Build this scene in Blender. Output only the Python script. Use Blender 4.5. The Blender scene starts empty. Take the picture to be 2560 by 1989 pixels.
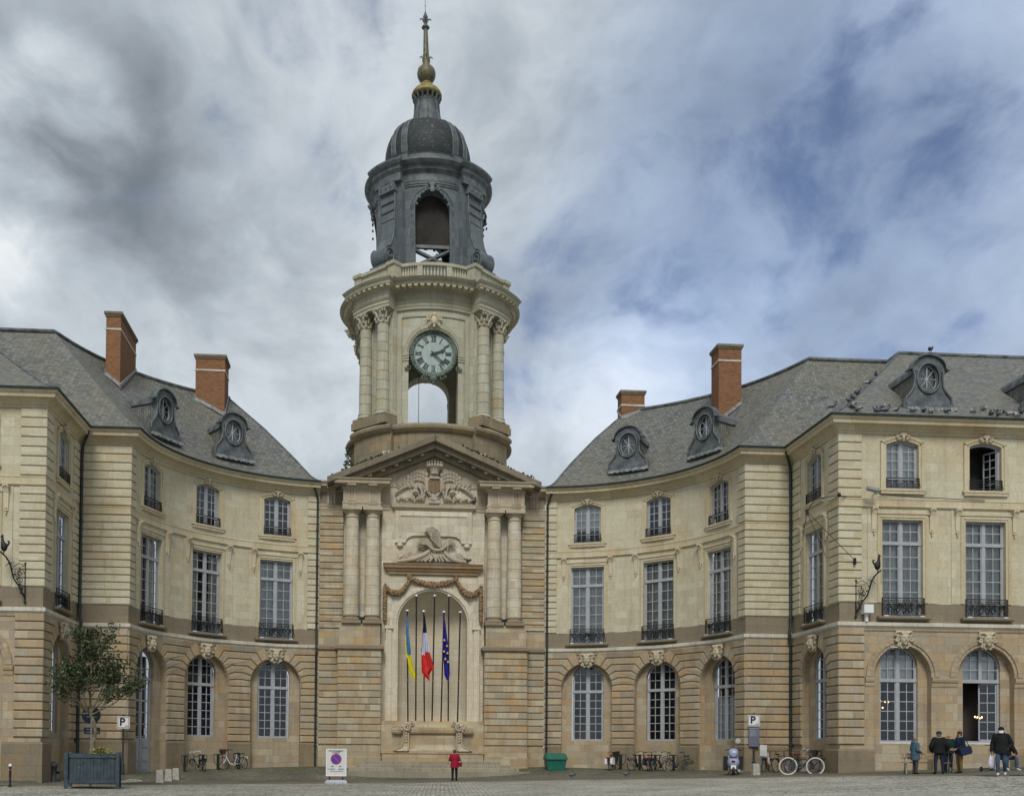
import bpy, math, random
from mathutils import Vector, Matrix
random.seed(7)
S = bpy.context.scene
COL = S.collection
PI = math.pi
sin, cos, rad = math.sin, math.cos, math.radians
# ------------------------------------------------------------ camera
CAMZ = 1.5
cam = bpy.data.cameras.new('camera'); co = bpy.data.objects.new('camera', cam); COL.objects.link(co)
co.location = (0, 0, CAMZ)
co.matrix_world = Matrix.Translation((0, 0, CAMZ)) @ Matrix.Rotation(PI/2 + 0.02299, 4, 'X') @ Matrix.Rotation(0.00816, 4, 'Z')
cam.sensor_fit = 'HORIZONTAL'; cam.sensor_width = 36
cam.lens = 2574.31/2560*36
cam.shift_x = (1280-1103.81)/2560
cam.shift_y = (1819.96-994.5)/2560
cam.clip_start = .5; cam.clip_end = 3000
S.camera = co
# ------------------------------------------------------------ view, sun, sky
S.view_settings.view_transform = 'Standard'; S.view_settings.look = 'None'
S.view_settings.exposure = 0.0; S.view_settings.gamma = 1
SUN_EL, SUN_AZ = rad(46), rad(184)      # azimuth measured clockwise from +Y
sun = bpy.data.lights.new('sun', 'SUN'); sun.energy = 2.2; sun.angle = rad(20); sun.color = (1, .955, .88)
so = bpy.data.objects.new('sun', sun); COL.objects.link(so)
sd = Vector((sin(SUN_AZ)*cos(SUN_EL), cos(SUN_AZ)*cos(SUN_EL), sin(SUN_EL)))
so.rotation_euler = sd.to_track_quat('Z', 'Y').to_euler(); so.location = (0, -30, 60)

class NG:
    """small helper to write node graphs"""
    def __init__(s, tree): s.t = tree; s.n = tree.nodes; s.l = tree.links
    def node(s, typ, **kw):
        n = s.n.new(typ)
        for k, v in kw.items(): setattr(n, k, v)
        return n
    def put(s, sock, v):
        if v is None: return
        if isinstance(v, bpy.types.NodeSocket): s.l.new(v, sock)
        else:
            try: sock.default_value = v
            except Exception: sock.default_value = (*v, 1) if len(v) == 3 else v
    def math(s, op, a, b=None, c=None, clamp=False):
        n = s.node('ShaderNodeMath', operation=op, use_clamp=clamp)
        s.put(n.inputs[0], a); s.put(n.inputs[1], b)
        if c is not None: s.put(n.inputs[2], c)
        return n.outputs[0]
    def vmath(s, op, a, b=None, scale=None):
        n = s.node('ShaderNodeVectorMath', operation=op)
        s.put(n.inputs[0], a); s.put(n.inputs[1], b)
        if scale is not None: s.put(n.inputs['Scale'], scale)
        return n.outputs['Value'] if op in ('DOT_PRODUCT', 'LENGTH') else n.outputs[0]
    def mix(s, f, a, b, blend='MIX'):
        n = s.node('ShaderNodeMixRGB', blend_type=blend)
        s.put(n.inputs[0], f); s.put(n.inputs[1], a); s.put(n.inputs[2], b)
        return n.outputs[0]
    def noise(s, vec, scale, detail=4, rough=.5, dist=0):
        n = s.node('ShaderNodeTexNoise')
        s.put(n.inputs['Vector'], vec); n.inputs['Scale'].default_value = scale
        n.inputs['Detail'].default_value = detail; n.inputs['Roughness'].default_value = rough
        n.inputs['Distortion'].default_value = dist
        return n.outputs['Fac']
    def mapr(s, v, a, b, c=0, d=1, smooth=False):
        n = s.node('ShaderNodeMapRange', interpolation_type='SMOOTHSTEP' if smooth else 'LINEAR')
        s.put(n.inputs[0], v)
        for i, x in enumerate((a, b, c, d)): n.inputs[i+1].default_value = x
        return n.outputs[0]
    def ramp(s, f, stops, const=False):
        n = s.node('ShaderNodeValToRGB'); s.put(n.inputs[0], f)
        e = n.color_ramp.elements
        n.color_ramp.interpolation = 'CONSTANT' if const else 'LINEAR'
        while len(e) < len(stops): e.new(.5)
        for i, (p, c) in enumerate(stops): e[i].position = p; e[i].color = (*c, 1)
        return n.outputs[0]
    def mapping(s, vec, loc=(0, 0, 0), scale=(1, 1, 1)):
        n = s.node('ShaderNodeMapping'); s.put(n.inputs[0], vec)
        n.inputs[1].default_value = loc; n.inputs[3].default_value = scale
        return n.outputs[0]

def pix_dir(x, y):
    """world direction seen at a pixel of the photograph"""
    u, v = x-1103.81, y-1819.96; c, s_ = cos(.00816), sin(.00816)
    u, v = u*c+v*s_, -u*s_+v*c
    X, yc, zc = u/2574.31, 1., -v/2574.31
    p = .02299
    return Vector((X, yc*cos(p)-zc*sin(p), yc*sin(p)+zc*cos(p))).normalized()

W = bpy.data.worlds.new('World'); S.world = W; W.use_nodes = True
g = NG(W.node_tree); g.n.clear()
tc = g.node('ShaderNodeTexCoord').outputs['Generated']
sky = g.node('ShaderNodeTexSky', sky_type='NISHITA', sun_disc=False)
sky.sun_elevation = SUN_EL; sky.sun_rotation = SUN_AZ; sky.air_density = 1.0; sky.dust_density = .6
sep = g.node('ShaderNodeSeparateXYZ'); g.put(sep.inputs[0], tc)
den = g.math('ADD', g.math('MAXIMUM', sep.outputs[2], 0.0), .62)
cmb = g.node('ShaderNodeCombineXYZ')
g.put(cmb.inputs[0], g.math('DIVIDE', sep.outputs[0], den)); g.put(cmb.inputs[1], g.math('DIVIDE', sep.outputs[1], den))
P = cmb.outputs[0]
warp = g.node('ShaderNodeTexNoise'); g.put(warp.inputs['Vector'], P); warp.inputs['Scale'].default_value = 3.0; warp.inputs['Detail'].default_value = 5
P2 = g.vmath('ADD', P, g.vmath('SCALE', g.vmath('SUBTRACT', warp.outputs['Color'], (.5, .5, .5)), scale=.20))
n1 = g.noise(g.mapping(P2, (3.1, 1.7, 0), (1, .8, 1)), 4.2, 9, .55, .1)
n2 = g.noise(g.mapping(P2, (7.7, 4.2, 0), (1, .85, 1)), 9.5, 8, .55, .1)
n3 = g.noise(g.mapping(P2, (1.3, 9.2, 0), (1, .9, 1)), 22.0, 7, .6, .1)
wd = g.vmath('NORMALIZE', g.vmath('ADD', tc, g.vmath('SCALE', g.vmath('SUBTRACT', warp.outputs['Color'], (.5, .5, .5)), scale=.12)))
def blobs(lst):
    """sum of soft directional patches: (px, py, radius in photograph pixels, weight)"""
    tot = None
    for x, y, r, w in lst:
        d = pix_dir(x, y)
        ca = cos(math.atan(r/2574.31))
        dt = g.vmath('DOT_PRODUCT', wd, tuple(d))
        v = g.math('MULTIPLY', g.mapr(dt, ca, 1.0, 0, 1, True), w)
        tot = v if tot is None else g.math('ADD', tot, v)
    return tot
blue = blobs([(2330, 220, 480, .06), (2480, 130, 260, .06), (2150, 320, 300, .17), (1800, 500, 240, .30), (2530, 430, 260, .26), (1440, 730, 170, .36), (1690, 770, 170, .34), (1350, 1010, 190, .42), (1230, 960, 90, .2),
              (1560, 640, 320, .12), (960, 40, 170, .42), (690, 10, 120, .40), (500, 290, 110, .36), (800, 430, 190, .34), (2350, 640, 420, .12), (2050, 700, 420, .16), (1300, 900, 240, .14), (2000, 420, 160, .2)])
bluish = blobs([(2400, 350, 1000, .75), (1900, 650, 700, .35), (1500, 850, 420, .25)])
dark = blobs([(20, 470, 420, .50), (0, 90, 420, .42), (330, 230, 320, .22), (430, 560, 380, .30), (1480, 250, 620, .22), (130, 740, 320, .22), (600, 790, 340, .15), (1650, 330, 340, .12), (380, 60, 260, .22), (110, 420, 150, .4)])
brt = blobs([(130, 290, 190, 1.35), (60, 560, 170, .55), (30, 650, 150, .4), (620, 150, 420, .36), (1250, 50, 400, .30), (1150, 420, 340, .22), (560, 480, 220, .22), (700, 900, 420, .30), (2450, 850, 360, .2), (1800, 930, 460, .24), (1500, 1080, 340, .3), (1900, 100, 340, .22)])
shade = g.math('ADD', g.mapr(n1, .3, .7, -.20, .20), g.math('ADD', g.mapr(n2, .3, .7, -.13, .13), g.mapr(n3, .3, .7, -.06, .06)))
shade = g.math('ADD', shade, g.math('SUBTRACT', g.math('MULTIPLY', g.math('MULTIPLY', brt, g.mapr(n2, .3, .65, .55, 1.3)), .40), g.math('MULTIPLY', g.math('MULTIPLY', dark, g.mapr(n1, .35, .65, 1.35, .35)), .36)))
cl = g.ramp(g.mapr(g.math('ADD', shade, .475), -.32, 1.14, 0, 1, True), [(0, (.15, .18, .205)), (.25, (.285, .325, .37)), (.55, (.45, .505, .555)), (.8, (.64, .70, .75)), (1, (.92, .95, .96))])
cl = g.mix(g.math('MULTIPLY', bluish, .85, clamp=True), cl, g.mix(1.0, cl, (.74, .86, 1.12, 1), 'MULTIPLY'))
gap = g.math('ADD', blue, g.math('ADD', g.math('MULTIPLY', g.math('SUBTRACT', n2, .5), 2.0), g.math('ADD', g.math('MULTIPLY', g.math('SUBTRACT', n3, .5), 1.1), g.math('MULTIPLY', g.math('SUBTRACT', .5, n1), .9))))
gap = g.math('SUBTRACT', gap, g.math('MULTIPLY', brt, .3))
gap = g.mapr(gap, .05, .95, 0, .88, True)
skyb = g.mix(1.0, sky.outputs[0], (.080, .080, .094, 1), 'MULTIPLY')
fin = g.mix(gap, cl, skyb)
below = g.math('LESS_THAN', sep.outputs[2], 0.0)
fin = g.mix(below, fin, (.16, .16, .15, 1))
bg = g.node('ShaderNodeBackground'); g.put(bg.inputs[0], fin); bg.inputs[1].default_value = 1.0
wo = g.node('ShaderNodeOutputWorld'); g.l.new(bg.outputs[0], wo.inputs[0])

# ------------------------------------------------------------ materials
def newmat(name):
    m = bpy.data.materials.new(name); m.use_nodes = True
    q = NG(m.node_tree); b = m.node_tree.nodes['Principled BSDF']
    return m, q, b
def plain(name, col, rough=.6, metal=0, var=.12, vs=3.0, spec=.4, bump=0):
    m, q, b = newmat(name)
    tcn = q.node('ShaderNodeTexCoord').outputs['Object']
    n = q.noise(tcn, vs, 5, .6)
    c = q.mix(1.0, (*col, 1), q.ramp(n, [(.25, (1-var*2,)*3), (.75, (1+var,)*3)]), 'MULTIPLY')
    q.put(b.inputs['Base Color'], c); b.inputs['Roughness'].default_value = rough; b.inputs['Metallic'].default_value = metal
    b.inputs['Specular IOR Level'].default_value = spec
    if bump:
        bn = q.node('ShaderNodeBump'); bn.inputs['Strength'].default_value = bump; q.put(bn.inputs['Height'], n); q.l.new(bn.outputs[0], b.inputs['Normal'])
    return m
def stone(name, pal, bw=.8, rh=.385, z0=0, mort=.45, msize=.010, stain=.35, streak=.25, tint=(.55, .38, .2), rough=.88, grey=0.0, moss=0.0, off=.5):
    """ashlar: per-block tint (face attribute rnd + brick cell), joints, rain streaks, ochre patches, grain"""
    m, q, b = newmat(name)
    uv = q.node('ShaderNodeUVMap').outputs[0]
    uvm = q.mapping(uv, (0, -z0, 0))
    bt = q.node('ShaderNodeTexBrick'); q.put(bt.inputs['Vector'], uvm)
    bt.offset = off; bt.inputs['Color1'].default_value = (0, 0, 0, 1); bt.inputs['Color2'].default_value = (1, 1, 1, 1); bt.inputs['Mortar'].default_value = (.5, .5, .5, 1)
    bt.inputs['Scale'].default_value = 1; bt.inputs['Brick Width'].default_value = bw; bt.inputs['Row Height'].default_value = rh
    bt.inputs['Mortar Size'].default_value = msize; bt.inputs['Mortar Smooth'].default_value = .3
    at = q.node('ShaderNodeAttribute', attribute_name='rnd')
    v = q.math('FRACT', q.math('ADD', bt.outputs['Color'], q.math('MULTIPLY', at.outputs['Fac'], 1.0)))
    base = q.ramp(v, [(i/(len(pal)-1), c) for i, c in enumerate(pal)])
    pos = q.node('ShaderNodeNewGeometry').outputs['Position']
    nb = q.noise(pos, .45, 6, .62)
    nf = q.noise(pos, 9, 5, .65)
    ns = q.noise(q.mapping(pos, (0, 0, 0), (2.4, 2.4, .28)), 1.3, 6, .65)
    c = q.mix(1.0, base, q.ramp(nf, [(.2, (.80,)*3), (.8, (1.12,)*3)]), 'MULTIPLY')
    c = q.mix(q.mapr(nb, .5, .78, 0, stain), c, q.mix(1.0, c, (*[t*1.75 for t in tint], 1), 'MULTIPLY'))
    c = q.mix(q.mapr(ns, .52, .8, 0, streak), c, q.mix(1.0, c, (.42, .41, .38, 1), 'MULTIPLY'))
    if grey: c = q.mix(q.mapr(q.noise(pos, .9, 5, .6), .45, .7, 0, grey), c, (.17, .165, .14, 1))
    if moss: c = q.mix(q.mapr(q.noise(pos, 1.4, 6, .7), .56, .66, 0, moss), c, (.05, .07, .02, 1))
    c = q.mix(q.math('MULTIPLY', bt.outputs['Fac'], mort), c, (.10, .075, .045, 1))
    q.put(b.inputs['Base Color'], c); b.inputs['Roughness'].default_value = rough; b.inputs['Specular IOR Level'].default_value = .25
    bn = q.node('ShaderNodeBump'); bn.inputs['Strength'].default_value = .35; bn.inputs['Distance'].default_value = .03
    q.put(bn.inputs['Height'], q.math('SUBTRACT', q.math('MULTIPLY', nf, .6), bt.outputs['Fac'])); q.l.new(bn.outputs[0], b.inputs['Normal'])
    return m
CREAM = [(0.533, 0.485, 0.348), (0.582, 0.540, 0.406), (0.504, 0.455, 0.317), (0.601, 0.570, 0.442), (0.543, 0.480, 0.322)]
TAN_OLD = [(0.346, 0.262, 0.160), (0.422, 0.314, 0.179), (0.320, 0.262, 0.186), (0.461, 0.307, 0.154), (0.371, 0.320, 0.230), (0.486, 0.397, 0.256), (0.346, 0.243, 0.141), (0.397, 0.301, 0.179)]
TAN = [(0.371, 0.301, 0.204), (0.427, 0.340, 0.219), (0.353, 0.313, 0.241), (0.449, 0.329, 0.188), (0.404, 0.356, 0.273), (0.483, 0.411, 0.290), (0.387, 0.290, 0.176), (0.415, 0.340, 0.231), (0.326, 0.274, 0.204)]
TOWER = [(0.380, 0.311, 0.212), (0.483, 0.407, 0.273), (0.345, 0.311, 0.235), (0.483, 0.335, 0.167), (0.414, 0.370, 0.273), (0.529, 0.466, 0.335), (0.391, 0.287, 0.174), (0.448, 0.383, 0.273)]
PALE = [(0.543, 0.495, 0.378), (0.625, 0.572, 0.448), (0.507, 0.470, 0.378), (0.684, 0.635, 0.504), (0.555, 0.483, 0.343)]
m_up = stone('cream_ashlar', CREAM, .85, .41, 13.0, .22, .007, .34, .34, grey=.10)
m_quoin = stone('cream_quoin_blocks', CREAM, .9, .41, 0, .0, .003, .34, .34, grey=.10)
m_trim = stone('cream_moulded_stone', [(.53, .465, .32), (.58, .515, .365), (.51, .445, .295), (.59, .53, .385)], 1.1, 5, 0, .2, .006, .4, .5, grey=.12)
m_string = stone('white_ledge_stone', [(.62, .59, .50), (.68, .65, .56), (.58, .55, .46)], 1.2, 5, 0, .5, .012, .15, .5, grey=.35)
m_gf = stone('tan_granite_ashlar', TAN, .8, .385, 2.0, .3, .008, .35, .5, grey=.2)
m_rust = stone('tan_rusticated_blocks', TAN, .8, .385, 2.0, .25, .007, .35, .5, grey=.2)
m_plinth = stone('grey_granite_plinth', [(.26, .205, .13), (.24, .20, .145), (.28, .21, .12), (.22, .19, .14)], .95, .5, 0, .35, .01, .4, .6, grey=.35, moss=.12)
m_band = stone('dark_granite_band', [(.24, .20, .145), (.255, .215, .155), (.225, .19, .14), (.265, .215, .145)], 1.3, .47, 7.58, .3, .008, .2, .3)
m_tow = stone('tower_granite_blocks', TOWER, .9, .385, 1.9, .28, .008, .3, .5, grey=.28)
m_twp = stone('tower_pale_stone', PALE, .8, .42, 0, .38, .009, .4, .45, grey=.18)
m_twt = stone('tower_moulded_stone', [(0.448, 0.383, 0.281), (0.504, 0.429, 0.317), (0.414, 0.360, 0.268), (0.526, 0.452, 0.336)], 1.2, 5, 0, .3, .008, .35, .4, grey=.3)
m_twd = stone('tower_dark_ledge_stone', [(.28, .225, .15), (.25, .21, .15), (.31, .24, .155)], 1.1, 5, 0, .4, .01, .35, .5, grey=.4)
m_ped = stone('weathered_pediment_stone', [(.20, .175, .13), (.25, .21, .15), (.17, .15, .115), (.27, .225, .16)], .9, 5, 0, .4, .012, .3, .6, grey=.5, moss=.45)
m_ochre = stone('ochre_ledge_stone', [(.36, .25, .14), (.31, .22, .13), (.41, .31, .20)], .9, 5, 0, .3, .008, .5, .7, grey=.4)
m_niche = stone('niche_white_stone', [(.62, .555, .43), (.66, .60, .475), (.58, .525, .41)], .75, .4, 0, .35, .007, .3, .2)
m_ut = stone('upper_tower_limestone', [(0.440, 0.427, 0.323), (0.496, 0.490, 0.392), (0.400, 0.392, 0.294), (0.512, 0.516, 0.431), (0.456, 0.418, 0.284)], .75, .55, 0, .4, .010, .35, .35, grey=.12)
m_utt = stone('upper_tower_cornice_stone', [(0.416, 0.401, 0.304), (0.456, 0.445, 0.343), (0.384, 0.374, 0.284)], 1.0, 5, 0, .3, .008, .3, .5, grey=.3, moss=.0)
m_drum = stone('dark_drum_stone', [(.30, .25, .17), (.25, .215, .15), (.36, .27, .155), (.27, .235, .17)], .9, .5, 0, .4, .010, .35, .6, grey=.55)
m_relief = stone('carved_relief_stone', [(0.432, 0.384, 0.299), (0.480, 0.422, 0.325), (0.396, 0.353, 0.280)], 3, 5, 0, .0, .003, .3, .4, grey=.15)
m_carve = stone('carved_cream_stone', [(.56, .49, .34), (.62, .55, .40)], 3, 5, 0, 0, .003, .3, .3)
m_mask = stone('carved_pale_mask_stone', [(.50, .44, .32), (.56, .50, .38)], 3, 5, 0, 0, .003, .25, .3)
m_garl = stone('rusty_garland_stone', [(.24, .16, .09), (.29, .19, .105), (.22, .16, .10)], 3, 5, 0, 0, .003, .3, .4)

def slate(name, c1, c2, lichen, w=.24, h=.15):
    m, q, b = newmat(name)
    uv = q.node('ShaderNodeUVMap').outputs[0]
    bt = q.node('ShaderNodeTexBrick'); q.put(bt.inputs['Vector'], uv)
    bt.inputs['Color1'].default_value = (0, 0, 0, 1); bt.inputs['Color2'].default_value = (1, 1, 1, 1); bt.inputs['Mortar'].default_value = (.2, .2, .2, 1)
    bt.inputs['Scale'].default_value = 1; bt.inputs['Brick Width'].default_value = w; bt.inputs['Row Height'].default_value = h
    bt.inputs['Mortar Size'].default_value = .012
    pos = q.node('ShaderNodeNewGeometry').outputs['Position']
    c = q.ramp(q.math('ADD', q.math('MULTIPLY', bt.outputs['Color'], .55), q.math('MULTIPLY', q.noise(pos, 3.1, 6, .7), .45)), [(.15, c1), (.5, [(a+d)/2 for a, d in zip(c1, c2)]), (.85, c2)])
    nb = q.noise(pos, .38, 7, .66); nl = q.noise(pos, 2.2, 6, .7); nw = q.noise(pos, 5, 3, .8)
    c = q.mix(q.mapr(nb, .36, .60, 0, .95), c, q.mix(q.mapr(nl, .3, .7), c, (*lichen, 1)))
    c = q.mix(q.mapr(nw, .60, .70, 0, .6), c, (.36, .37, .34, 1))
    c = q.mix(q.math('MULTIPLY', bt.outputs['Fac'], .45), c, (.03, .03, .03, 1))
    q.put(b.inputs['Base Color'], c); b.inputs['Roughness'].default_value = .62; b.inputs['Specular IOR Level'].default_value = .35
    bn = q.node('ShaderNodeBump'); bn.inputs['Strength'].default_value = .5; bn.inputs['Distance'].default_value = .03
    q.put(bn.inputs['Height'], q.math('SUBTRACT', q.math('MULTIPLY', bt.outputs['Color'], .5), bt.outputs['Fac'])); q.l.new(bn.outputs[0], b.inputs['Normal'])
    return m
m_slate = slate('weathered_slate', (.07, .076, .075), (.225, .235, .225), (.19, .175, .12))
m_lead = plain('roof_lead', (.13, .15, .158), .55, .0, .35, 2.2, .4, .15)
m_leadp = stone('lead_panels', [(0.121, 0.144, 0.163), (0.149, 0.175, 0.194), (0.103, 0.125, 0.144), (0.167, 0.194, 0.206)], .62, .55, 0, .75, .014, .15, .4, tint=(.5, .5, .45), rough=.6)
m_leadd = plain('dark_lead', (.12, .138, .145), .5, 0, .4, 2.5, .45, .1)
m_scale = slate('fish_scale_lead', (.014, .020, .023), (.038, .048, .053), (.028, .036, .037), .26, .20)
m_flash = plain('pale_lead_flashing', (.30, .32, .33), .5, .0, .3, 4, .4)
m_gild = plain('worn_gilding', (.30, .25, .085), .5, .15, .35, 5, .5)
m_gildd = plain('dull_gilded_lead', (.16, .145, .08), .5, .1, .4, 4, .5)
m_brickm = stone('chimney_brick', [(0.252, 0.122, 0.060), (0.302, 0.155, 0.080), (0.210, 0.097, 0.052), (0.277, 0.160, 0.092)], .22, .075, 0, .35, .012, .35, .4, tint=(.5, .45, .4))
m_iron = plain('black_iron', (.022, .024, .027), .5, .3, .3, 6)
m_pipe = plain('dark_green_pipe', (.03, .045, .04), .5, .1, .3, 3)
m_paint = plain('grey_window_paint', (.38, .395, .42), .5, 0, .10, 3)
m_sill = plain('white_painted_sill', (.62, .62, .64), .6, 0, .12, 4)
m_curt = plain('grey_net_curtain', (.60, .60, .57), .9, 0, .25, 2.5)
m_blind = plain('white_blind', (.72, .73, .74), .8, 0, .05, 2)
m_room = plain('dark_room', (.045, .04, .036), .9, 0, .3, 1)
m_wood = plain('bench_slats', (.36, .25, .15), .7, 0, .25, 6)
m_white = plain('white_enamel', (.74, .75, .75), .45, 0, .04, 4)
m_black = plain('black_rubber', (.02, .02, .021), .6, 0, .25, 8)
m_steel = plain('galvanised_steel', (.38, .40, .42), .4, .7, .12, 6)
m_concrete = plain('pale_granite_bollard', (.42, .40, .35), .9, 0, .2, 7, .2, .1)
def glassmat():
    m, q, b = newmat('window_glass')
    q.n.remove(b)
    out = q.n['Material Output']
    tr = q.node('ShaderNodeBsdfTransparent'); tr.inputs[0].default_value = (.86, .89, .90, 1)
    gl = q.node('ShaderNodeBsdfGlossy'); gl.inputs['Roughness'].default_value = .04; gl.inputs[0].default_value = (.9, .95, 1, 1)
    pos = q.node('ShaderNodeNewGeometry').outputs['Position']
    bn = q.node('ShaderNodeBump'); bn.inputs['Strength'].default_value = .08; q.put(bn.inputs['Height'], q.noise(pos, 1.6, 1)); q.l.new(bn.outputs[0], gl.inputs['Normal'])
    fr = q.node('ShaderNodeFresnel'); fr.inputs[0].default_value = 1.52
    mx = q.node('ShaderNodeMixShader'); q.put(mx.inputs[0], q.math('ADD', q.math('MULTIPLY', fr.outputs[0], .9), .05, clamp=True))
    q.l.new(tr.outputs[0], mx.inputs[1]); q.l.new(gl.outputs[0], mx.inputs[2]); q.l.new(mx.outputs[0], out.inputs[0])
    return m
m_glass = glassmat()

# ------------------------------------------------------------ mesh builder
class MB:
    def __init__(s): s.v = []; s.f = []; s.uv = []; s.mi = []; s.rn = []; s.sm = []
    def add(s, pts, faces, uvs=None, m=0, rnd=None, smooth=False):
        o = len(s.v); s.v += [Vector(p) for p in pts]
        r = random.random() if rnd is None else rnd
        for i, f in enumerate(faces):
            s.f.append([o+k for k in f]); s.mi.append(m); s.rn.append(r); s.sm.append(smooth)
            s.uv.append(uvs[i] if uvs else None)
    def merge(s, o, M=None, m=None):
        k = len(s.v); s.v += [(M @ p if M else p.copy()) for p in o.v]
        s.f += [[k+i for i in f] for f in o.f]; s.uv += o.uv; s.mi += [x if m is None else m for x in o.mi]; s.rn += o.rn; s.sm += o.sm
    def mesh(s, name, mats, mirror=False, org=None):
        vv = [Vector((-p.x, p.y, p.z)) if mirror else p for p in s.v]
        ff = [list(reversed(f)) for f in s.f] if mirror else s.f
        if org is not None: vw = [p-org for p in vv]
        else: vw = vv
        me = bpy.data.meshes.new(name); me.from_pydata(vw, [], ff)
        ul = me.uv_layers.new(name='UVMap').data
        k = 0
        for i, f in enumerate(ff):
            if s.uv[i]:
                u = list(reversed(s.uv[i])) if mirror else s.uv[i]
            else:
                a = Vector((0, 0, 0)); n = len(f)
                for j in range(n):
                    p, q = vv[f[j]], vv[f[(j+1) % n]]
                    a += Vector(((p.y-q.y)*(p.z+q.z), (p.z-q.z)*(p.x+q.x), (p.x-q.x)*(p.y+q.y)))
                if a.length < 1e-12: a = Vector((0, 0, 1))
                a.normalize()
                if abs(a.z) > .8: u = [(vv[j].x, vv[j].y) for j in f]
                else:
                    t = Vector((-a.y, a.x, 0)).normalized(); w = a.cross(t)
                    u = [(vv[j].dot(t), vv[j].dot(w)) for j in f]
            for x in u: ul[k].uv = x; k += 1
        me.polygons.foreach_set('material_index', s.mi); me.polygons.foreach_set('use_smooth', s.sm)
        at = me.attributes.new('rnd', 'FLOAT', 'FACE'); at.data.foreach_set('value', s.rn)
        for m in (mats if isinstance(mats, (list, tuple)) else [mats]): me.materials.append(m)
        me.validate(); me.update()
        return me
    # ---- primitives
    def box(s, x0, x1, y0, y1, z0, z1, m=0, M=None, rnd=None):
        if x0 > x1: x0, x1 = x1, x0
        if y0 > y1: y0, y1 = y1, y0
        p = [Vector((x, y, z)) for z in (z0, z1) for y in (y0, y1) for x in (x0, x1)]
        if M is not None: p = [M @ a for a in p]
        s.add(p, [(0, 2, 3, 1), (4, 5, 7, 6), (0, 1, 5, 4), (1, 3, 7, 5), (3, 2, 6, 7), (2, 0, 4, 6)], None, m, rnd)
    def loft(s, rings, closed=True, caps=True, m=0, smooth=False, rnd=None, uv=True):
        n = len(rings[0]); pts = [p for r in rings for p in r]; F = []; U = []
        vl = 0
        for i in range(len(rings)-1):
            dv = sum((Vector(rings[i+1][j])-Vector(rings[i][j])).length for j in range(n))/n
            ul = 0
            for j in range(n if closed else n-1):
                k = (j+1) % n; du = (Vector(rings[i][k])-Vector(rings[i][j])).length
                F.append((i*n+j, i*n+k, (i+1)*n+k, (i+1)*n+j)); U.append([(ul, vl), (ul+du, vl), (ul+du, vl+dv), (ul, vl+dv)]); ul += du
            vl += dv
        r = random.random() if rnd is None else rnd
        s.add(pts, F, U if uv else None, m, r, smooth)
        if caps and closed:
            s.add(rings[0], [tuple(reversed(range(n)))], None, m, r); s.add(rings[-1], [tuple(range(n))], None, m, r)
    def lathe(s, c, prof, seg=16, m=0, smooth=True, caps=True, M=None, rnd=None, sx=1, sy=1):
        rings = []
        for r, z in prof:
            rg = [Vector((c[0]+r*sx*cos(2*PI*j/seg), c[1]+r*sy*sin(2*PI*j/seg), c[2]+z)) for j in range(seg)]
            rings.append([M @ p for p in rg] if M is not None else rg)
        s.loft(rings, True, caps, m, smooth, rnd)
    def tube(s, pts, r, seg=6, m=0, smooth=True, closed=False, rnd=None):
        pts = [Vector(p) for p in pts]; n = len(pts); rings = []
        rr = r if isinstance(r, (list, tuple)) else [r]*n
        up = None
        for i, p in enumerate(pts):
            if closed: t = pts[(i+1) % n]-pts[i-1]
            else: t = pts[min(i+1, n-1)]-pts[max(i-1, 0)]
            t.normalize()
            if up is None:
                up = Vector((0, 0, 1)) if abs(t.z) < .9 else Vector((1, 0, 0))
            a = t.cross(up)
            if a.length < 1e-6: a = t.orthogonal()
            a.normalize(); up = a.cross(t)
            rings.append([p+(a*cos(2*PI*j/seg)+up*sin(2*PI*j/seg))*rr[i] for j in range(seg)])
        if closed: rings.append(rings[0])
        s.loft(rings, True, not closed, m, smooth, rnd)
    def ball(s, c, rx, ry=None, rz=None, seg=10, m=0, M=None, rnd=None):
        ry = rx if ry is None else ry; rz = rx if rz is None else rz
        k = max(4, seg//2); c = Vector(c)
        rings = []
        for i in range(k+1):
            a = -PI/2+PI*i/k; r = max(cos(a), .02)
            rg = [Vector((rx*r*cos(2*PI*j/seg), ry*r*sin(2*PI*j/seg), rz*sin(a))) for j in range(seg)]
            rings.append([c+(M @ p if M is not None else p) for p in rg])
        s.loft(rings, True, True, m, True, rnd)
    def sweep(s, path, prof, m=0, caps=True, closed=False, rnd=None, nrm=None):
        """moulding: path of plan points, profile of (n, z) with n to the right of the path"""
        path = [Vector((p[0], p[1])) for p in path]; n = len(path); N = []
        for i in range(n):
            a = path[i]-path[i-1] if (i > 0 or closed) else None
            b = path[(i+1) % n]-path[i] if (i < n-1 or closed) else None
            def nn(d): d = d.normalized(); return Vector((d.y, -d.x))
            if a is None: N.append(nn(b))
            elif b is None: N.append(nn(a))
            else:
                k = nn(a)+nn(b); k.normalize(); N.append(k/max(.35, k.dot(nn(a))))
        rings = [[(p.x+q.x*o, p.y+q.y*o, z) for o, z in prof] for p, q in zip(path, N)]
        if closed: rings.append(rings[0])
        L = [0]
        for i in range(1, len(rings)): L.append(L[-1]+(Vector(rings[i][0])-Vector(rings[i-1][0])).length)
        V = [0]
        for i in range(1, len(prof)): V.append(V[-1]+math.hypot(prof[i][0]-prof[i-1][0], prof[i][1]-prof[i-1][1]))
        k = len(prof); pts = [p for r in rings for p in r]; F = []; U = []
        for i in range(len(rings)-1):
            for j in range(k-1):
                F.append((i*k+j, (i+1)*k+j, (i+1)*k+j+1, i*k+j+1)); U.append([(L[i], V[j]), (L[i+1], V[j]), (L[i+1], V[j+1]), (L[i], V[j+1])])
        r = random.random() if rnd is None else rnd
        s.add(pts, F, U, m, r)
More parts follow.
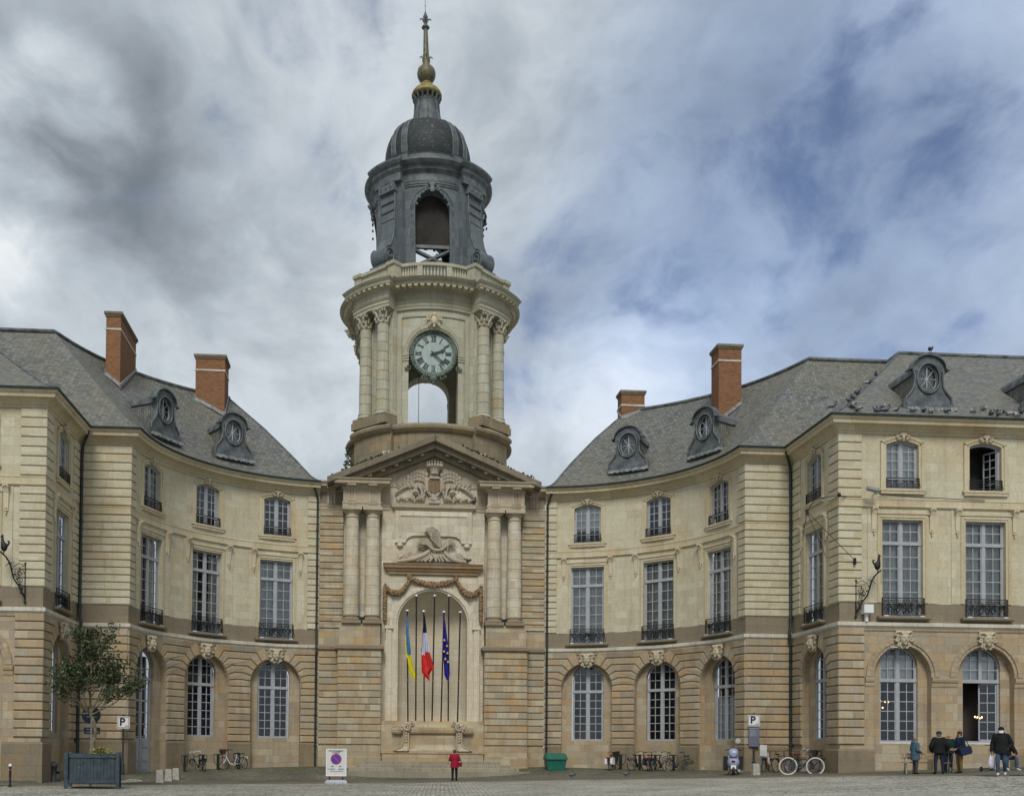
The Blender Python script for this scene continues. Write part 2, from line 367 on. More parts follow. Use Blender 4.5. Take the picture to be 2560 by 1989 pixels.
        if caps and not closed:
            s.add(rings[0], [tuple(range(k))], None, m, r); s.add(rings[-1], [tuple(reversed(range(k)))], None, m, r)
    def prism(s, poly, n0, n1, M, bev=.015, gap=.0, m=0, rnd=None, back=False):
        """block: outline (u, z) counter-clockwise seen from the front, from depth n0 out to n1"""
        p0 = inset(poly, gap) if gap else poly
        p1 = inset(p0, bev) if bev else p0
        k = len(poly); rings = [[M(u, n0, z) for u, z in p0], [M(u, n1-bev, z) for u, z in p0]]
        uvr = [p0, p0]
        if bev: rings.append([M(u, n1, z) for u, z in p1]); uvr.append(p1)
        pts = [p for r in rings for p in r]; F = []; U = []
        for i in range(len(rings)-1):
            for j in range(k):
                l = (j+1) % k; F.append((i*k+j, i*k+l, (i+1)*k+l, (i+1)*k+j)); U.append([uvr[i][j], uvr[i][l], uvr[i+1][l], uvr[i+1][j]])
        r = random.random() if rnd is None else rnd
        o = (len(rings)-1)*k
        F.append(tuple(range(o, o+k))); U.append(list(p1))
        if back: F.append(tuple(reversed(range(k)))); U.append(list(reversed(p0)))
        s.add(pts, F, U, m, r)
    def wall(s, M, u0, u1, z0, z1, ops=(), n=0, step=.6, m=0, reveal=True, rm=None, extra=()):
        us = {u0, u1}
        k = max(1, int((u1-u0)/step))
        for i in range(k): us.add(u0+(u1-u0)*i/k)
        for o in ops:
            us |= {o['u']-o['w'], o['u']+o['w']}
            if o.get('rise'):
                for i in range(1, 16): us.add(o['u']-o['w']*cos(PI*i/16))
            # drop grid points that fall just beside an opening edge
        us = sorted(u for u in us if u0-1e-6 <= u <= u1+1e-6)
        us = [u for i, u in enumerate(us) if i == 0 or u-us[i-1] > 1e-4]
        r = random.random()
        for a, b in zip(us[:-1], us[1:]):
            mid = (a+b)/2; zz = [z0]; tops = []
            act = sorted([o for o in ops if abs(mid-o['u']) < o['w']], key=lambda o: o['z0'])
            lo = [(z0, z0)]
            for o in act:
                hi = (o['z0'], o['z0'])
                s._q(M, a, b, lo[-1], hi, n, m, r)
                ta, tb = optop(o, a), optop(o, b); lo.append((ta, tb))
                if reveal:
                    dp = o['dep']; mm = m if rm is None else rm
                    pts = [M(a, n, ta), M(b, n, tb), M(b, n-dp, tb), M(a, n-dp, ta)]
                    s.add(pts, [(0, 1, 2, 3)], [[(a, ta), (b, tb), (b, tb+dp), (a, ta+dp)]], mm, r)
                    pts = [M(a, n, o['z0']), M(b, n, o['z0']), M(b, n-dp, o['z0']), M(a, n-dp, o['z0'])]
                    s.add(pts, [(3, 2, 1, 0)], None, mm, r)
            s._q(M, a, b, lo[-1], (z1, z1), n, m, r)
        if reveal:
            for o in ops:
                for sg in (-1, 1):
                    u = o['u']+sg*o['w']; zt = optop(o, u); dp = o['dep']; mm = m if rm is None else rm
                    pts = [M(u, n, o['z0']), M(u, n, zt), M(u, n-dp, zt), M(u, n-dp, o['z0'])]
                    s.add(pts, [(0, 1, 2, 3) if sg > 0 else (3, 2, 1, 0)], [[(u, o['z0']), (u, zt), (u+dp, zt), (u+dp, o['z0'])] if sg > 0 else [(u+dp, o['z0']), (u+dp, zt), (u, zt), (u, o['z0'])]], mm, r)
    def _q(s, M, a, b, lo, hi, n, m, r):
        if hi[0]-lo[0] < 1e-5 and hi[1]-lo[1] < 1e-5: return
        s.add([M(a, n, lo[0]), M(b, n, lo[1]), M(b, n, hi[1]), M(a, n, hi[0])], [(0, 1, 2, 3)], [[(a, lo[0]), (b, lo[1]), (b, hi[1]), (a, hi[0])]], m, r)
def optop(o, u):
    """top of an opening at u: flat, segmental or semi-elliptical"""
    r = o.get('rise', 0); d = min(abs(u-o['u']), o['w'])
    if not r: return o['zs']
    if o.get('seg'):
        R = (o['w']**2+r*r)/(2*r); return o['zs']+math.sqrt(max(R*R-d*d, 0))-(R-r)
    return o['zs']+r*math.sqrt(max(0, 1-(d/o['w'])**2))
def inset(poly, g_):
    n = len(poly); out = []
    for i in range(n):
        p, c, q = poly[i-1], poly[i], poly[(i+1) % n]
        def nrm(a, b):
            dx, dy = b[0]-a[0], b[1]-a[1]; l = math.hypot(dx, dy) or 1e-9; return (-dy/l, dx/l)
        n1_, n2_ = nrm(p, c), nrm(c, q); k = 1+n1_[0]*n2_[0]+n1_[1]*n2_[1]
        k = max(k, .3); out.append((c[0]+(n1_[0]+n2_[0])*g_/k, c[1]+(n1_[1]+n2_[1])*g_/k))
    return out
def arcpts(cx, cz, r, a0, a1, n, rz=None):
    rz = r if rz is None else rz
    return [(cx+r*cos(a0+(a1-a0)*i/n), cz+rz*sin(a0+(a1-a0)*i/n)) for i in range(n+1)]

# ------------------------------------------------------------ objects
def tag(o, label=None, cat=None, group=None, kind=None):
    for k, v in (('label', label), ('category', cat), ('group', group), ('kind', kind)):
        if v: o[k] = v
    return o
def empty(name, loc, rz=0, label=None, cat=None, group=None):
    o = bpy.data.objects.new(name, None); COL.objects.link(o); o.empty_display_size = .2
    o.location = loc; o.rotation_euler = (0, 0, rz)
    return tag(o, label, cat, group)
def put(name, me, parent=None, loc=(0, 0, 0), rz=0, scale=None):
    o = bpy.data.objects.new(name, me); COL.objects.link(o); o.parent = parent
    o.location = loc; o.rotation_euler = (0, 0, rz) if not isinstance(rz, (tuple, list)) else rz
    if scale: o.scale = scale
    return o
def copytree(o, parent=None):
    c = o.copy(); COL.objects.link(c)
    if parent: c.parent = parent
    for ch in list(o.children): copytree(ch, c)
    return c

# ------------------------------------------------------------ site frame
X0, TH, YB = -.57801, .07083, 60.0
ct, st = cos(TH), sin(TH)
def site(a, d, z=0): return Vector((X0+a*ct+d*st, YB+a*st-d*ct, z))
def to_site(X, Y):
    dx, dy = X-X0, Y-YB; return dx*ct+dy*st, dx*st-dy*ct
R, AC, DW, XP, DP = 9.934, 5.494, 8.976, 17.81, 14.246
T_END = math.acos((R-DW)/R); A_END = AC+R*sin(T_END)
T0 = math.asin((6.62-AC)/R)
def wall_d(a):
    a = abs(a)
    if a > XP: return DP
    if a > A_END: return DW
    if a < 6.6: return 0.
    return R-math.sqrt(max(0, R*R-(a-AC)**2))
ZW = [(-30, .0), (-18, .1), (-16.7, .25), (-12.4, .44), (-6.5, .6), (0, .5), (6.5, .65), (9.9, .6), (12.45, .58), (16, .64), (18, .68), (25, .95), (34, 1.3)]
def zwall(a):
    a = max(-30, min(34, a))
    for (p, q), (r, t) in zip(ZW[:-1], ZW[1:]):
        if a <= r: return q+(t-q)*(a-p)/(r-p)
    return ZW[-1][1]
def gz(X, Y):
    a, d = to_site(X, Y)
    xc = max(-28, min(30, X))
    base = .018*xc+.00103*xc*xc
    t = max(0, min(1, (d-wall_d(a))/5.0)); t = t*t*(3-2*t)
    return zwall(a)*(1-t)+base*t

# ------------------------------------------------------------ ground
def cobble(name, c1, c2, w, h, mossw=0.0, mort=(.05, .05, .042), big=.5):
    m, q, b = newmat(name)
    pos = q.node('ShaderNodeNewGeometry').outputs['Position']
    v = q.node('ShaderNodeTexVoronoi'); q.put(v.inputs['Vector'], q.mapping(pos, (0, 0, 0), (1/w, 1/h, 1))); v.inputs['Scale'].default_value = 1; v.inputs['Randomness'].default_value = .55
    v2 = q.node('ShaderNodeTexVoronoi', feature='DISTANCE_TO_EDGE'); q.put(v2.inputs['Vector'], q.mapping(pos, (0, 0, 0), (1/w, 1/h, 1))); v2.inputs['Scale'].default_value = 1; v2.inputs['Randomness'].default_value = .55
    edge = q.mapr(v2.outputs['Distance'], .02, .12, 1, 0)
    nb = q.noise(pos, .35, 6, .65); nf = q.noise(pos, 3.0, 5, .7)
    sp = q.node('ShaderNodeSeparateColor'); q.put(sp.inputs[0], v.outputs['Color'])
    c = q.mix(sp.outputs[0], (*c1, 1), (*c2, 1))
    c = q.mix(1.0, c, q.ramp(nb, [(.3, (1-big,)*3), (.7, (1+big*.4,)*3)]), 'MULTIPLY')
    c = q.mix(q.math('MULTIPLY', edge, .75), c, (*mort, 1))
    if mossw:
        at = q.node('ShaderNodeAttribute', attribute_name='near_wall')
        f = q.math('MULTIPLY', at.outputs['Fac'], q.mapr(nf, .34, .58))
        c = q.mix(q.math('MULTIPLY', f, mossw), c, (.062, .08, .026, 1))
    q.put(b.inputs['Base Color'], c); b.inputs['Roughness'].default_value = .8; b.inputs['Specular IOR Level'].default_value = .3
    bn = q.node('ShaderNodeBump'); bn.inputs['Strength'].default_value = .6; bn.inputs['Distance'].default_value = .05
    q.put(bn.inputs['Height'], q.math('ADD', q.math('SUBTRACT', 0, edge), q.math('MULTIPLY', sp.outputs[1], .5))); q.l.new(bn.outputs[0], b.inputs['Normal'])
    return m
m_plaza = cobble('pale_plaza_setts', (.34, .335, .285), (.52, .51, .445), .17, .17, 0, big=.36)
m_apron = cobble('dark_cobble_apron', (.135, .13, .105), (.22, .21, .17), .14, .14, .75, (.05, .055, .03), .4)
m_strip = cobble('granite_strip', (.42, .40, .34), (.50, .48, .41), .5, .3, 0, big=.15)
def gridmesh(xs, ys, f, mats, attr=None):
    vs = [f(x, y) for y in ys for x in xs]; n = len(xs)
    fs = [(j*n+i, j*n+i+1, (j+1)*n+i+1, (j+1)*n+i) for j in range(len(ys)-1) for i in range(n-1)]
    me = bpy.data.meshes.new('ground'); me.from_pydata(vs, [], fs)
    for p in me.polygons: p.use_smooth = True
    if attr:
        a = me.attributes.new('near_wall', 'FLOAT', 'POINT'); a.data.foreach_set('value', [attr(x, y) for y in ys for x in xs])
    me.materials.append(mats); return me
xs = [-900, -300, -90, -50] + [-36+i*1.0 for i in range(73)] + [50, 90, 300, 900]
ys = [-400, -60, -10, 0] + [8+i*1.0 for i in range(72)] + [110, 200, 500, 1200]
tag(put('plaza_ground', gridmesh(xs, ys, lambda x, y: (x, y, gz(x, y)), m_plaza)), kind='structure')
BND = [(-40, 26), (-24, 20.5), (-18.3, 17.8), (-15.9, 15.06), (-11.45, 11.4), (-6, 9.15), (0, 8.3), (6, 8.6), (11.2, 11.7), (13.9, 14.5), (16.8, 17.0), (18.3, 20.3), (19.8, 24.5), (30, 27)]
def bnd(a):
    for (p, q), (r, t) in zip(BND[:-1], BND[1:]):
        if a <= r: return q+(t-q)*(a-p)/(r-p)
    return BND[-1][1]
ax = [-34+i*.25 for i in range(273)]
def apron_pt(a, t):
    d0 = wall_d(a)-.6; d1 = bnd(a); d = d1+(d0-d1)*t; p = site(a, d); return (p.x, p.y, gz(p.x, p.y)+.035)
tag(put('cobbled_apron', gridmesh([a for a in ax if a <= 28], [i/40 for i in range(41)], apron_pt, m_apron, lambda a, t: max(0, min(1, 1.15-((1-t)*(bnd(a)-wall_d(a)+.6)-.6)*.0-((bnd(a)-wall_d(a)+.6)*(1-t)-.6)/3.2)))), kind='structure')
def strip_pt(i, t):
    a = 2+i*1.0; p = site(a, 25.6+(a-2)*.30+t*.55+(.0)); return (p.x, p.y, gz(p.x, p.y)+.006)
tag(put('granite_paving_strip', gridmesh(list(range(0, 22)), [1, 0], strip_pt, m_strip)), kind='structure')
def joint_pt(i, t):
    a = -30+i*.5; p = site(a, bnd(a)+.16*t-.02); return (p.x, p.y, gz(p.x, p.y)+.039-.03*t)
tag(put('apron_kerb_line', gridmesh(list(range(0, 112)), [1, 0], joint_pt, m_plinth)), kind='structure')

# ------------------------------------------------------------ facade mappings (right-hand side; the left side is mirrored)
def arcM(u, n, z):
    t = u/R; return Vector((AC+(R-n)*sin(t), -(R-(R-n)*cos(t)), z))
def endM(u, n, z): return Vector((u, -(DW+n), z))
def sideM(u, n, z): return Vector((XP-n, -u, z))
def frontM(u, n, z): return Vector((u, -(DP+n), z))
def towM(u, n, z): return Vector((u, -n, z))
ZS, ZB, ZG = 7.58, 12.945, 17.01
UA0, UA1 = T0*R, T_END*R
BAYS = [rad(t)*R for t in (20.75, 45.5, 70.2)]
AEND = 31.0
FB = [20.79, 24.78, 28.77]
SB = 11.62
# window dimensions
W2 = dict(w=.775, z0=13.8, zs=15.84, rise=.19, seg=True)
W1 = dict(w=.97, z0=7.9, zs=12.37)
WG = dict(w=.91, z0=2.25, zs=5.72, rise=.93)
AG = dict(w=1.47, z0=-.6, zs=5.28, rise=1.45)
AF = dict(w=1.37, z0=-.6, zs=5.13, rise=1.44)

# ------------------------------------------------------------ window prototypes (local: x along wall, -y outwards, z up from 0)
LM = lambda u, n, z: Vector((u, -n, z))
def win_meshes(w, h, zs, rise, seg, trans, rows_lo, rows_hi, key):
    op = dict(u=0, w=w, zs=zs, rise=rise, seg=seg); f = MB(); gl = MB()
    top = lambda u: optop(op, u) if rise else zs
    def bar(x0, x1, z0, z1, n0, n1): f.box(x0, x1, -n1, -n0, z0, z1)
    fw = .075
    for s_ in (-1, 1): bar(s_*w, s_*(w-fw), 0, zs if rise else h, -.04, .05)
    if rise:
        N = 14
        for i in range(N):
            a, b_ = -w+2*w*i/N, -w+2*w*(i+1)/N
            f.prism([(a, top(a)-fw*1.2), (b_, top(b_)-fw*1.2), (b_, top(b_)), (a, top(a))], -.04, .05, LM, 0)
    else: bar(-w, w, h-fw, h, -.04, .051)
    bar(-w, w, 0, .09, -.04, .06)
    zt = trans if trans else None
    bar(-.075, .075, .09, (top(0)-.05), -.03, .07)
    if zt: bar(-w, w, zt-.09, zt+.07, -.035, .09)
    def muntins(z0, z1, rows, arch):
        for s_ in (-1, 1):
            for x in (s_*(w-fw+.0), s_*.075):       # sash stiles
                xx = x-s_*.045 if abs(x) > .2 else x+s_*.045
                bar(min(x, xx), max(x, xx), z0, min(z1, top(xx)-.03), -.02, .035)
            xm = s_*(.075+w-fw)/2
            bar(xm-.019, xm+.019, z0, min(z1, top(xm)-.03), -.01, .03)
        for i in range(1, rows):
            z = z0+(z1-z0)*i/rows
            xw = w-fw*.5
            if rise and z > zs:
                lo, hi = 0, w
                for _ in range(30):
                    md = (lo+hi)/2
                    if top(md) > z: lo = md
                    else: hi = md
                xw = lo-.02
            bar(-xw, xw, z-.019, z+.019, -.012, .028)
    if zt:
        muntins(.09, zt-.09, rows_lo, False); muntins(zt+.07, (top(0)-.03), rows_hi, True)
    else: muntins(.09, top(0)-.03, rows_lo, True)
    N = 14; pl = [(-w+.02, .04), (w-.02, .04)]
    if rise: pl += [(w*.98-1.96*w*i/N, top(w*.98-1.96*w*i/N)-.02) for i in range(N+1)]
    else: pl += [(w-.02, h-.02), (-w+.02, h-.02)]
    gl.add([LM(x, .0, z) for x, z in pl], [tuple(range(len(pl)))])
    return f.mesh('window_frame', m_paint), gl.mesh('glass_pane', m_glass)
H2, H1, HG = 2.23, 4.47, 4.40
wm2 = win_meshes(W2['w'], H2, W2['zs']-W2['z0'], W2['rise'], True, None, 5, 0, '2')
wm1 = win_meshes(W1['w'], H1, H1, 0, False, 3.42, 6, 2, '1')
wmg = win_meshes(WG['w'], HG, WG['zs']-WG['z0'], WG['rise'], False, 2.88, 6, 3, 'g')

def curtain_mesh(w, z0, z1, folds, mat, gap=0.0):
    b = MB(); N = folds*8
    for s_ in ((-1, 1) if gap else (0,)):
        rows = []
        for z in (z0, z1):
            r_ = []
            for i in range(N+1):
                t = i/N
                x = (-w+2*w*t) if not gap else s_*(w-(w-gap)*t)
                r_.append(Vector((x, .14+.035*sin(t*folds*2*PI)+.02*sin(t*folds*5.3), z)))
            rows.append(r_)
        b.loft(rows, False, False, 0, True)
    return b.mesh('curtain', mat)
cur1 = curtain_mesh(.93, .1, 4.3, 9, m_curt); cur1o = curtain_mesh(.93, .1, 4.3, 4, m_curt, .38)
cur2 = curtain_mesh(.74, .1, 1.95, 6, m_curt); 
def blind_mesh(w, z0, z1, mat=None):
    b = MB(); b.box(-w, w, .10, .115, z0, z1); return b.mesh('blind', mat or m_blind)
bl2 = blind_mesh(.72, .1, 2.12); bl2t = blind_mesh(.72, .75, 2.12); blg = blind_mesh(.86, .1, 2.3); blgt = blind_mesh(.78, 2.9, 4.05); bl2r = blind_mesh(.2, .6, 1.95)
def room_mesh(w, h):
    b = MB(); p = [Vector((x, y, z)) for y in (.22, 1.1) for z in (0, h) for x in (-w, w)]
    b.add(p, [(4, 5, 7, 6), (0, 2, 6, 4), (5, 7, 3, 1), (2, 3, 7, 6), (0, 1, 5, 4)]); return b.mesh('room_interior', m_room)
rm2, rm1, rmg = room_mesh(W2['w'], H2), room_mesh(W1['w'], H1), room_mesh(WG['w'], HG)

def railing(w, h, bul, cols):
    b = MB(); y = -.10
    def rod(p, r=.014, k=5, closed=False): b.tube(p, r, k, closed=closed)
    b.box(-w, w, y-.025, y+.025, h-.035, h); b.box(-w, w, y-.015, y+.015, .06, .085); b.box(-w, w, y-.012, y+.012, h-.13, h-.11)
    for s_ in (-1, 1):
        b.box(s_*w-.018, s_*w+.018, y-.018, y+.018, 0, h)
        b.box(s_*w-.012, s_*w+.012, y, .1, h-.03, h-.005)
    n = cols
    for i in range(n):
        cx = -w+2*w*(i+.5)/n; ww = 2*w/n*.44; hz = (h-.13-.085)
        zc = .085+hz/2
        rod([(cx-ww*1.1, y, .085), (cx-ww*1.1, y, h-.12)], .009, 4)
        for s_ in (-1, 1):                        # C-scrolls
            sp = [(cx+s_*(ww-(ww*.95)*k/14*.55*(1))*cos(k*.55)*(1), y, zc+s_*hz*.22+hz*.27*sin(k*.55)*(1-k/20)) for k in range(13)]
            rod(sp, .013, 4)
        if bul and abs(i-(n-1)/2) < 1.1: rod([(cx+ww*.8*cos(a), y-.03, zc+hz*.36*sin(a)) for a in [2*PI*k/10 for k in range(10)]], .02, 4, True)
    rod([(w*1.1, y, .085), (w*1.0, y, h-.12)], .009, 4)
    return b.mesh('balcony_railing', m_iron)
rl1 = railing(.99, .86, True, 7); rl2 = railing(.77, .5, False, 5)
def surround2():
    b = MB(); op = dict(u=0, w=.775, zs=2.04, rise=.19, seg=True)
    for (i0, i1, n) in ((.0, .12, .05), (.12, .27, .085)):
        oi = dict(u=0, w=.775+i0, zs=2.04+i0*.6, rise=.19+i0*.3, seg=True); oo = dict(u=0, w=.775+i1, zs=2.04+i1*.6, rise=.19+i1*.3, seg=True)
        for s_ in (-1, 1):
            a, c = sorted((s_*(.775+i0), s_*(.775+i1)))
            b.box(a, c, -n, .02, -.2, 2.04+i0*.5)
        N = 12
        for k in range(N):
            f = lambda o, t: (o['w']*(-1+2*t), optop(o, o['w']*(-1+2*t)))
            t0, t1 = k/N, (k+1)/N
            b.prism([f(oi, t0), f(oi, t1), f(oo, t1), f(oo, t0)], 0, n, LM, .008)
    b.box(-1.05, 1.05, -.11, .02, -.24, -.0); b.box(-1.12, 1.12, -.14, .02, -.1, -.02)
    return b.mesh('window_surround', m_trim)
sr2 = surround2()
def surround1():
    b = MB()
    for (i0, i1, n) in ((.0, .1, .04), (.1, .24, .07)):
        for s_ in (-1, 1):
            a, c = sorted((s_*(.97+i0), s_*(.97+i1))); b.box(a, c, -n, .02, .64, 4.47+i1)
        b.box(-.97-i0, .97+i0, -n-.002, .02, 4.47+i0, 4.47+i1)
    b.box(-1.27, 1.27, -.11, .02, 4.72, 4.80)
    return b.mesh('window_surround', m_trim)
sr1 = surround1()
def sillm(w, n, h, mat):
    b = MB(); b.box(-w, w, -n, .1, -h, 0); b.box(-w+.04, w-.04, -n+.04, .1, -h-.05, -h); return b.mesh('window_sill', mat)
sl1 = sillm(1.25, .30, .09, m_twd); slg = sillm(.93, .09, .07, m_sill)
def footm():
    b = MB()
    for s_ in (-1, 1): b.box(s_*.86-.1, s_*.86+.1, -.22, -.02, 0, .055)
    return b.mesh('white_sill_block', m_white)
ft1 = footm()

def scroll(c, r0, turns, M, n, th, sgn=1, a0=0, k=12, seg=5, b=None, taper=.85):
    """flat spiral tube in a facade plane"""
    pts = []; N = int(k*turns)
    for i in range(N+1):
        t = i/N; r = r0*(1-taper*t); a = a0+sgn*2*PI*turns*t
        pts.append(M(c[0]+r*cos(a), n, c[1]+r*sin(a)))
    b.tube(pts, [th*(1-.45*i/N) for i in range(N+1)], seg)
def face_relief(b, s=1.0, M=None):
    """carved mask: head, brow, eye sockets, nose, mouth, chin"""
    b.ball((0, -.10*s, 0), .17*s, .13*s, .23*s, 12)
    b.ball((0, -.235*s, -.02*s), .03*s, .05*s, .065*s, 6)
    for q in (-1, 1):
        b.ball((q*.065*s, -.205*s, .045*s), .04*s, .03*s, .018*s, 6); b.ball((q*.085*s, -.175*s, -.05*s), .05*s, .04*s, .05*s, 6)
        b.tube([(q*.02*s, -.225*s, .075*s), (q*.09*s, -.2*s, .09*s), (q*.14*s, -.13*s, .06*s)], .018*s, 5)
    b.ball((0, -.21*s, -.10*s), .05*s, .03*s, .02*s, 6); b.ball((0, -.18*s, -.18*s), .06*s, .05*s, .05*s, 6)
def mask_mesh():
    b = MB(); face_relief(b, 1.25)
    for q in (-1, 1):
        for k, (x, z, r) in enumerate([(.27, .22, .12), (.33, .0, .11), (.24, -.24, .10), (.36, .20, .07)]):
            scroll((q*x, z), r, 1.4, LM, .10-.01*k, .045, -q, PI/2*(1-q), b=b)
        b.tube([(q*.12, -.14, .30), (q*.25, -.15, .33), (q*.38, -.1, .30), (q*.42, -.05, .2)], [.05, .055, .045, .03], 6)
        b.tube([(q*.16, -.12, -.14), (q*.21, -.1, -.3), (q*.1, -.1, -.44)], [.05, .05, .025], 6)
    for k in range(5): b.tube([(.055*(k-2), -.17, .20), (.075*(k-2), -.2, .29), (.085*(k-2), -.14, .37)], [.05, .055, .035], 6)
    b.prism([(-.24, -.42), (.24, -.42), (.37, .40), (-.37, .40)], -.02, .06, LM, .02)
    return b.mesh('mask_keystone', m_mask)
mk = mask_mesh()
def cart_mesh():
    b = MB()
    for k in range(7):
        a = PI*(.12+.76*k/6); b.tube([(0, -.1, .0), (.11*cos(a), -.16, .11*sin(a)), (.24*cos(a), -.1, .22*sin(a)+.02)], [.035, .055, .03], 6)
    for q in (-1, 1):
        scroll((q*.24, -.04), .11, 1.3, LM, .1, .04, -q, PI/2, b=b); scroll((q*.38, -.0), .07, 1.2, LM, .09, .03, q, PI/2, b=b)
        b.tube([(q*.1, -.1, -.1), (q*.2, -.12, -.18), (q*.36, -.06, -.12)], [.03, .035, .015], 5)
    b.ball((0, -.11, -.06), .09, .07, .13, 8)
    b.tube([(-.06, -.1, -.16), (0, -.12, -.26), (.06, -.1, -.16)], .03, 5)
    return b.mesh('shell_keystone', m_mask)
ck = cart_mesh()
def console_mesh():
    b = MB()
    prof = [(.02, -1.12), (.05, -1.1), (.06, -.9), (.075, -.6), (.10, -.35), (.16, -.2), (.20, -.1), (.19, -.02), (.0, 0), (-.02, 0), (-.02, -1.12)]
    rings = [[Vector((x*(.75+.25*min(1, (z+1.12)/.7)), -n, z)) for n, z in prof] for x in (-.115, -.1, .1, .115)]
    b.loft(rings, True, True)
    for q in (-1, 1): scroll((0, -.13), .12, 1.3, lambda u, n, z: Vector((q*.12, -(.10+u), z)), 0, .03, 1, 0, b=b)
    for k in range(3): b.ball((0, -.06, -1.0-.11*k), .06-.012*k, .045, .06, 6)
    for q in (-1, 0, 1): b.ball((q*.08, -.21, -.05), .05, .05, .06, 6)
    b.box(-.15, .15, -.23, 0, .0, .03)
    return b.mesh('console_bracket', m_carve)
cn = console_mesh()
def spot_mesh():
    b = MB(); b.box(-.22, .22, -.10, .10, .05, .24); b.box(-.25, .25, -.12, -.10, .03, .26); b.box(-.26, -.22, -.04, .04, -.08, .16); b.box(.22, .26, -.04, .04, -.08, .16)
    return b.mesh('roof_floodlight', m_iron)
sp = spot_mesh()

class Block:
    """one building: an Empty at its base with parts; mirrored for the left side"""
    def __init__(s, name, s_, org, label, cat):
        s.s = s_; s.org = Vector((org[0]*s_, org[1], org[2]))
        w = site(s.org.x, -s.org.y, s.org.z)
        s.root = empty(name, w, TH, label, cat)
    def part(s, name, mb, mats, parent=None):
        return put(name, mb.mesh(name, mats, s.s < 0, s.org), parent or s.root)
    def inst(s, name, me, M, u, z, n=0, parent=None, flip=False):
        p = M(u, n, z); e = (M(u+.01, n, z)-M(u-.01, n, z)); phi = math.atan2(e.y, e.x)
        if s.s < 0: p = Vector((-p.x, p.y, p.z)); phi = -phi
        if parent is not None and parent is not s.root:
            return put(name, me, parent)          # shares the parent's frame
        return put(name, me, s.root, p-s.org, phi)
    def window(s, kind, M, u, n, extra=(), label=None, name='window', rail=True, surround=True):
        fr, gp = {'2': wm2, '1': wm1, 'g': wmg}[kind]; z = {'2': W2, '1': W1, 'g': WG}[kind]['z0']
        o = s.inst(name, fr, M, u, z, n)
        put('glass_pane', gp, o)
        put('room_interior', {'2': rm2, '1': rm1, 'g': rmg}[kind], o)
        for nm, me in extra: put(nm, me, o)
        if kind == '2':
            if surround: put('window_surround', sr2, o, (0, n, 0)); put('shell_keystone', ck, o, (0, n-.05, 2.41), scale=(.86,)*3)
            put('balcony_railing', rl2, o, (0, n+.02, 0))
        if kind == '1':
            put('window_surround', sr1, o, (0, n, 0)); put('window_sill', sl1, o, (0, n, -.02)); put('white_sill_block', ft1, o, (0, n, -.02)); put('balcony_railing', rl1, o, (0, n, .0))
        if kind == 'g': put('window_sill', slg, o)
        if label: o['label'] = label
        return o

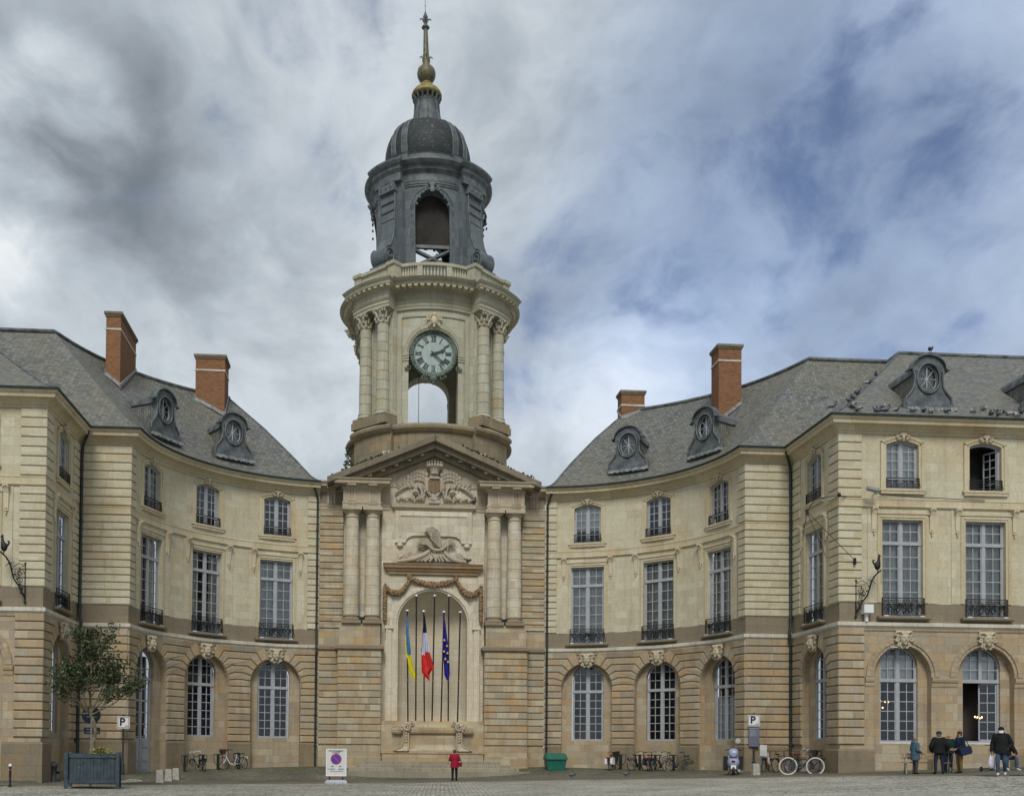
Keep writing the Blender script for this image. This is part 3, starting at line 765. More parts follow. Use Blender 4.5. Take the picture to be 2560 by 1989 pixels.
def rust_course(b, M, ua, ub, archL, archR, k, zl, h=.385):
    """voussoir-ended rusticated courses between two arches (or plain ends)"""
AL = [rad(a) for a in (5, 17, 30, 43, 57, 73)]
def rusticate(b, M, u0, u1, arches, z0=2.0, z1=7.37, h=.385, n1=.085, m=0, fr=.0):
    """arches: list of dict(u, w, zs, rise). Plain courses up to the springing, then courses that bend into radial voussoirs."""
    nc = int(round((z1-z0)/h)); edges = []
    xs_ = [(u0, None)]
    arches = sorted(arches, key=lambda a: a['u'])
    piers = []
    cur = (u0, None)
    for a in arches:
        piers.append((cur, (a['u']-a['w'], a))); cur = (a['u']+a['w'], a)
    piers.append((cur, (u1, None)))
    zs_ = arches[0]['zs'] if arches else z1
    ks = int((zs_-z0)/h+1e-6)
    bev = .03; gp = .021
    for (ua, La), (ub, Ra) in piers:
        top_plain = ks if (La or Ra) else nc
        for i in range(top_plain):
            za, zb = z0+h*i, z0+h*(i+1)
            # split long blocks into stones
            L = ub-ua; ns = max(1, int(L/1.0)) if (La or Ra) else max(1, int(L/.95))
            cuts = [ua]+[ua+L*(j+(.0 if j in (0, ns) else random.uniform(-.22, .22)))/ns for j in range(1, ns)]+[ub]
            for p, q in zip(cuts[:-1], cuts[1:]):
                b.prism([(p, za+gp), (q, za+gp), (q, zb-gp), (p, zb-gp)], 0, n1, M, bev)
        if not (La or Ra): continue
        # radial zone
        def joint(a, side, k):
            al = AL[k]; ci, si = cos(al), sin(al); r_ = a['w']; z_in = a['zs']+a['rise']*si; x_in = r_*ci
            if k < 5:
                zk = z0+h*(ks+1+k); L_ = (zk-z_in)/max(si, .2) if k else .55
                if k == 0: zk = z0+h*(ks+1); L_ = .5
                xb = x_in+max(.12, min(.62, L_*ci))
            else:
                zk = z1; xb = x_in+(zk-z_in)/math.tan(al)
            return (a['u']+side*x_in, z_in), (a['u']+side*xb, zk)
        def arc(a, side, al0, al1, n=4):
            return [(a['u']+side*a['w']*cos(al0+(al1-al0)*i/n), a['zs']+a['rise']*sin(al0+(al1-al0)*i/n)) for i in range(1, n)]
        mid = (ua+ub)/2
        for k in range(-1, 5):
            zlo = z0+h*(ks+1+k); zhi = min(z0+h*(ks+2+k), z1)
            if k == 4: zhi = z1
            poly = []
            # bottom edge from left to right
            if La:
                if k < 0: pl = [(ua, z0+h*ks)]
                else: i_, b_ = joint(La, 1, k); b_ = (min(b_[0], mid-.02) if Ra else min(b_[0], ub-.1), b_[1]); pl = [i_, b_]
            else: pl = [(ua, zlo if k >= 0 else z0+h*ks)]
            if Ra:
                if k < 0: pr = [(ub, z0+h*ks)]
                else: i_, b_ = joint(Ra, -1, k); b_ = (max(b_[0], mid+.02) if La else max(b_[0], ua+.1), b_[1]); pr = [b_, i_]
            else: pr = [(ub, zlo if k >= 0 else z0+h*ks)]
            poly += pl+pr
            if Ra:
                i_, b_ = joint(Ra, -1, k+1); b_ = (max(b_[0], mid+.02) if La else max(b_[0], ua+.1), b_[1])
                poly += arc(Ra, -1, AL[k] if k >= 0 else 0, AL[k+1])
                poly += [i_, b_]
            else: poly += [(ub, zhi)]
            if La:
                i_, b_ = joint(La, 1, k+1); b_ = (min(b_[0], mid-.02) if Ra else min(b_[0], ub-.1), b_[1])
                poly += [b_, i_]+list(reversed(arc(La, 1, AL[k] if k >= 0 else 0, AL[k+1])))
            else: poly += [(ua, zhi)]
            # cut very wide courses in two
            b.prism(inset(poly, gp), 0, n1, M, bev)
def quoins(b, M, u0, u1, z0, z1, h, n1=.05, m=0):
    n = int(round((z1-z0)/h)); h = (z1-z0)/n
    for i in range(n):
        L = u1-u0; ns = max(1, int(L/1.2)); o = random.uniform(-.2, .2) if ns > 1 else 0
        cuts = [u0]+[u0+L*(j)/ns+o for j in range(1, ns)]+[u1]
        for p, q in zip(cuts[:-1], cuts[1:]):
            b.prism([(p, z0+h*i+.022), (q, z0+h*i+.022), (q, z0+h*(i+1)-.022), (p, z0+h*(i+1)-.022)], 0, n1+.028, M, .026)

CORN = [(-.02, 16.30), (.06, 16.30), (.07, 16.42), (.12, 16.44), (.16, 16.52), (.26, 16.60), (.29, 16.63), (.52, 16.66), (.54, 16.80), (.62, 16.85), (.66, 16.93), (.62, 16.99), (-.02, 17.0)]
GUT = [(.60, 16.925), (.70, 16.93), (.72, 17.03), (.68, 17.05), (.60, 17.0)]
STR = [(-.02, 7.38), (.07, 7.38), (.10, 7.43), (.15, 7.45), (.16, 7.60), (.12, 7.615), (-.02, 7.64)]
FASC = [(-.02, 7.24), (.04, 7.24), (.06, 7.38), (-.02, 7.38)]
BANDP = [(-.02, 12.90), (.04, 12.91), (.09, 12.945), (.10, 12.99), (.05, 13.02), (.05, 13.26), (.07, 13.28), (.07, 13.33), (-.02, 13.36)]
def arcpath(u0, u1, n=26): return [(lambda p: (p.x, p.y))(arcM(u0+(u1-u0)*i/n, 0, 0)) for i in range(n+1)]

WING_LABEL = {-1: 'concave cream stone wing with slate roof, the one left of the clock tower', 1: 'concave cream stone wing with slate roof, the one right of the clock tower'}
def chimney(B, x0, x1, d0, d1, zb, zt, step=0, stain=False):
    b = MB(); b.box(x0, x1, -d1, -d0, zb, zt-.12)
    if step: b.box(x0+.35, x1+.06, -d0, -d0+.35, zb, zt-.12)
    o = B.part('chimney', b, m_brickm)
    c = MB(); c.box(x0-.03, x1+.03, -d1-.03, -d0+.03, zt-.98, zt-.88); put('stone_band', c.mesh('stone_band', m_string, B.s < 0, B.org), o)
    c = MB(); c.box(x0-.05, x1+.05, -d1-.05, -d0+.05, zt-.24, zt-.14); c.box(x0-.10, x1+.10, -d1-.10, -d0+.10, zt-.14, zt)
    put('chimney_cap', c.mesh('chimney_cap', m_ped, B.s < 0, B.org), o)
    c = MB(); zf = lambda x, y: min(ZR, 17.02+(math.hypot(x-AC, R+y)-R+.66)*1.02)
    for x, y0, y1 in ((x0-.06, -d1, -d0), (x1, -d1, -d0)):
        c.add([(x, y0-.06, zf(x, y0)-.1), (x+.06, y0-.06, zf(x+.06, y0)-.1), (x+.06, y1, zf(x, y1)+.16), (x, y1, zf(x, y1)+.16), (x, y0-.06, zf(x, y0)+.12), (x+.06, y0-.06, zf(x+.06, y0)+.12), (x+.06, y1, zf(x, y1)+.3), (x, y1, zf(x, y1)+.3)], [(0, 1, 5, 4), (1, 2, 6, 5), (3, 0, 4, 7), (4, 5, 6, 7)])
    c.add([(x0-.06, -d1-.06, zf(x0, -d1)-.1), (x1+.06, -d1-.06, zf(x1, -d1)-.1), (x1+.06, -d1-.06, zf(x1, -d1)+.12), (x0-.06, -d1-.06, zf(x0, -d1)+.12)], [(0, 1, 2, 3)])
    put('lead_flashing', c.mesh('lead_flashing', m_flash, B.s < 0, B.org), o)
    f = MB()
    return o
def dormer_meshes():
    """zinc oeil-de-boeuf dormer; origin on the roof at the middle of the front plate's foot"""
    zc, rx, rz = 1.27, .48, .63
    half = [(1.20, 0), (1.20, .28), (1.08, .33), (.92, .50), (.74, .80), (.66, 1.1), (.66, 1.45), (.74, 1.62), (.78, 1.66)]
    top = [(.78*cos(PI*i/16), 1.68+.62*sin(PI*i/16)) for i in range(1, 16)]
    out = half+[(x, z) for x, z in top]+[(-x, z) for x, z in reversed(half)]
    b = MB()
    # front plate with an oval hole: match outline points to oval points
    n = len(out); ov = []
    for x, z in out:
        a = math.atan2((z-zc)/1.1, x/.9); ov.append((rx*1.12*cos(a), zc+rz*1.12*sin(a)))
    for y, sgn in ((-.16, 1), (.04, -1)):
        pts = [Vector((x, y, z)) for x, z in out]+[Vector((x, y, z)) for x, z in ov]
        b.add(pts, [((i, (i+1) % n, n+(i+1) % n, n+i) if sgn > 0 else (n+i, n+(i+1) % n, (i+1) % n, i)) for i in range(n)])
    b.loft([[Vector((x, y, z)) for x, z in out] for y in (.04, -.16)], True, False)
    ovc = [(rx*1.12*cos(2*PI*i/28), zc+rz*1.12*sin(2*PI*i/28)) for i in range(28)]
    b.loft([[Vector((x, y, z)) for x, z in ovc] for y in (-.16, .12)], True, False)
    for k, w in ((1.14, .05), (1.0, .04)):
        b.tube([(rx*k*cos(2*PI*i/28), -.19+.1*(k < 1.1), zc+rz*k*sin(2*PI*i/28)) for i in range(28)], w, 6, closed=True)
    hood = [(-.98, 1.62), (-.84, 1.66), (-.80, 1.74)]+[(-.80*cos(PI*i/14), 1.72+.62*sin(PI*i/14)) for i in range(1, 14)]+[(.80, 1.74), (.84, 1.66), (.98, 1.62)]
    b.loft([[Vector((x+.0, y, z+dz)) for (y, dz) in ((-.30, .0), (-.30, .07), (.15, .07), (.15, .0))] for x, z in hood], True, True)
    for q in (-1, 1):
        b.tube([(q*1.12, -.2, .05), (q*1.09, -.2, .34), (q*.89, -.2, .55), (q*.71, -.2, .85), (q*.66, -.2, 1.35), (q*.74, -.2, 1.6)], .05, 6)
        scroll((q*.62, 1.52), .13, 1.2, LM, .17, .035, -q, 0, b=b)
    b.box(-1.24, 1.24, -.2, .05, -.35, .06)
    for k in range(15): x = -1.12+.16*k; b.box(x, x+.15, -.34-.03*(k % 3), -.1, -.30-.03*(k % 2), -.16, 1)
    for q in (-1, 1): b.box(q*.62, q*.70, 1.0, 2.3, .9, 1.0, 1) if False else None
    fr = b.mesh('dormer_front', [m_leadd, m_flash])
    k = MB()
    prof = [(-.62, -.6)]+[(-.62, 1.55)]+[(-.62*cos(PI*i/10), 1.6+.5*sin(PI*i/10)) for i in range(1, 10)]+[(.62, 1.55), (.62, -.6)]
    k.loft([[Vector((x, y, z)) for x, z in prof] for y in (.0, 2.7)], False, False)
    ck_ = k.mesh('dormer_cheek', m_slate)
    k = MB()
    prof = [(-.70, 1.50)]+[(-.68*cos(PI*i/10), 1.62+.54*sin(PI*i/10)) for i in range(0, 11)]+[(.70, 1.50)]
    k.loft([[Vector((x, y, z)) for x, z in prof] for y in (-.1, 2.7)], False, False)
    rf = k.mesh('dormer_roof', m_lead)
    w = MB(); 
    for i in range(8):
        a = PI/2+2*PI*i/8; th_ = .022 if i % 4 else .045
        w.tube([(.07*cos(a), -.0, zc+.09*sin(a)), (rx*1.02*cos(a), -.0, zc+rz*1.02*sin(a))], th_, 4)
    w.ball((0, 0, zc), .09, .03, .11, 8)
    w.tube([(rx*.98*cos(2*PI*i/28), -.0, zc+rz*.98*sin(2*PI*i/28)) for i in range(28)], .035, 5, closed=True)
    wi = w.mesh('oval_window', m_paint)
    gl = MB(); gl.add([(rx*1.05*cos(2*PI*i/28), .02, zc+rz*1.05*sin(2*PI*i/28)) for i in range(28)], [tuple(range(28))])
    bk = MB(); bk.add([(rx*1.3*cos(2*PI*i/28), .35, zc+rz*1.3*sin(2*PI*i/28)) for i in range(28)], [tuple(range(28))])  # pale disc behind the pane, painted stand-in for the glass's white reflection
    return fr, ck_, rf, wi, gl.mesh('glass_pane', m_glass), bk.mesh('pale_reflection_disc', m_curt)
DM = dormer_meshes()
def dormer(B, M, u, n, z):
    o = B.inst('dormer', DM[0], M, u, z, n)
    for nm, me in zip(('dormer_cheek', 'dormer_roof', 'oval_window', 'glass_pane', 'pale_reflection_disc'), DM[1:]): put(nm, me, o)
    return o
ZR = 23.05; WR = 5.3
RP = [(-.66, 17.02), (-.35, 17.16), (.1, 17.45), (.7, 18.05), (1.6, 19.0), (3.4, 20.97), (WR, ZR)]   # roof profile: inward offset, height
def make_wing(s_):
    B = Block('curved_wing', s_, (11., -2.5, .4), WING_LABEL[s_], 'wing')
    # --- walls
    b = MB()
    ops = [dict(u=u, dep=.22, **W2) for u in BAYS]+[dict(u=u, dep=.25, **W1) for u in BAYS]
    b.wall(arcM, UA0, UA1, 8.5, 16.35, ops, 0, .5); b.wall(endM, A_END, XP+.02, 8.5, 16.35, (), 0, 1)
    B.part('upper_wall', b, m_up)
    b = MB(); ops = [dict(u=u, dep=.25, **W1) for u in BAYS]
    b.wall(arcM, UA0, UA1, 7.5, 8.5, [dict(o, zs=8.5) for o in ops], .012, .5); b.wall(endM, A_END-.012, XP, 7.5, 8.5, (), .012, 1)
    b.add([arcM(UA0+(UA1-UA0)*i/30, n, 8.5) for i in range(31) for n in (.012, -.02)], [(2*i, 2*i+2, 2*i+3, 2*i+1) for i in range(30)])
    B.part('granite_band', b, m_band)
    b = MB()
    arches = [dict(u=u, dep=.35, **AG) for u in BAYS]
    b.wall(arcM, UA0, UA1, -.6, 7.4, arches, 0, .5); b.wall(endM, A_END, XP+.02, -.6, 7.4, (), 0, 1)
    for i, u in enumerate(BAYS):
        o = dict(u=u, dep=.22, **WG)
        if s_ < 0 and i == 2: o = dict(o, z0=.32)
        b.wall(arcM, u-1.5, u+1.5, -.6, 6.85, [o], -.35, .3)
    B.part('ground_floor_wall', b, m_gf)
    b = MB(); rusticate(b, arcM, UA0, UA1+.05, [dict(u=u, **AG) for u in BAYS]); rusticate(b, endM, A_END-.0, XP, [])
    B.part('rusticated_blocks', b, m_rust)
    for p, q in [(UA0, BAYS[0]-1.47)]+[(BAYS[i]+1.47, BAYS[i+1]-1.47) for i in range(2)]+[(BAYS[2]+1.47, UA1)]:
        b = MB(); b.sweep(arcpath(p, q, 6)+([(XP, -DW)] if q == UA1 else []), [(0, -.6), (.115, -.6), (.115, 1.9), (.08, 1.98), (0, 1.98)]); B.part('plinth', b, m_plinth)
    # --- quoins and strips
    for z0, z1, h in ((8.52, 12.9, .37), (13.36, 16.3, .41)):
        for M_, ua, ub in ((arcM, UA0, rad(10.4)*R), (arcM, rad(80.5)*R, UA1), (endM, A_END-.08, XP)): b = MB(); quoins(b, M_, ua, ub, z0, z1, h); B.part('quoin_blocks', b, m_quoin)
    b = MB(); path = arcpath(UA0, UA1)+[(XP, -DW)]
    b.sweep(path, CORN); B.part('cornice', b, m_trim)
    b = MB(); b.sweep(path, STR); o = B.part('string_course', b, m_string)
    b = MB(); b.sweep(path, FASC); put('string_fascia', b.mesh('string_fascia', m_gf, s_ < 0, B.org), o)
    b = MB(); b.sweep(path, BANDP); B.part('band_course', b, m_trim)
    b = MB(); b.sweep(path, GUT); gt = B.part('gutter', b, m_pipe)
    for u in BAYS:
        for q in (-1, 1): b = MB(); b.wall(arcM, u+q*1.43-.22, u+q*1.43+.22, 8.52, 12.9, (), .028, .5); B.part('wall_strip', b, m_up)
    # --- windows
    for i, u in enumerate(BAYS):
        ex2 = [('curtain', cur2)] if (i+s_) % 2 else []
        if s_ > 0 and i == 0: ex2 = [('blind', bl2t)]
        if s_ > 0 and i == 2: ex2 = [('curtain', cur2)]
        if s_ < 0 and i == 0: ex2 = []
        B.window('2', arcM, u, -.2, ex2)
        ex1 = [('curtain', cur1)] if (s_ > 0 or i == 0) else [('curtain', cur1o)]
        B.window('1', arcM, u, -.22, ex1)
        for q in (-1, 1): B.inst('console_bracket', cn, arcM, u+q*1.38, 12.9, .03)
        if s_ < 0 and i == 2: make_door(B, u)
        else: B.window('g', arcM, u, -.52, [('blind', blg)] if (s_ > 0 and i == 2) else [])
        B.inst('mask_keystone', mk, arcM, u, 6.92, .06)
        B.inst('roof_floodlight', sp, arcM, u+(1.3 if i else .3), 17.22, -.35)
    # --- downpipe at the tower and at the inner corner
    b = MB(); pu = UA0+.12
    b.tube([arcM(pu+.4, .55, 16.95), arcM(pu+.2, .4, 16.6), arcM(pu, .12, 16.1), arcM(pu, .10, 15.5), arcM(pu, .10, 8.2), arcM(pu, .14, 7.9), arcM(pu, .24, 7.6), arcM(pu, .2, 7.2), arcM(pu, .12, 6.9), arcM(pu, .12, .5)], .065, 8)
    for z in (14.3, 12.2, 10.4, 8.9, 5.6, 3.6, 1.8): b.lathe(arcM(pu, .10 if z > 7 else .12, z), [(.08, -.05), (.085, 0), (.08, .05)], 8)
    B.part('downpipe', b, m_pipe)
    b = MB(); c = (XP-.16, -DW-.16)
    b.tube([(c[0]-.42, c[1]-.45, 16.95), (c[0]-.35, c[1]-.35, 16.7), (c[0]-.05, c[1]-.05, 16.2), (c[0], c[1], 15.7), (c[0], c[1], 8.0), (c[0]-.1, c[1]-.1, 7.7), (c[0]-.1, c[1]-.1, 7.3), (c[0], c[1], 7.0), (c[0], c[1], .1)], .07, 8)
    for z in (15.2, 12.5, 10.2, 8.4, 6.0, 4.0, 2.0): b.lathe((c[0], c[1], z), [(.085, -.05), (.09, 0), (.085, .05)], 8)
    B.part('downpipe', b, m_pipe)
    # --- roof
    b = MB(); rows = []; re = Vector((20.1, -5.75)); ce = Vector((A_END-.66, -DW-.66))
    vend = 25.5; rowv = []
    for w, z in RP:
        f = (w+.66)/(WR+.66); fz = (z-17.02)/(ZR-17.02)
        t0 = T0+rad(.6)+(rad(26.2)-T0)*f
        E = ce+(re-ce)*f; rE = math.hypot(E.x-AC, R+E.y); tE = math.atan2(E.x-AC, R+E.y)
        row = []
        N = 34
        for i in range(N+1):
            k = i/N; t = t0+(tE-t0)*k; s3 = max(0, (k-.7)/.3); s3 = s3*s3*(3-2*s3)
            r_ = (R+w)+(rE-(R+w))*s3; row.append(Vector((AC+r_*sin(t), -(R-r_*cos(t)), z)))
        rows.append(row); rowv.append([Vector((E.x, E.y, z)), Vector((vend, E.y, z))])
    b.loft(rows, False, False); b.loft(rowv, False, False)
    # hip towards the tower, rear slope
    hip = [r[0] for r in rows]; rear = [Vector((p.x*.25+9.2*.75, 9.2+2.0*(1-(p.z-17)/6), p.z)) if False else Vector((hip[-1].x+(p.x-hip[-1].x)*.4, hip[-1].y+(hip[-1].y-p.y)*1.5, p.z)) for p in hip]
    b.loft([list(reversed(rear)), list(reversed(hip))], False, False)
    ridge = rows[-1]; low = [Vector((AC+(R+11.2)*sin(math.atan2(p.x-AC, R+p.y)), -(R-(R+11.2)*cos(math.atan2(p.x-AC, R+p.y))), 17.0)) for p in ridge]
    b.loft([ridge, low], False, False); b.add([rowv[-1][0], rowv[-1][1], rowv[-1][1]+Vector((0, 6, -6)), rowv[-1][0]+Vector((0, 6, -6))], [(0, 1, 2, 3)])
    rf = B.part('roof', b, m_slate)
    b = MB(); b.tube([p+Vector((0, 0, .03)) for p in ridge]+[rowv[-1][1]+Vector((0, 0, .03))], .13, 8)
    b.tube([p+Vector((0, 0, .0)) for p in hip], .05, 6)
    B.part('ridge_cap', b, m_leadd)
    # --- dormers and chimneys
    for t in ((33.6, 61.2) if s_ > 0 else (35.0, 61.2)): dormer(B, arcM, rad(t)*R, -.55, 18.15)
    if s_ < 0:
        chimney(B, 17.2, 17.97, .15, 3.8, 20.5, 25.05); chimney(B, 12.42, 14.14, -3.4, -1.8, 20.8, 25.05)
    else:
        chimney(B, 11.95, 13.42, -4.2, -3.2, 21.0, 24.25); chimney(B, 16.02, 17.35, 1.75, 3.0, 19.8, 24.85, 1)
    return B
def make_door(B, u):
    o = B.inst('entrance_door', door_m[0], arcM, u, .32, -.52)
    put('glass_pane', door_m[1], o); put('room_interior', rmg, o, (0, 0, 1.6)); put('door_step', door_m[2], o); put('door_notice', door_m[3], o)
    return o
def door_meshes():
    b = MB(); w, h, zs, rise = .91, 6.33, 5.40, .93
    op = dict(u=0, w=w, zs=zs, rise=rise); top = lambda u: optop(op, u)
    for q in (-1, 1): b.box(q*w, q*(w-.08), -.05, .04, 0, zs)
    for i in range(14):
        a, c = -w+2*w*i/14, -w+2*w*(i+1)/14; b.prism([(a, top(a)-.09), (c, top(c)-.09), (c, top(c)), (a, top(a))], -.04, .05, LM, 0)
    b.box(-w, w, -.09, .04, 4.72, 4.88); b.box(-w+.05, w-.05, -.03, .03, 0, .02)
    b.box(-.06, .06, -.07, .03, .02, 6.25)
    for q in (-1, 1):
        x0, x1 = sorted((q*.06, q*(w-.08)))
        b.box(x0, x1, -.03, .03, .02, 1.78)                       # lower panels
        for z0, z1 in ((.12, .5), (.58, 1.2), (1.28, 1.72)):
            b.box(x0+.09, x1-.09, -.055, -.03, z0, z1); b.box(x0+.14, x1-.14, -.07, -.055, z0+.05, z1-.05)
        for x in (x0, x1-.07): b.box(x, x+.07, -.04, .03, 1.78, 4.72)
        xm = (x0+x1)/2; b.box(xm-.02, xm+.02, -.03, .02, 1.78, 5.9)
        for z in (1.86, 2.5, 3.1, 3.72, 4.3, 4.62, 5.35): b.box(x0, x1, -.03, .02, z-.02-(.05 if z == 3.72 else 0), z+.02)
    g_ = MB(); pl = [(-w+.02, 1.7), (w-.02, 1.7)]+[(w*.98-1.96*w*i/14, top(w*.98-1.96*w*i/14)-.02) for i in range(15)]
    g_.add([LM(x, 0, z) for x, z in pl], [tuple(range(len(pl)))])
    s_ = MB(); s_.box(-1.2, 1.2, -.75, .1, -.35, -.0)
    n = MB(); n.box(.3, .55, -.08, -.072, 1.95, 2.3)
    return b.mesh('entrance_door', m_paint), g_.mesh('glass_pane', m_glass), s_.mesh('door_step', m_plinth), n.mesh('door_notice', m_white)
door_m = door_meshes()
wings = [make_wing(1), make_wing(-1)]

# ------------------------------------------------------------ corner pavilions
def make_pav(s_):
    B = Block('corner_pavilion', s_, (24., -10., .6), 'cream stone corner pavilion with hipped slate roof, at the %s edge of the square' % ('right' if s_ > 0 else 'left'), 'pavilion')
    b = MB()
    opsF = [dict(u=u, dep=.22, **W2) for u in FB]+[dict(u=u, dep=.25, **W1) for u in FB]
    opsS = [dict(u=SB, dep=.22, **W2), dict(u=SB, dep=.25, **W1)]
    b.wall(sideM, DW-.02, DP, 8.5, 16.35, opsS, 0, 1); b.wall(frontM, XP, AEND, 8.5, 16.35, opsF, 0, 1)
    b.add([(AEND, -DP, -.6), (AEND, 2, -.6), (AEND, 2, 17), (AEND, -DP, 17)], [(0, 1, 2, 3)])
    B.part('upper_wall', b, m_up)
    b = MB()
    b.wall(sideM, DW-.02, DP+.012, 7.5, 8.5, [dict(o, zs=8.5) for o in opsS[1:]], .012, 1); b.wall(frontM, XP-.012, AEND, 7.5, 8.5, [dict(o, zs=8.5) for o in opsF[3:]], .012, 1)
    b.sweep([(XP, -DW), (XP, -DP), (AEND, -DP)], [(.012, 8.499), (-.02, 8.501)], caps=False)
    B.part('granite_band', b, m_band)
    b = MB(); AS = dict(AG, w=1.44)
    b.wall(sideM, DW-.02, DP, -.6, 7.4, [dict(u=SB, dep=.35, **AS)], 0, 1)
    b.wall(sideM, SB-1.5, SB+1.5, -.6, 6.85, [dict(u=SB, dep=.22, **WG)], -.35, .3)
    b.wall(frontM, XP, AEND, -.6, 7.4, [dict(u=u, dep=.35, **AF) for u in FB], 0, 1)
    for u in FB: b.wall(frontM, u-1.42, u+1.42, -.6, 6.7, [dict(u=u, dep=.22, **dict(WG, z0=2.08, zs=5.65))], -.35, .3)
    B.part('ground_floor_wall', b, m_gf)
    b = MB(); rusticate(b, sideM, DW, DP, [dict(u=SB, **AS)]); rusticate(b, frontM, XP-.085, 18.96, [])
    B.part('rusticated_blocks', b, m_rust)
    pf = [(0, -.6), (.115, -.6), (.115, 1.72), (.08, 1.8), (0, 1.8)]
    for pth in [[(XP, -DW), (XP, -(SB-1.44))], [(XP, -(SB+1.44)), (XP, -DP), (19.42, -DP)]]+[[(p, -DP), (q, -DP)] for p, q in [(FB[i]+1.37, FB[i+1]-1.37) for i in range(2)]+[(FB[2]+1.37, AEND)]]: b = MB(); b.sweep(pth, pf); B.part('plinth', b, m_plinth)
    # moulded arches and imposts of the front
    b = MB()
    for u in FB:
        for r0, r1, n in ((1.37, 1.52, .04), (1.52, 1.74, .09)):
            a0 = arcpts(u, 5.13, r0, 0, PI, 22, r0+.07); a1 = arcpts(u, 5.13, r1, 0, PI, 22, r1+.07)
            for i in range(22): b.prism([a0[i], a1[i], a1[i+1], a0[i+1]], 0, n, frontM, .012)
    pier = [(19.0, FB[0]-1.37)]+[(FB[i]+1.37, FB[i+1]-1.37) for i in range(2)]+[(FB[2]+1.37, AEND)]
    for p, q in pier:
        b.sweep([(p, -DP), (q, -DP)], [(0, 4.68), (.03, 4.68), (.05, 4.78), (.05, 4.86), (.10, 4.9), (.13, 5.0), (.13, 5.1), (0, 5.13)])
    B.part('arch_moulding', b, m_gf)
    for z0, z1, h in ((8.52, 12.9, .37), (13.36, 16.3, .41)):
        for M_, ua, ub in ((sideM, DW, SB-1.62), (sideM, SB+1.62, DP), (frontM, XP-.08, 18.85)): b = MB(); quoins(b, M_, ua, ub, z0, z1, h); B.part('quoin_blocks', b, m_quoin)
    path = [(XP, -DW), (XP, -DP), (AEND, -DP)]
    b = MB(); b.sweep(path, CORN); B.part('cornice', b, m_trim)
    b = MB(); b.sweep(path, STR); o = B.part('string_course', b, m_string)
    b = MB(); b.sweep(path, FASC); put('string_fascia', b.mesh('string_fascia', m_gf, s_ < 0, B.org), o)
    b = MB(); b.sweep(path, BANDP); B.part('band_course', b, m_trim)
    b = MB(); b.sweep(path, GUT); B.part('gutter', b, m_pipe)
    for u in FB:
        for q in (-1, 1): b = MB(); b.wall(frontM, u+q*1.43-.22, u+q*1.43+.22, 8.52, 12.9, (), .028, 1); B.part('wall_strip', b, m_up)
    for i, u in enumerate(FB):
        if s_ > 0 and i == 1: open_casement(B, u)
        else: B.window('2', frontM, u, -.2, [('blind', bl2)] if s_ > 0 and i == 0 else [])
        B.window('1', frontM, u, -.22, [('curtain', cur1)])
        for q in (-1, 1): B.inst('console_bracket', cn, frontM, u+q*1.38, 12.9, .03)
        if s_ > 0 and i == 1: open_arch(B, u)
        else:
            w = B.window('g', frontM, u, -.52, [('blind', blgt)]); w.location.z -= .12
        B.inst('mask_keystone', mk, frontM, u, 6.85, .08)
        B.inst('roof_floodlight', sp, frontM, u+(.2 if i == 0 else -.4), 17.22, -.35)
    B.window('2', sideM, SB, -.2, [('blind', bl2t)] if s_ > 0 else []); B.window('1', sideM, SB, -.22, [('curtain', cur1)]); B.window('g', sideM, SB, -.52)
    for q in (-1, 1): B.inst('console_bracket', cn, sideM, SB+q*1.38, 12.9, .03)
    B.inst('mask_keystone', mk, sideM, SB, 6.92, .06)
    # roof
    b = MB(); K = 7.3; rp = []
    for w, z in RP: rp.append((w*K/WR if w > 0 else w, z))
    front, side = [], []
    for w, z in rp:
        w = min(w, K-.0); f = (w+.66)/(K+.66)
        front.append([Vector((XP+w*.92, -(DP-w), z)), Vector((AEND+.6, -(DP-w), z))])
        side.append([Vector((XP+w*.92, 4.5-0-w*.9, z)), Vector((XP+w*.92, -(DP-w), z))])
    b.loft(front, False, False); b.loft(side, False, False)
    t = front[-1]; b.add([t[0], t[1], t[1]+Vector((0, 9, -6)), t[0]+Vector((0, 9, -6))], [(0, 1, 2, 3)])
    B.part('roof', b, m_slate)
    b = MB(); b.tube([side[-1][0]+Vector((0, 0, .03)), t[0]+Vector((0, 0, .03)), t[1]+Vector((0, 0, .03))], .13, 8)
    b.tube([r[0] for r in front], .06, 6)
    B.part('ridge_cap', b, m_leadd)
    for a in (22.4, 28.2): dormer(B, frontM, a, -.75, 17.95)
    return B
def open_casement(B, u):
    """second-floor window standing open: one leaf swung inwards"""
    o = B.inst('open_window', opn_m[0], frontM, u, W2['z0'], -.2)
    put('room_interior', rm2, o); put('window_surround', sr2, o, (0, -.2, 0)); put('shell_keystone', ck, o, (0, -.25, 2.41), scale=(.86,)*3); put('balcony_railing', rl2, o, (0, -.18, 0))
    l = put('window_leaf', opn_m[1], o, (.70, .0, 0), rad(-62)); put('leaf_pane', opn_m[2], l)
    l = put('window_leaf', opn_m[3], o, (-.70, .0, 0), rad(82)); put('leaf_pane', opn_m[4], l)
    o['label'] = 'window standing open with one leaf swung in'
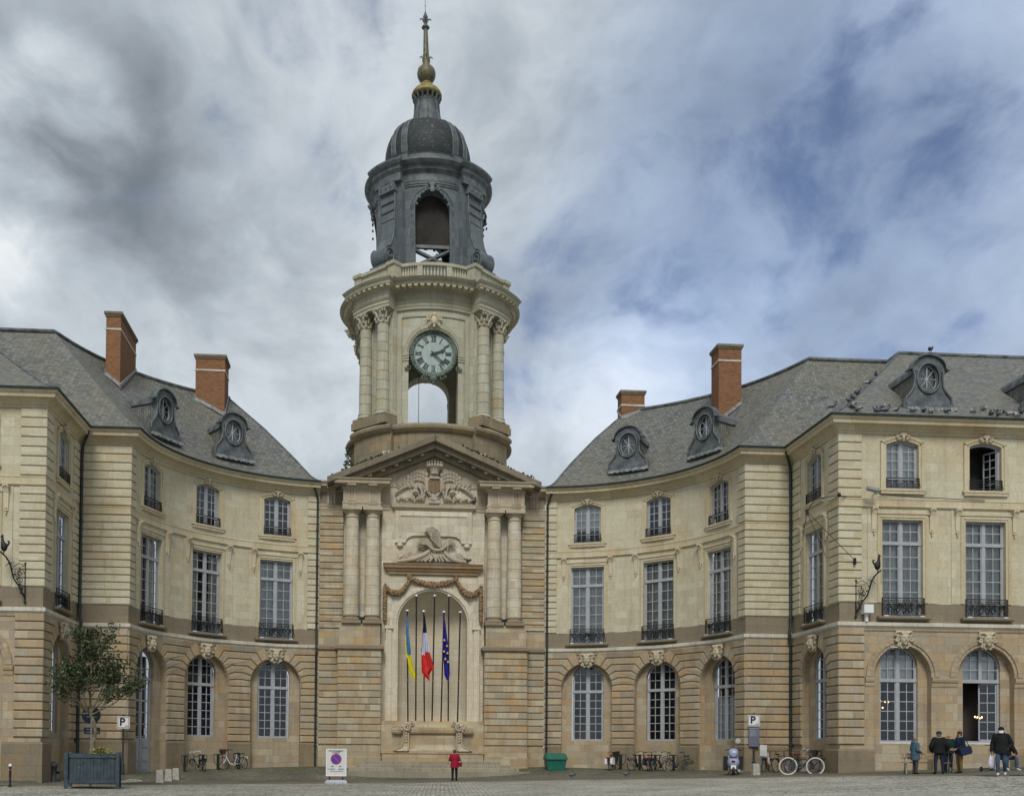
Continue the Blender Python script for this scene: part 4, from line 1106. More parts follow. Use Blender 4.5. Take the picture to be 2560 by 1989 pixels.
def leaf(w, z0, z1, rows, sgn):
    b = MB(); g_ = MB()
    x0, x1 = (0, sgn*w)
    for x in (x0, x1-sgn*.06): b.box(min(x, x+sgn*.06), max(x, x+sgn*.06), -.02, .025, z0, z1)
    b.box(min(x0, x1), max(x0, x1), -.02, .025, z0, z0+.08); b.box(min(x0, x1), max(x0, x1), -.02, .025, z1-.06, z1)
    b.box(sgn*w/2-.018, sgn*w/2+.018, -.015, .02, z0, z1)
    for i in range(1, rows): b.box(min(x0, x1), max(x0, x1), -.015, .02, z0+(z1-z0)*i/rows-.018, z0+(z1-z0)*i/rows+.018)
    g_.add([(x0, 0, z0), (x1, 0, z0), (x1, 0, z1), (x0, 0, z1)], [(0, 1, 2, 3) if sgn > 0 else (3, 2, 1, 0)])
    return b.mesh('window_leaf', m_paint), g_.mesh('leaf_pane', m_glass)
def open_meshes():
    b = MB(); op = dict(u=0, w=.775, zs=2.04, rise=.19, seg=True)
    for q in (-1, 1): b.box(q*.775, q*.70, -.05, .04, 0, 2.04)
    for i in range(12):
        a, c = -.775+1.55*i/12, -.775+1.55*(i+1)/12; b.prism([(a, optop(op, a)-.1), (c, optop(op, c)-.1), (c, optop(op, c)), (a, optop(op, a))], -.04, .05, LM, 0)
    b.box(-.775, .775, -.06, .04, 0, .07)
    return (b.mesh('window_frame', m_paint),)+leaf(.66, .08, 1.95, 5, -1)+leaf(.66, .08, 1.95, 5, 1)
opn_m = open_meshes()
def open_arch(B, u):
    o = B.inst('open_window', oar_m[0], frontM, u, WG['z0']-.12, -.52)
    put('glass_pane', oar_m[1], o); put('room_interior', rmg, o); put('blind', blgt, o); put('window_sill', slg, o)
    l = put('window_leaf', oar_m[2], o, (.83, .0, 0), rad(-12)); put('leaf_pane', oar_m[3], l)
    l = put('window_leaf', oar_m[4], o, (-.83, .0, 0), rad(72)); put('leaf_pane', oar_m[5], l)
    o['label'] = 'arched window with its lower leaves open'
def oarch_meshes():
    w = .91; b = MB(); g_ = MB(); op = dict(u=0, w=w, zs=WG['zs']-WG['z0'], rise=.93); top = lambda u: optop(op, u)
    for q in (-1, 1): b.box(q*w, q*(w-.075), -.05, .04, 0, 3.47)
    for i in range(14):
        a, c = -w+2*w*i/14, -w+2*w*(i+1)/14; b.prism([(a, top(a)-.09), (c, top(c)-.09), (c, top(c)), (a, top(a))], -.04, .05, LM, 0)
    b.box(-w, w, -.06, .04, 0, .09); b.box(-w, w, -.09, .035, 2.79, 2.95); b.box(-.075, .075, -.07, .03, 2.95, 4.33)
    for z in (3.4, 3.86): b.box(-w+.05, w-.05, -.028, .012, z-.019, z+.019) if z < 3.8 else b.box(-.75, .75, -.028, .012, z-.019, z+.019)
    for q in (-1, 1): b.box(q*.45-.019, q*.45+.019, -.03, .01, 2.95, 4.15)
    pl = [(-w+.02, 2.8), (w-.02, 2.8)]+[(w*.98-1.96*w*i/14, top(w*.98-1.96*w*i/14)-.02) for i in range(15)]
    g_.add([LM(x, 0, z) for x, z in pl], [tuple(range(len(pl)))])
    return (b.mesh('window_frame', m_paint), g_.mesh('glass_pane', m_glass))+leaf(.80, .09, 2.78, 6, -1)+leaf(.80, .09, 2.78, 6, 1)
oar_m = oarch_meshes()
pavs = [make_pav(1), make_pav(-1)]

# ------------------------------------------------------------ clock tower
TW = Block('clock_tower', 1, (0, 3, .4), 'tall stone clock tower with flag niche, dark lead belfry and slim gilded spire', 'tower')
def lean(z): return -.025*max(0, z-31)
AXY = 5.5
def tm(mb, up=False):
    """shear the upper tower by its slight real lean"""
    if up:
        for p in mb.v: p.x += lean(p.z)
    return mb
def tpart(name, mb, mats, parent=None, up=False): return TW.part(name, tm(mb, up), mats, parent)
# --- lower block
b = MB()
for q in (-1, 1): b.wall(towM, *sorted((q*3.0, q*6.58)), -.6, 17.2, (), 0, 3)
b.wall(towM, -3.02, 3.02, -.6, 19.0, [dict(u=0, w=2.02, z0=3.29, zs=8.95, rise=1.92, dep=.25)], .2, 1.5)
for q in (-1, 1): b.box(q*3.0, q*3.02, -.2, 0, -.6, 17.2)
b.add([(-6.58, 0, -.6), (-6.58, 11, -.6), (-6.58, 11, 17.2), (-6.58, 0, 17.2)], [(3, 2, 1, 0)]); b.add([(6.58, 0, -.6), (6.58, 11, -.6), (6.58, 11, 17.2), (6.58, 0, 17.2)], [(0, 1, 2, 3)])
b.add([(-6.58, 11, -.6), (6.58, 11, -.6), (6.58, 11, 17.2), (-6.58, 11, 17.2)], [(3, 2, 1, 0)]); b.add([(-6.58, 0, 17.15), (6.58, 0, 17.15), (6.58, 11, 17.15), (-6.58, 11, 17.15)], [(0, 1, 2, 3)])
body = tpart('facade_wall', b, m_twp)
for q in (-1, 1):
    b = MB(); quoins(b, towM, *sorted((q*5.4, q*6.62)), 1.9, 7.3, .385, .085); tpart('flank_blocks', b, m_tow)
    b = MB(); quoins(b, towM, *sorted((q*5.22, q*6.62)), 8.62, 15.5, .38, .085); tpart('flank_blocks', b, m_tow)
    b = MB(); b.box(q*5.3, q*6.64, -.07, 0, -.6, 1.82); b.box(q*5.3, q*6.62, -.04, 0, 7.62, 8.6); tpart('flank_plinth', b, m_tow)
    b = MB(); b.sweep([(q*6.6, 2.0), (q*6.6, 0), (q*5.3, 0)] if q < 0 else [(5.3, 0), (6.6, 0), (6.6, 2.0)], [(-.02, 7.28), (.05, 7.28), (.10, 7.36), (.17, 7.4), (.18, 7.56), (-.02, 7.64)]); tpart('flank_ledge', b, m_twd)
    # pedestal pier
    b = MB(); xa, xb = sorted((q*3.0, q*5.45)); b.box(xa, xb, -.84, 0, -.6, 7.3); b.box(xa-.05, xb+.05, -.95, 0, -.6, 1.25); b.box(xa-.02, xb+.02, -.90, 0, 1.25, 1.85)
    for i in range(14):
        z = 1.9+.385*i; n_ = random.choice((2, 2, 3)); cs = [xa+.0]+sorted(xa+(xb-xa)*random.uniform(.2, .8) for _ in range(n_-1))+[xb]
        if n_ == 3 and cs[2]-cs[1] < .4: cs.pop(2)
        for c0, c1 in zip(cs[:-1], cs[1:]): b.prism([(c0, z+.022), (c1, z+.022), (c1, z+.363), (c0, z+.363)], .82, .91, towM, .02)
        for xx, sg in ((xa, -1), (xb, 1)):
            Ms = (lambda X, s_: (lambda u, n, zz: Vector((X+s_*n, -u if s_ > 0 else -(.84-u), zz))))(xx, sg)
            b.prism([(0, z+.012), (.84, z+.012), (.84, z+.373), (0, z+.373)], 0, .04, Ms, .02) if sg < 0 else b.prism([(0, z+.012), (.84, z+.012), (.84, z+.373), (0, z+.373)], 0, .04, lambda u, n, zz: Vector((xb+n, -(.84-u), zz)), .02)
    tpart('pier', b, m_tow)
    b = MB(); b.sweep([(xa, 0), (xa, -.86), (xb, -.86), (xb, 0)], [(-.3, 7.26), (.05, 7.26), (.1, 7.34), (.17, 7.38), (.18, 7.56), (.1, 7.62), (-.86, 7.66)]); tpart('pier_ledge', b, m_twd)
    b = MB(); b.box(xa+.05, xb-.05, -.84, 0, 7.6, 8.84); tpart('pedestal', b, m_tow)
    for cx in (q*3.53, q*4.72):
        b = MB(); b.box(cx-.55, cx+.55, -1.0, -.0, 8.84, 9.02)
        b.lathe((cx, -.45, 0), [(.54, 9.02), (.56, 9.08), (.53, 9.15), (.46, 9.18), (.45, 9.24), (.49, 9.27), (.48, 9.32), (.435, 9.36)], 24)
        base = tpart('column', b, m_twd)
        b = MB(); prof = [(.435-.055*max(0, (z-11)/4.0)**1.3, z) for z in [9.34+.28*i for i in range(21)]]
        # the drums have slightly different tints
        nd = 10; zz = [9.34+(14.96-9.34)*i/nd for i in range(nd+1)]
        rr = lambda z: .435-.058*max(0, (z-10.5)/4.5)**1.3
        for i in range(nd): b.lathe((cx, -.45, 0), [(rr(zz[i]), zz[i]), (rr(zz[i+1]), zz[i+1]-.012)], 28, caps=False); b.lathe((cx, -.45, 0), [(rr(zz[i+1])-.012, zz[i+1]-.014), (rr(zz[i+1])-.012, zz[i+1]+.002)], 28, caps=False)
        put('shaft', b.mesh('shaft', m_twp, False, TW.org), base)
        b = MB(); b.lathe((cx, -.45, 0), [(.378, 14.94), (.42, 14.97), (.42, 15.03), (.385, 15.06), (.385, 15.16), (.40, 15.2), (.50, 15.32), (.52, 15.36)], 24); b.box(cx-.56, cx+.56, -1.02, .0, 15.36, 15.54)
        put('capital', b.mesh('capital', m_twt, False, TW.org), base)
# --- entablature, broken at the centre
ENT = [(-.1, 15.54), (.03, 15.54), (.03, 15.72), (.06, 15.74), (.06, 15.80), (.0, 15.84), (.0, 16.58), (.06, 16.60), (.10, 16.68), (.16, 16.74), (.20, 16.76), (.50, 16.80), (.52, 16.95), (.58, 16.99), (.62, 17.08), (-.4, 17.14)]
for q in (-1, 1):
    pth = [(-6.6, 6), (-6.6, 0), (-5.25, 0), (-5.25, -.86), (-3.1, -.86), (-3.1, -.22), (-2.55, -.22)]
    if q > 0: pth = [(-x, y) for x, y in reversed(pth)]
    b = MB(); b.sweep(pth, ENT); xa, xb = sorted((q*3.1, q*5.25)); b.box(xa, xb, -.855, 0, 15.56, 17.0); ob = tpart('entablature', b, m_twt)
    for cx, n in ((q*3.55, .86), (q*4.75, .86), (q*5.95, .0)):
        t = MB()
        for k in (-1, 0, 1): t.box(cx+k*.17-.06, cx+k*.17+.06, -(n+.05), -n+.01, 15.86, 16.56)
        t.box(cx-.28, cx+.28, -(n+.06), -n+.01, 16.5, 16.6); t.box(cx-.28, cx+.28, -(n+.08), -n+.01, 15.74, 15.80)
        for k in range(6): t.box(cx-.24+k*.085, cx-.19+k*.085, -(n+.07), -n-.0, 15.66, 15.74)
        t.box(cx-.25, cx+.25, -(n+.46), -n-.1, 16.69, 16.79)
        put('triglyph', t.mesh('triglyph', m_twt, False, TW.org), ob)
# --- pediment
b = MB()
for q in (-1, 1):
    for (zt, zb, n, x1) in ((19.68, 19.30, 1.45, 6.15), (19.32, 18.98, 1.15, 5.7), (19.0, 18.66, .75, 5.2)):
        sl = (19.68-17.10)/6.15
        pl = [(0, zb), (x1, zb-sl*x1), (x1, zt-sl*x1), (0, zt)] if q > 0 else [(-x1, zb-sl*x1), (0, zb), (0, zt), (-x1, zt-sl*x1)]
        b.prism(pl, -.3, n, towM, .03, back=True)
        if n == 1.15:
            for k in range(7):
                x = q*(.75+k*.75); z = zb-sl*abs(x); b.prism([(x-.13, z-.12-q*sl*-.13*0), (x+.13, z-.12), (x+.13, z+.05), (x-.13, z+.05)], .7, 1.05, towM, 0)
tpart('pediment_cornice', b, m_ped)
b = MB(); b.prism([(-6.1, 17.0), (6.1, 17.0), (0, 19.62)], -5, -.28, towM, 0); b.prism([(-5.2, 16.9), (5.2, 16.9), (0, 18.95)], -.3, .26, towM, 0); tpart('tympanum', b, m_twt)
# --- niche
b = MB(); N = 20; rings = []
for j in range(13):
    z = 3.29+(8.95-3.29)*j/12; rings.append([towM(-2.02*cos(PI*i/N), -.02-1.45*sin(PI*i/N), z) for i in range(N+1)])
for j in range(1, 9):
    e = PI/2*j/8.02; rings.append([towM(-2.02*cos(PI*i/N)*cos(e), -.02-1.45*sin(PI*i/N)*cos(e), 8.95+1.92*sin(e)) for i in range(N+1)])
b.loft(rings, False, False, smooth=True)
b.add([towM(-2.02*cos(PI*i/N), -.02-1.45*sin(PI*i/N), 3.295) for i in range(N+1)], [tuple(reversed(range(N+1)))])
tpart('niche', b, m_niche)
b = MB()
for r0, r1, n in ((2.02, 2.12, .26), (2.12, 2.30, .34), (2.30, 2.40, .28), (2.40, 2.62, .38), (2.62, 2.72, .42)):
    if r0 >= 2.4:
        pass
    a0 = arcpts(0, 8.95, r0, 0, PI, 28, r0-.1); a1 = arcpts(0, 8.95, r1, 0, PI, 28, r1-.1)
    if r0 < 2.35:
        for i in range(28): b.prism([a0[i], a1[i], a1[i+1], a0[i+1]], .18, n, towM, .008, rnd=.3)
    for q in (-1, 1): b.box(q*r0, q*r1, -n, -.18, 3.29, 8.95 if r0 < 2.35 else 8.75)
for q in (-1, 1):
    b.box(q*2.3, q*2.78, -.45, -.18, 8.62, 8.8); b.box(q*2.34, q*2.5, -.36, -.18, 8.8, 9.4)
tpart('niche_moulding', b, m_niche)
# ledge, panels, shelves
b = MB(); pth = [(-2.6, 0), (-2.6, -.3), (2.6, -.3), (2.6, 0)]
b.sweep(pth, [(-.3, 11.80), (.02, 11.80), (.05, 11.95), (.12, 12.0), (.14, 12.1), (.24, 12.16), (.26, 12.3), (.30, 12.34), (.32, 12.42), (-.3, 12.46)]); b.box(-2.6, 2.6, -.3, -.1, 11.8, 12.42); tpart('hood_ledge', b, m_ochre)
b = MB(); pth = [(-2.25, 0), (-2.25, -.28), (2.25, -.28), (2.25, 0)]
b.sweep(pth, [(-.2, 15.50), (.02, 15.52), (.1, 15.62), (.2, 15.68), (.22, 15.82), (.24, 15.9), (-.2, 15.94)]); b.box(-2.25, 2.25, -.3, -.1, 15.5, 15.92); tpart('trophy_shelf', b, m_twt)
b = MB()
oA = [(-2.25, 13.62), (-1.62, 13.62)]+[(-1.62+.55*(1-cos(PI/2*i/6)), 13.62+.42*sin(PI/2*i/6)) for i in range(1, 7)]+[(1.07+.55*sin(PI/2*i/6), 14.04-.42*(1-cos(PI/2*i/6))) for i in range(0, 7)]+[(2.25, 13.62), (2.25, 15.5), (-2.25, 15.5)]
b.prism(oA, .18, .34, towM, .03)
for x0, x1, z0, z1 in ((-1.98, 1.98, 15.2, 15.26), (-1.98, -1.92, 14.0, 15.2), (1.92, 1.98, 14.0, 15.2)): b.box(x0, x1, -.39, -.33, z0, z1)
for q in (-1, 1): b.ball((q*1.95, -.30, 13.5), .2, .12, .14, 8)
tpart('carved_panel', b, m_twp)
# impost bands beside the arch head
b = MB()
for q in (-1, 1): b.box(q*2.0, q*2.62, -.27, -.15, 10.78, 10.9); b.box(q*2.55, q*2.6, -.25, -.15, 10.4, 11.8)
tpart('spandrel_moulding', b, m_twp)
# --- garland
def garland(b, pts, r0, r1):
    P_ = [Vector(p) for p in pts]; N = len(P_)
    b.tube(P_, [r0+(r1-r0)*sin(PI*i/(N-1)) for i in range(N)], 8)
    for i in range(N):
        r = r0+(r1-r0)*sin(PI*i/(N-1))
        for k in range(5):
            a = random.uniform(0, 2*PI); d = Vector((cos(a)*.6, -abs(cos(a*1.3)), sin(a)))*r*.85
            b.ball(P_[i]+d, random.uniform(.05, .085), None, None, 5)
b = MB(); sw = lambda x0, z0, x1, z1, sag, n=13: [(x0+(x1-x0)*i/n, -.36, z0+(z1-z0)*i/n-sag*4*(i/n)*(1-i/n)) for i in range(n+1)]
garland(b, sw(-1.28, 11.55, 1.28, 11.55, .34), .09, .17)
for q in (-1, 1):
    garland(b, sw(q*1.35, 11.5, q*2.78, 11.1, .62, 11), .08, .17)
    garland(b, [(q*2.80, -.34, 11.1-.17*i) for i in range(13)], .10, .13)
    for k in range(9): b.ball((q*1.32+random.uniform(-.16, .16), -.38, 11.62+random.uniform(-.14, .18)), .10, .08, .09, 6)
tpart('garland', b, m_garl)
# --- rocaille trophy over the ledge
b = MB()
def plume(pts, r): b.tube([towM(x, .42+.1*sin(i*.6), z) for i, (x, z) in enumerate(pts)], [r*(.35+.65*sin(PI*min(1, (i+.6)/(len(pts))))) for i in range(len(pts))], 7)
for k in range(6):          # big curling crest
    o = k*.082; plume([(.42-o*.2, 13.4), (.40-o*.4, 13.9-o), (.24-o, 14.35-o*1.1), (-.08-o*.2, 14.56-o*1.2), (-.38+o*.2, 14.46-o*.8), (-.5+o*.6, 14.22-o*.2), (-.40+o*.8, 14.1+o*.3)], .05)
for k in range(5):          # left wave
    o = k*.078; plume([(.0-o, 13.2), (-.15-o*.2, 13.62-o), (-.42, 13.86-o), (-.78+o*.3, 13.84-o), (-.98+o*.8, 13.55-o*.2), (-.86+o, 13.35+o*.2)], .046)
    plume([(.5+o, 13.1), (.6+o*.6, 13.55-o), (.85, 13.86-o), (1.12-o*.3, 13.80-o), (1.26-o, 13.55), (1.12-o, 13.42)], .046)
plume([(-.1, 13.3), (-.5, 12.95), (-1.1, 12.68), (-1.7, 12.55), (-2.1, 12.52)], .14); plume([(.5, 13.3), (.75, 12.95), (1.15, 12.65), (1.6, 12.56), (1.95, 12.52)], .15)
for k in range(6): plume([(-.2+.1*k, 13.1), (.05+.17*k, 12.85), (.15+.22*k, 12.55)], .07); plume([(.1-.1*k, 12.95), (-.1-.2*k, 12.7), (-.25-.25*k, 12.52)], .06)
for k in range(9):          # feathered edges on the crest and the waves
    t = k/8; plume([(.30-.2*t, 13.9+.1*t), (.12-.42*t, 14.42-.05*t), (-.2-.36*t, 14.5-.28*t)], .045); plume([(.62+.1*t, 13.4+.1*t), (.9+.3*t, 13.80-.12*t), (1.2+.12*t, 13.66-.3*t)], .045); plume([(-.1-.2*t, 13.4), (-.45-.3*t, 13.76-.1*t), (-.85-.18*t, 13.7-.36*t)], .045)
for k in range(12):
    t = k/11; x = -2.0+4.0*t; plume([(x*.35, 12.9+.25*(1-abs(2*t-1))), (x*.8, 12.72+.12*random.random()), (x, 12.54)], .055); b.ball(towM(x*.95, .42, 12.62+.2*random.random()), .09, .07, .08, 5)
for q in (-1, 1):
    for k in range(5): plume([(q*(1.15+.15*k), 12.6), (q*(1.3+.12*k), 12.86+.07*(k % 2)), (q*(1.5+.12*k), 12.72)], .05)
for x, z, r in ((-1.35, 12.98, .22), (1.45, 12.92, .24), (-1.85, 12.7, .16), (1.8, 12.68, .14)): scroll((x, z), r, 1.3, towM, .36, .06, 1 if x > 0 else -1, PI if x > 0 else 0, b=b)
for k in range(26):
    a = PI*(1.05+.9*k/25); b.ball(towM(.22+.5*cos(a), .58, 13.55+.36*sin(a)), random.uniform(.07, .11), None, None, 5)
b.ball(towM(-.68, .3, 13.45), .22, .1, .22, 8)
tpart('rocaille_trophy', b, m_relief)
# --- coat of arms in the tympanum
b = MB()
sh = [(-.36, 17.32), (.36, 17.32), (.40, 17.0), (.34, 16.75), (.18, 16.55), (0, 16.47), (-.18, 16.55), (-.34, 16.75), (-.40, 17.0)]
outer = [(x*1.45, 17+(z-17)*1.35) for x, z in sh]
b.prism(list(reversed(outer)), .2, .46, towM, .06); arms = tpart('coat_of_arms', b, m_relief)
b = MB()
for i in range(6):
    x0 = -.36+.12*i
    z0 = 16.52+.9*abs(x0+.06)**1.6; b.prism([(x0+.01, z0), (x0+.11, z0), (x0+.11, 17.3), (x0+.01, 17.3)], .45, .50+.035*(i % 2), towM, .012, rnd=(.1, .9)[i % 2])
put('shield_stripes', b.mesh('shield_stripes', stone('two_tone_shield', [(.20, .14, .08), (.24, .17, .1), (.38, .33, .24), (.42, .37, .28)], 3, 5, 0, 0, .003, .1, .2), False, TW.org), arms)
b = MB()
b.lathe((0, 0, 0), [(.26, -.12), (.24, .0), (.30, .12), (.38, .3), (.42, .34)], 14, sy=.7, M=Matrix.Translation((.02, -.5, 17.75)))
for i in range(9):
    a = PI*(i/8); p = Vector((.02-.42*cos(a), -.5-.28*sin(a), 18.1)); b.tube([p-Vector((0, 0, .05)), p+Vector((-.04*cos(a), 0, .18))], [.075, .03], 6); b.ball(p+Vector((-.04*cos(a), -.02, .2)), .05, None, None, 6)
for q in (-1, 1): scroll((q*.14, 17.55), .12, 1.3, towM, .52, .05, q, PI/2, b=b)
b.box(-.28, .32, -.6, -.2, 17.36, 17.46)
put('crown', b.mesh('crown', m_carve if False else m_relief, False, TW.org), arms)
b = MB()
for q in (-1, 1):
    for r_ in range(3):                    # feathered wings
        for k in range(7):
            t = k/6; x = q*(.45+1.05*t); z = 17.62+.22*sin(t*PI*.9)-.2*r_-.22*t*t
            b.ball(towM(x, .36-.03*r_, z), .13, .07, .16, 6)
    for k in range(8): b.tube([towM(q*(.3+.02*k), .24, 17.6), towM(q*(.5+.06*k), .27, 18.0+.05*k-.05*k), towM(q*(.62+.1*k), .24, 18.12-.06*k)], [.05, .07, .03], 5)
put('carved_wings', b.mesh('carved_wings', m_relief, False, TW.org), arms)
b = MB()
for q in (-1, 1):
    for k in range(5):                     # flags and lances behind
        a = rad(18+14*k); b.tube([towM(q*.5, .22, 16.7), towM(q*(.5+1.75*cos(a)), .26, 16.7+1.3*sin(a))], .035, 5)
    b.prism([(q*1.0, 16.9), (q*2.1, 16.75), (q*2.25, 17.2), (q*2.0, 17.55), (q*1.3, 17.6)] if q > 0 else [(-1.3, 17.6), (-2.0, 17.55), (-2.25, 17.2), (-2.1, 16.75), (-1.0, 16.9)], .2, .32, towM, .05)
    for k in range(4): b.tube([towM(q*(1.1+.28*k), .34, 16.75+.05*k), towM(q*(1.35+.25*k), .36, 17.1), towM(q*(1.35+.2*k), .32, 17.5)], [.03, .05, .02], 5)
    b.ball(towM(q*1.08, .42, 16.58), .19, .16, .2, 10); b.tube([towM(q*.9, .5, 16.55), towM(q*1.1, .6, 16.62), towM(q*1.3, .5, 16.5)], .05, 6); b.ball(towM(q*1.05, .46, 16.84), .1, .1, .16, 6)
    for k in range(4): b.tube([towM(q*(.95-.04*k), .42, 17.0), towM(q*(.75-.03*k), .46, 16.7-.06*k), towM(q*(.72), .44, 16.4-.04*k), towM(q*(.98-.1*k), .42, 16.22)], [.04, .05, .05, .03], 5)
    b.tube([towM(q*1.2, .4, 16.35), towM(q*1.16, .42, 16.12), towM(q*1.12, .4, 15.98)], [.09, .08, .05], 6)
    b.tube([towM(q*1.3, .3, 16.3), towM(q*2.2, .3, 16.2)], .05, 5)
for q in (-1, 1):
    for k in range(7): b.tube([towM(q*(1.35+.12*k), .3, 17.0-.08*k), towM(q*(1.75+.09*k), .37, 16.85-.05*k), towM(q*(2.1+.02*k), .3, 16.55-.03*k)], [.03, .06, .02], 5)
    for k in range(10): b.ball(towM(q*(.62+.16*k), .36, 16.12+.06*(k % 3)), .10, .08, .09, 6)
    for k in range(6): b.tube([towM(q*(.5+.05*k), .42, 16.5-.05*k), towM(q*(.62+.07*k), .48, 16.32-.03*k), towM(q*(.55+.1*k), .42, 16.1)], [.03, .05, .03], 5)
b.ball(towM(0, .46, 16.2), .26, .16, .2, 10); b.box(-.3, .3, -.6, -.2, 15.92, 16.1)
for k in range(14): b.ball(towM(random.uniform(-.3, .3), .56, random.uniform(16.05, 16.4)), .06, None, None, 5)
for k in range(30):
    q = random.choice((-1, 1)); t = random.random(); b.ball(towM(q*(.48+.1*random.random()), .44, 16.55+.75*t), .06, .05, .07, 5)
put('carved_armour', b.mesh('carved_armour', m_relief, False, TW.org), arms)
# --- fountain plinth in the niche
b = MB(); b.box(-2.98, 2.98, -.75, 0, -.6, 3.1); b.box(-2.98, 2.98, -.55, -.1, 3.1, 3.29)
b.sweep([(-2.2, -.5), (-2.2, -.9), (2.2, -.9), (2.2, -.5)], [(-.3, 2.5), (.05, 2.52), (.13, 2.62), (.16, 2.78), (.13, 2.94), (.05, 3.02), (.02, 3.1), (-.4, 3.3)])
pr = [(.0, 1.5), (.35, 1.55), (.28, 1.62), (.12, 1.75), (.05, 1.95), (.03, 2.5), (-.3, 2.5)]
b.sweep([(-1.75, -.3), (-1.75, -.85), (1.75, -.85), (1.75, -.3)], [(-.3, 1.5)]+pr)
b.sweep([(-2.85, -.3), (-2.85, -1.1), (2.85, -1.1), (2.85, -.3)], [(-.6, .3), (.05, .3), (.05, 1.38), (.1, 1.42), (.1, 1.55), (-.6, 1.62)])
fp = tpart('fountain_plinth', b, m_tow)
for q in (-1, 1):
    b = MB(); b.ball((q*1.55, -1.02, 2.86), .34, .15, .30, 12); scroll((q*1.5, 2.9), .22, 1.7, towM, 1.2, .07, q, PI/2, b=b)
    for k in range(7): a_ = 2*PI*k/7; b.ball((q*1.55+.24*cos(a_), -1.14, 2.86+.22*sin(a_)), .07, .05, .07, 6)
    rgs = []
    for w_, n_, z_, dx in ((.19, 1.08, 2.66, 0), (.16, 1.12, 2.35, .0), (.15, 1.10, 2.05, .02), (.19, 1.14, 1.8, .06), (.30, 1.24, 1.62, .16), (.46, 1.30, 1.56, .28)):
        rgs.append([Vector((q*(1.52+dx)-w_, -.85, z_)), Vector((q*(1.52+dx)-w_, -n_+.03, z_)), Vector((q*(1.52+dx)-w_*.8, -n_, z_)), Vector((q*(1.52+dx)+w_*.8, -n_, z_)), Vector((q*(1.52+dx)+w_, -n_+.03, z_)), Vector((q*(1.52+dx)+w_, -.85, z_))])
    b.loft([list(reversed(r)) for r in rgs], True, True)
    for k in range(4): b.ball((q*1.52, -1.13, 2.55-.15*k), .10, .06, .08, 6)
    for k in (-1, 1): b.tube([(q*1.52+k*.15, -1.12, 2.6), (q*1.52+k*.13, -1.12, 2.1), (q*1.58+k*.19, -1.18, 1.78), (q*1.8+k*.38, -1.30, 1.6)], .035, 5)
    scroll((q*1.16, 3.1), .15, 1.3, towM, 1.05, .06, -q, PI/2, b=b); scroll((q*1.95, 2.85), .13, 1.3, towM, 1.05, .05, q, PI/2, b=b)
    put('scroll_console', b.mesh('scroll_console', m_twt, False, TW.org), fp)
# --- drum above the pediment
def pol(r, a): return Vector((r*cos(a), AXY+r*sin(a)))
def plan(rb, rd, ang, z, nb=10):
    pts = []
    for k in range(4):
        f = -PI/2+k*PI/2; a = rad(ang)
        for i in range(nb+1):
            p = pol(rb, f-a+2*a*i/nb); pts.append((p.x, p.y, z))
        for i in range(7):
            p = pol(rd, f+a+(PI/2-2*a)*i/6); pts.append((p.x, p.y, z))
    return pts
def stack(rows, name, mats, up=False, parent=None):
    b = MB(); b.loft([plan(*r) for r in rows], True, True); return tpart(name, b, mats, parent, up)
stack([(4.98, 5.32, 28, 16.9), (4.98, 5.32, 28, 20.42), (5.12, 5.46, 28, 20.46), (5.28, 5.62, 27.5, 20.62), (5.30, 5.64, 27.5, 20.75), (5.2, 5.54, 27.6, 20.9), (5.02, 5.36, 28, 20.97), (4.9, 5.2, 28, 20.985)], 'drum_base', m_drum)
bayM = lambda r, k: (lambda u, n, z: Vector((*(pol(r, -PI/2+k*PI/2+u/r)+Vector((cos(-PI/2+k*PI/2)*n, sin(-PI/2+k*PI/2)*n))), z)))
RB = 4.5; BW = rad(29.2)*RB
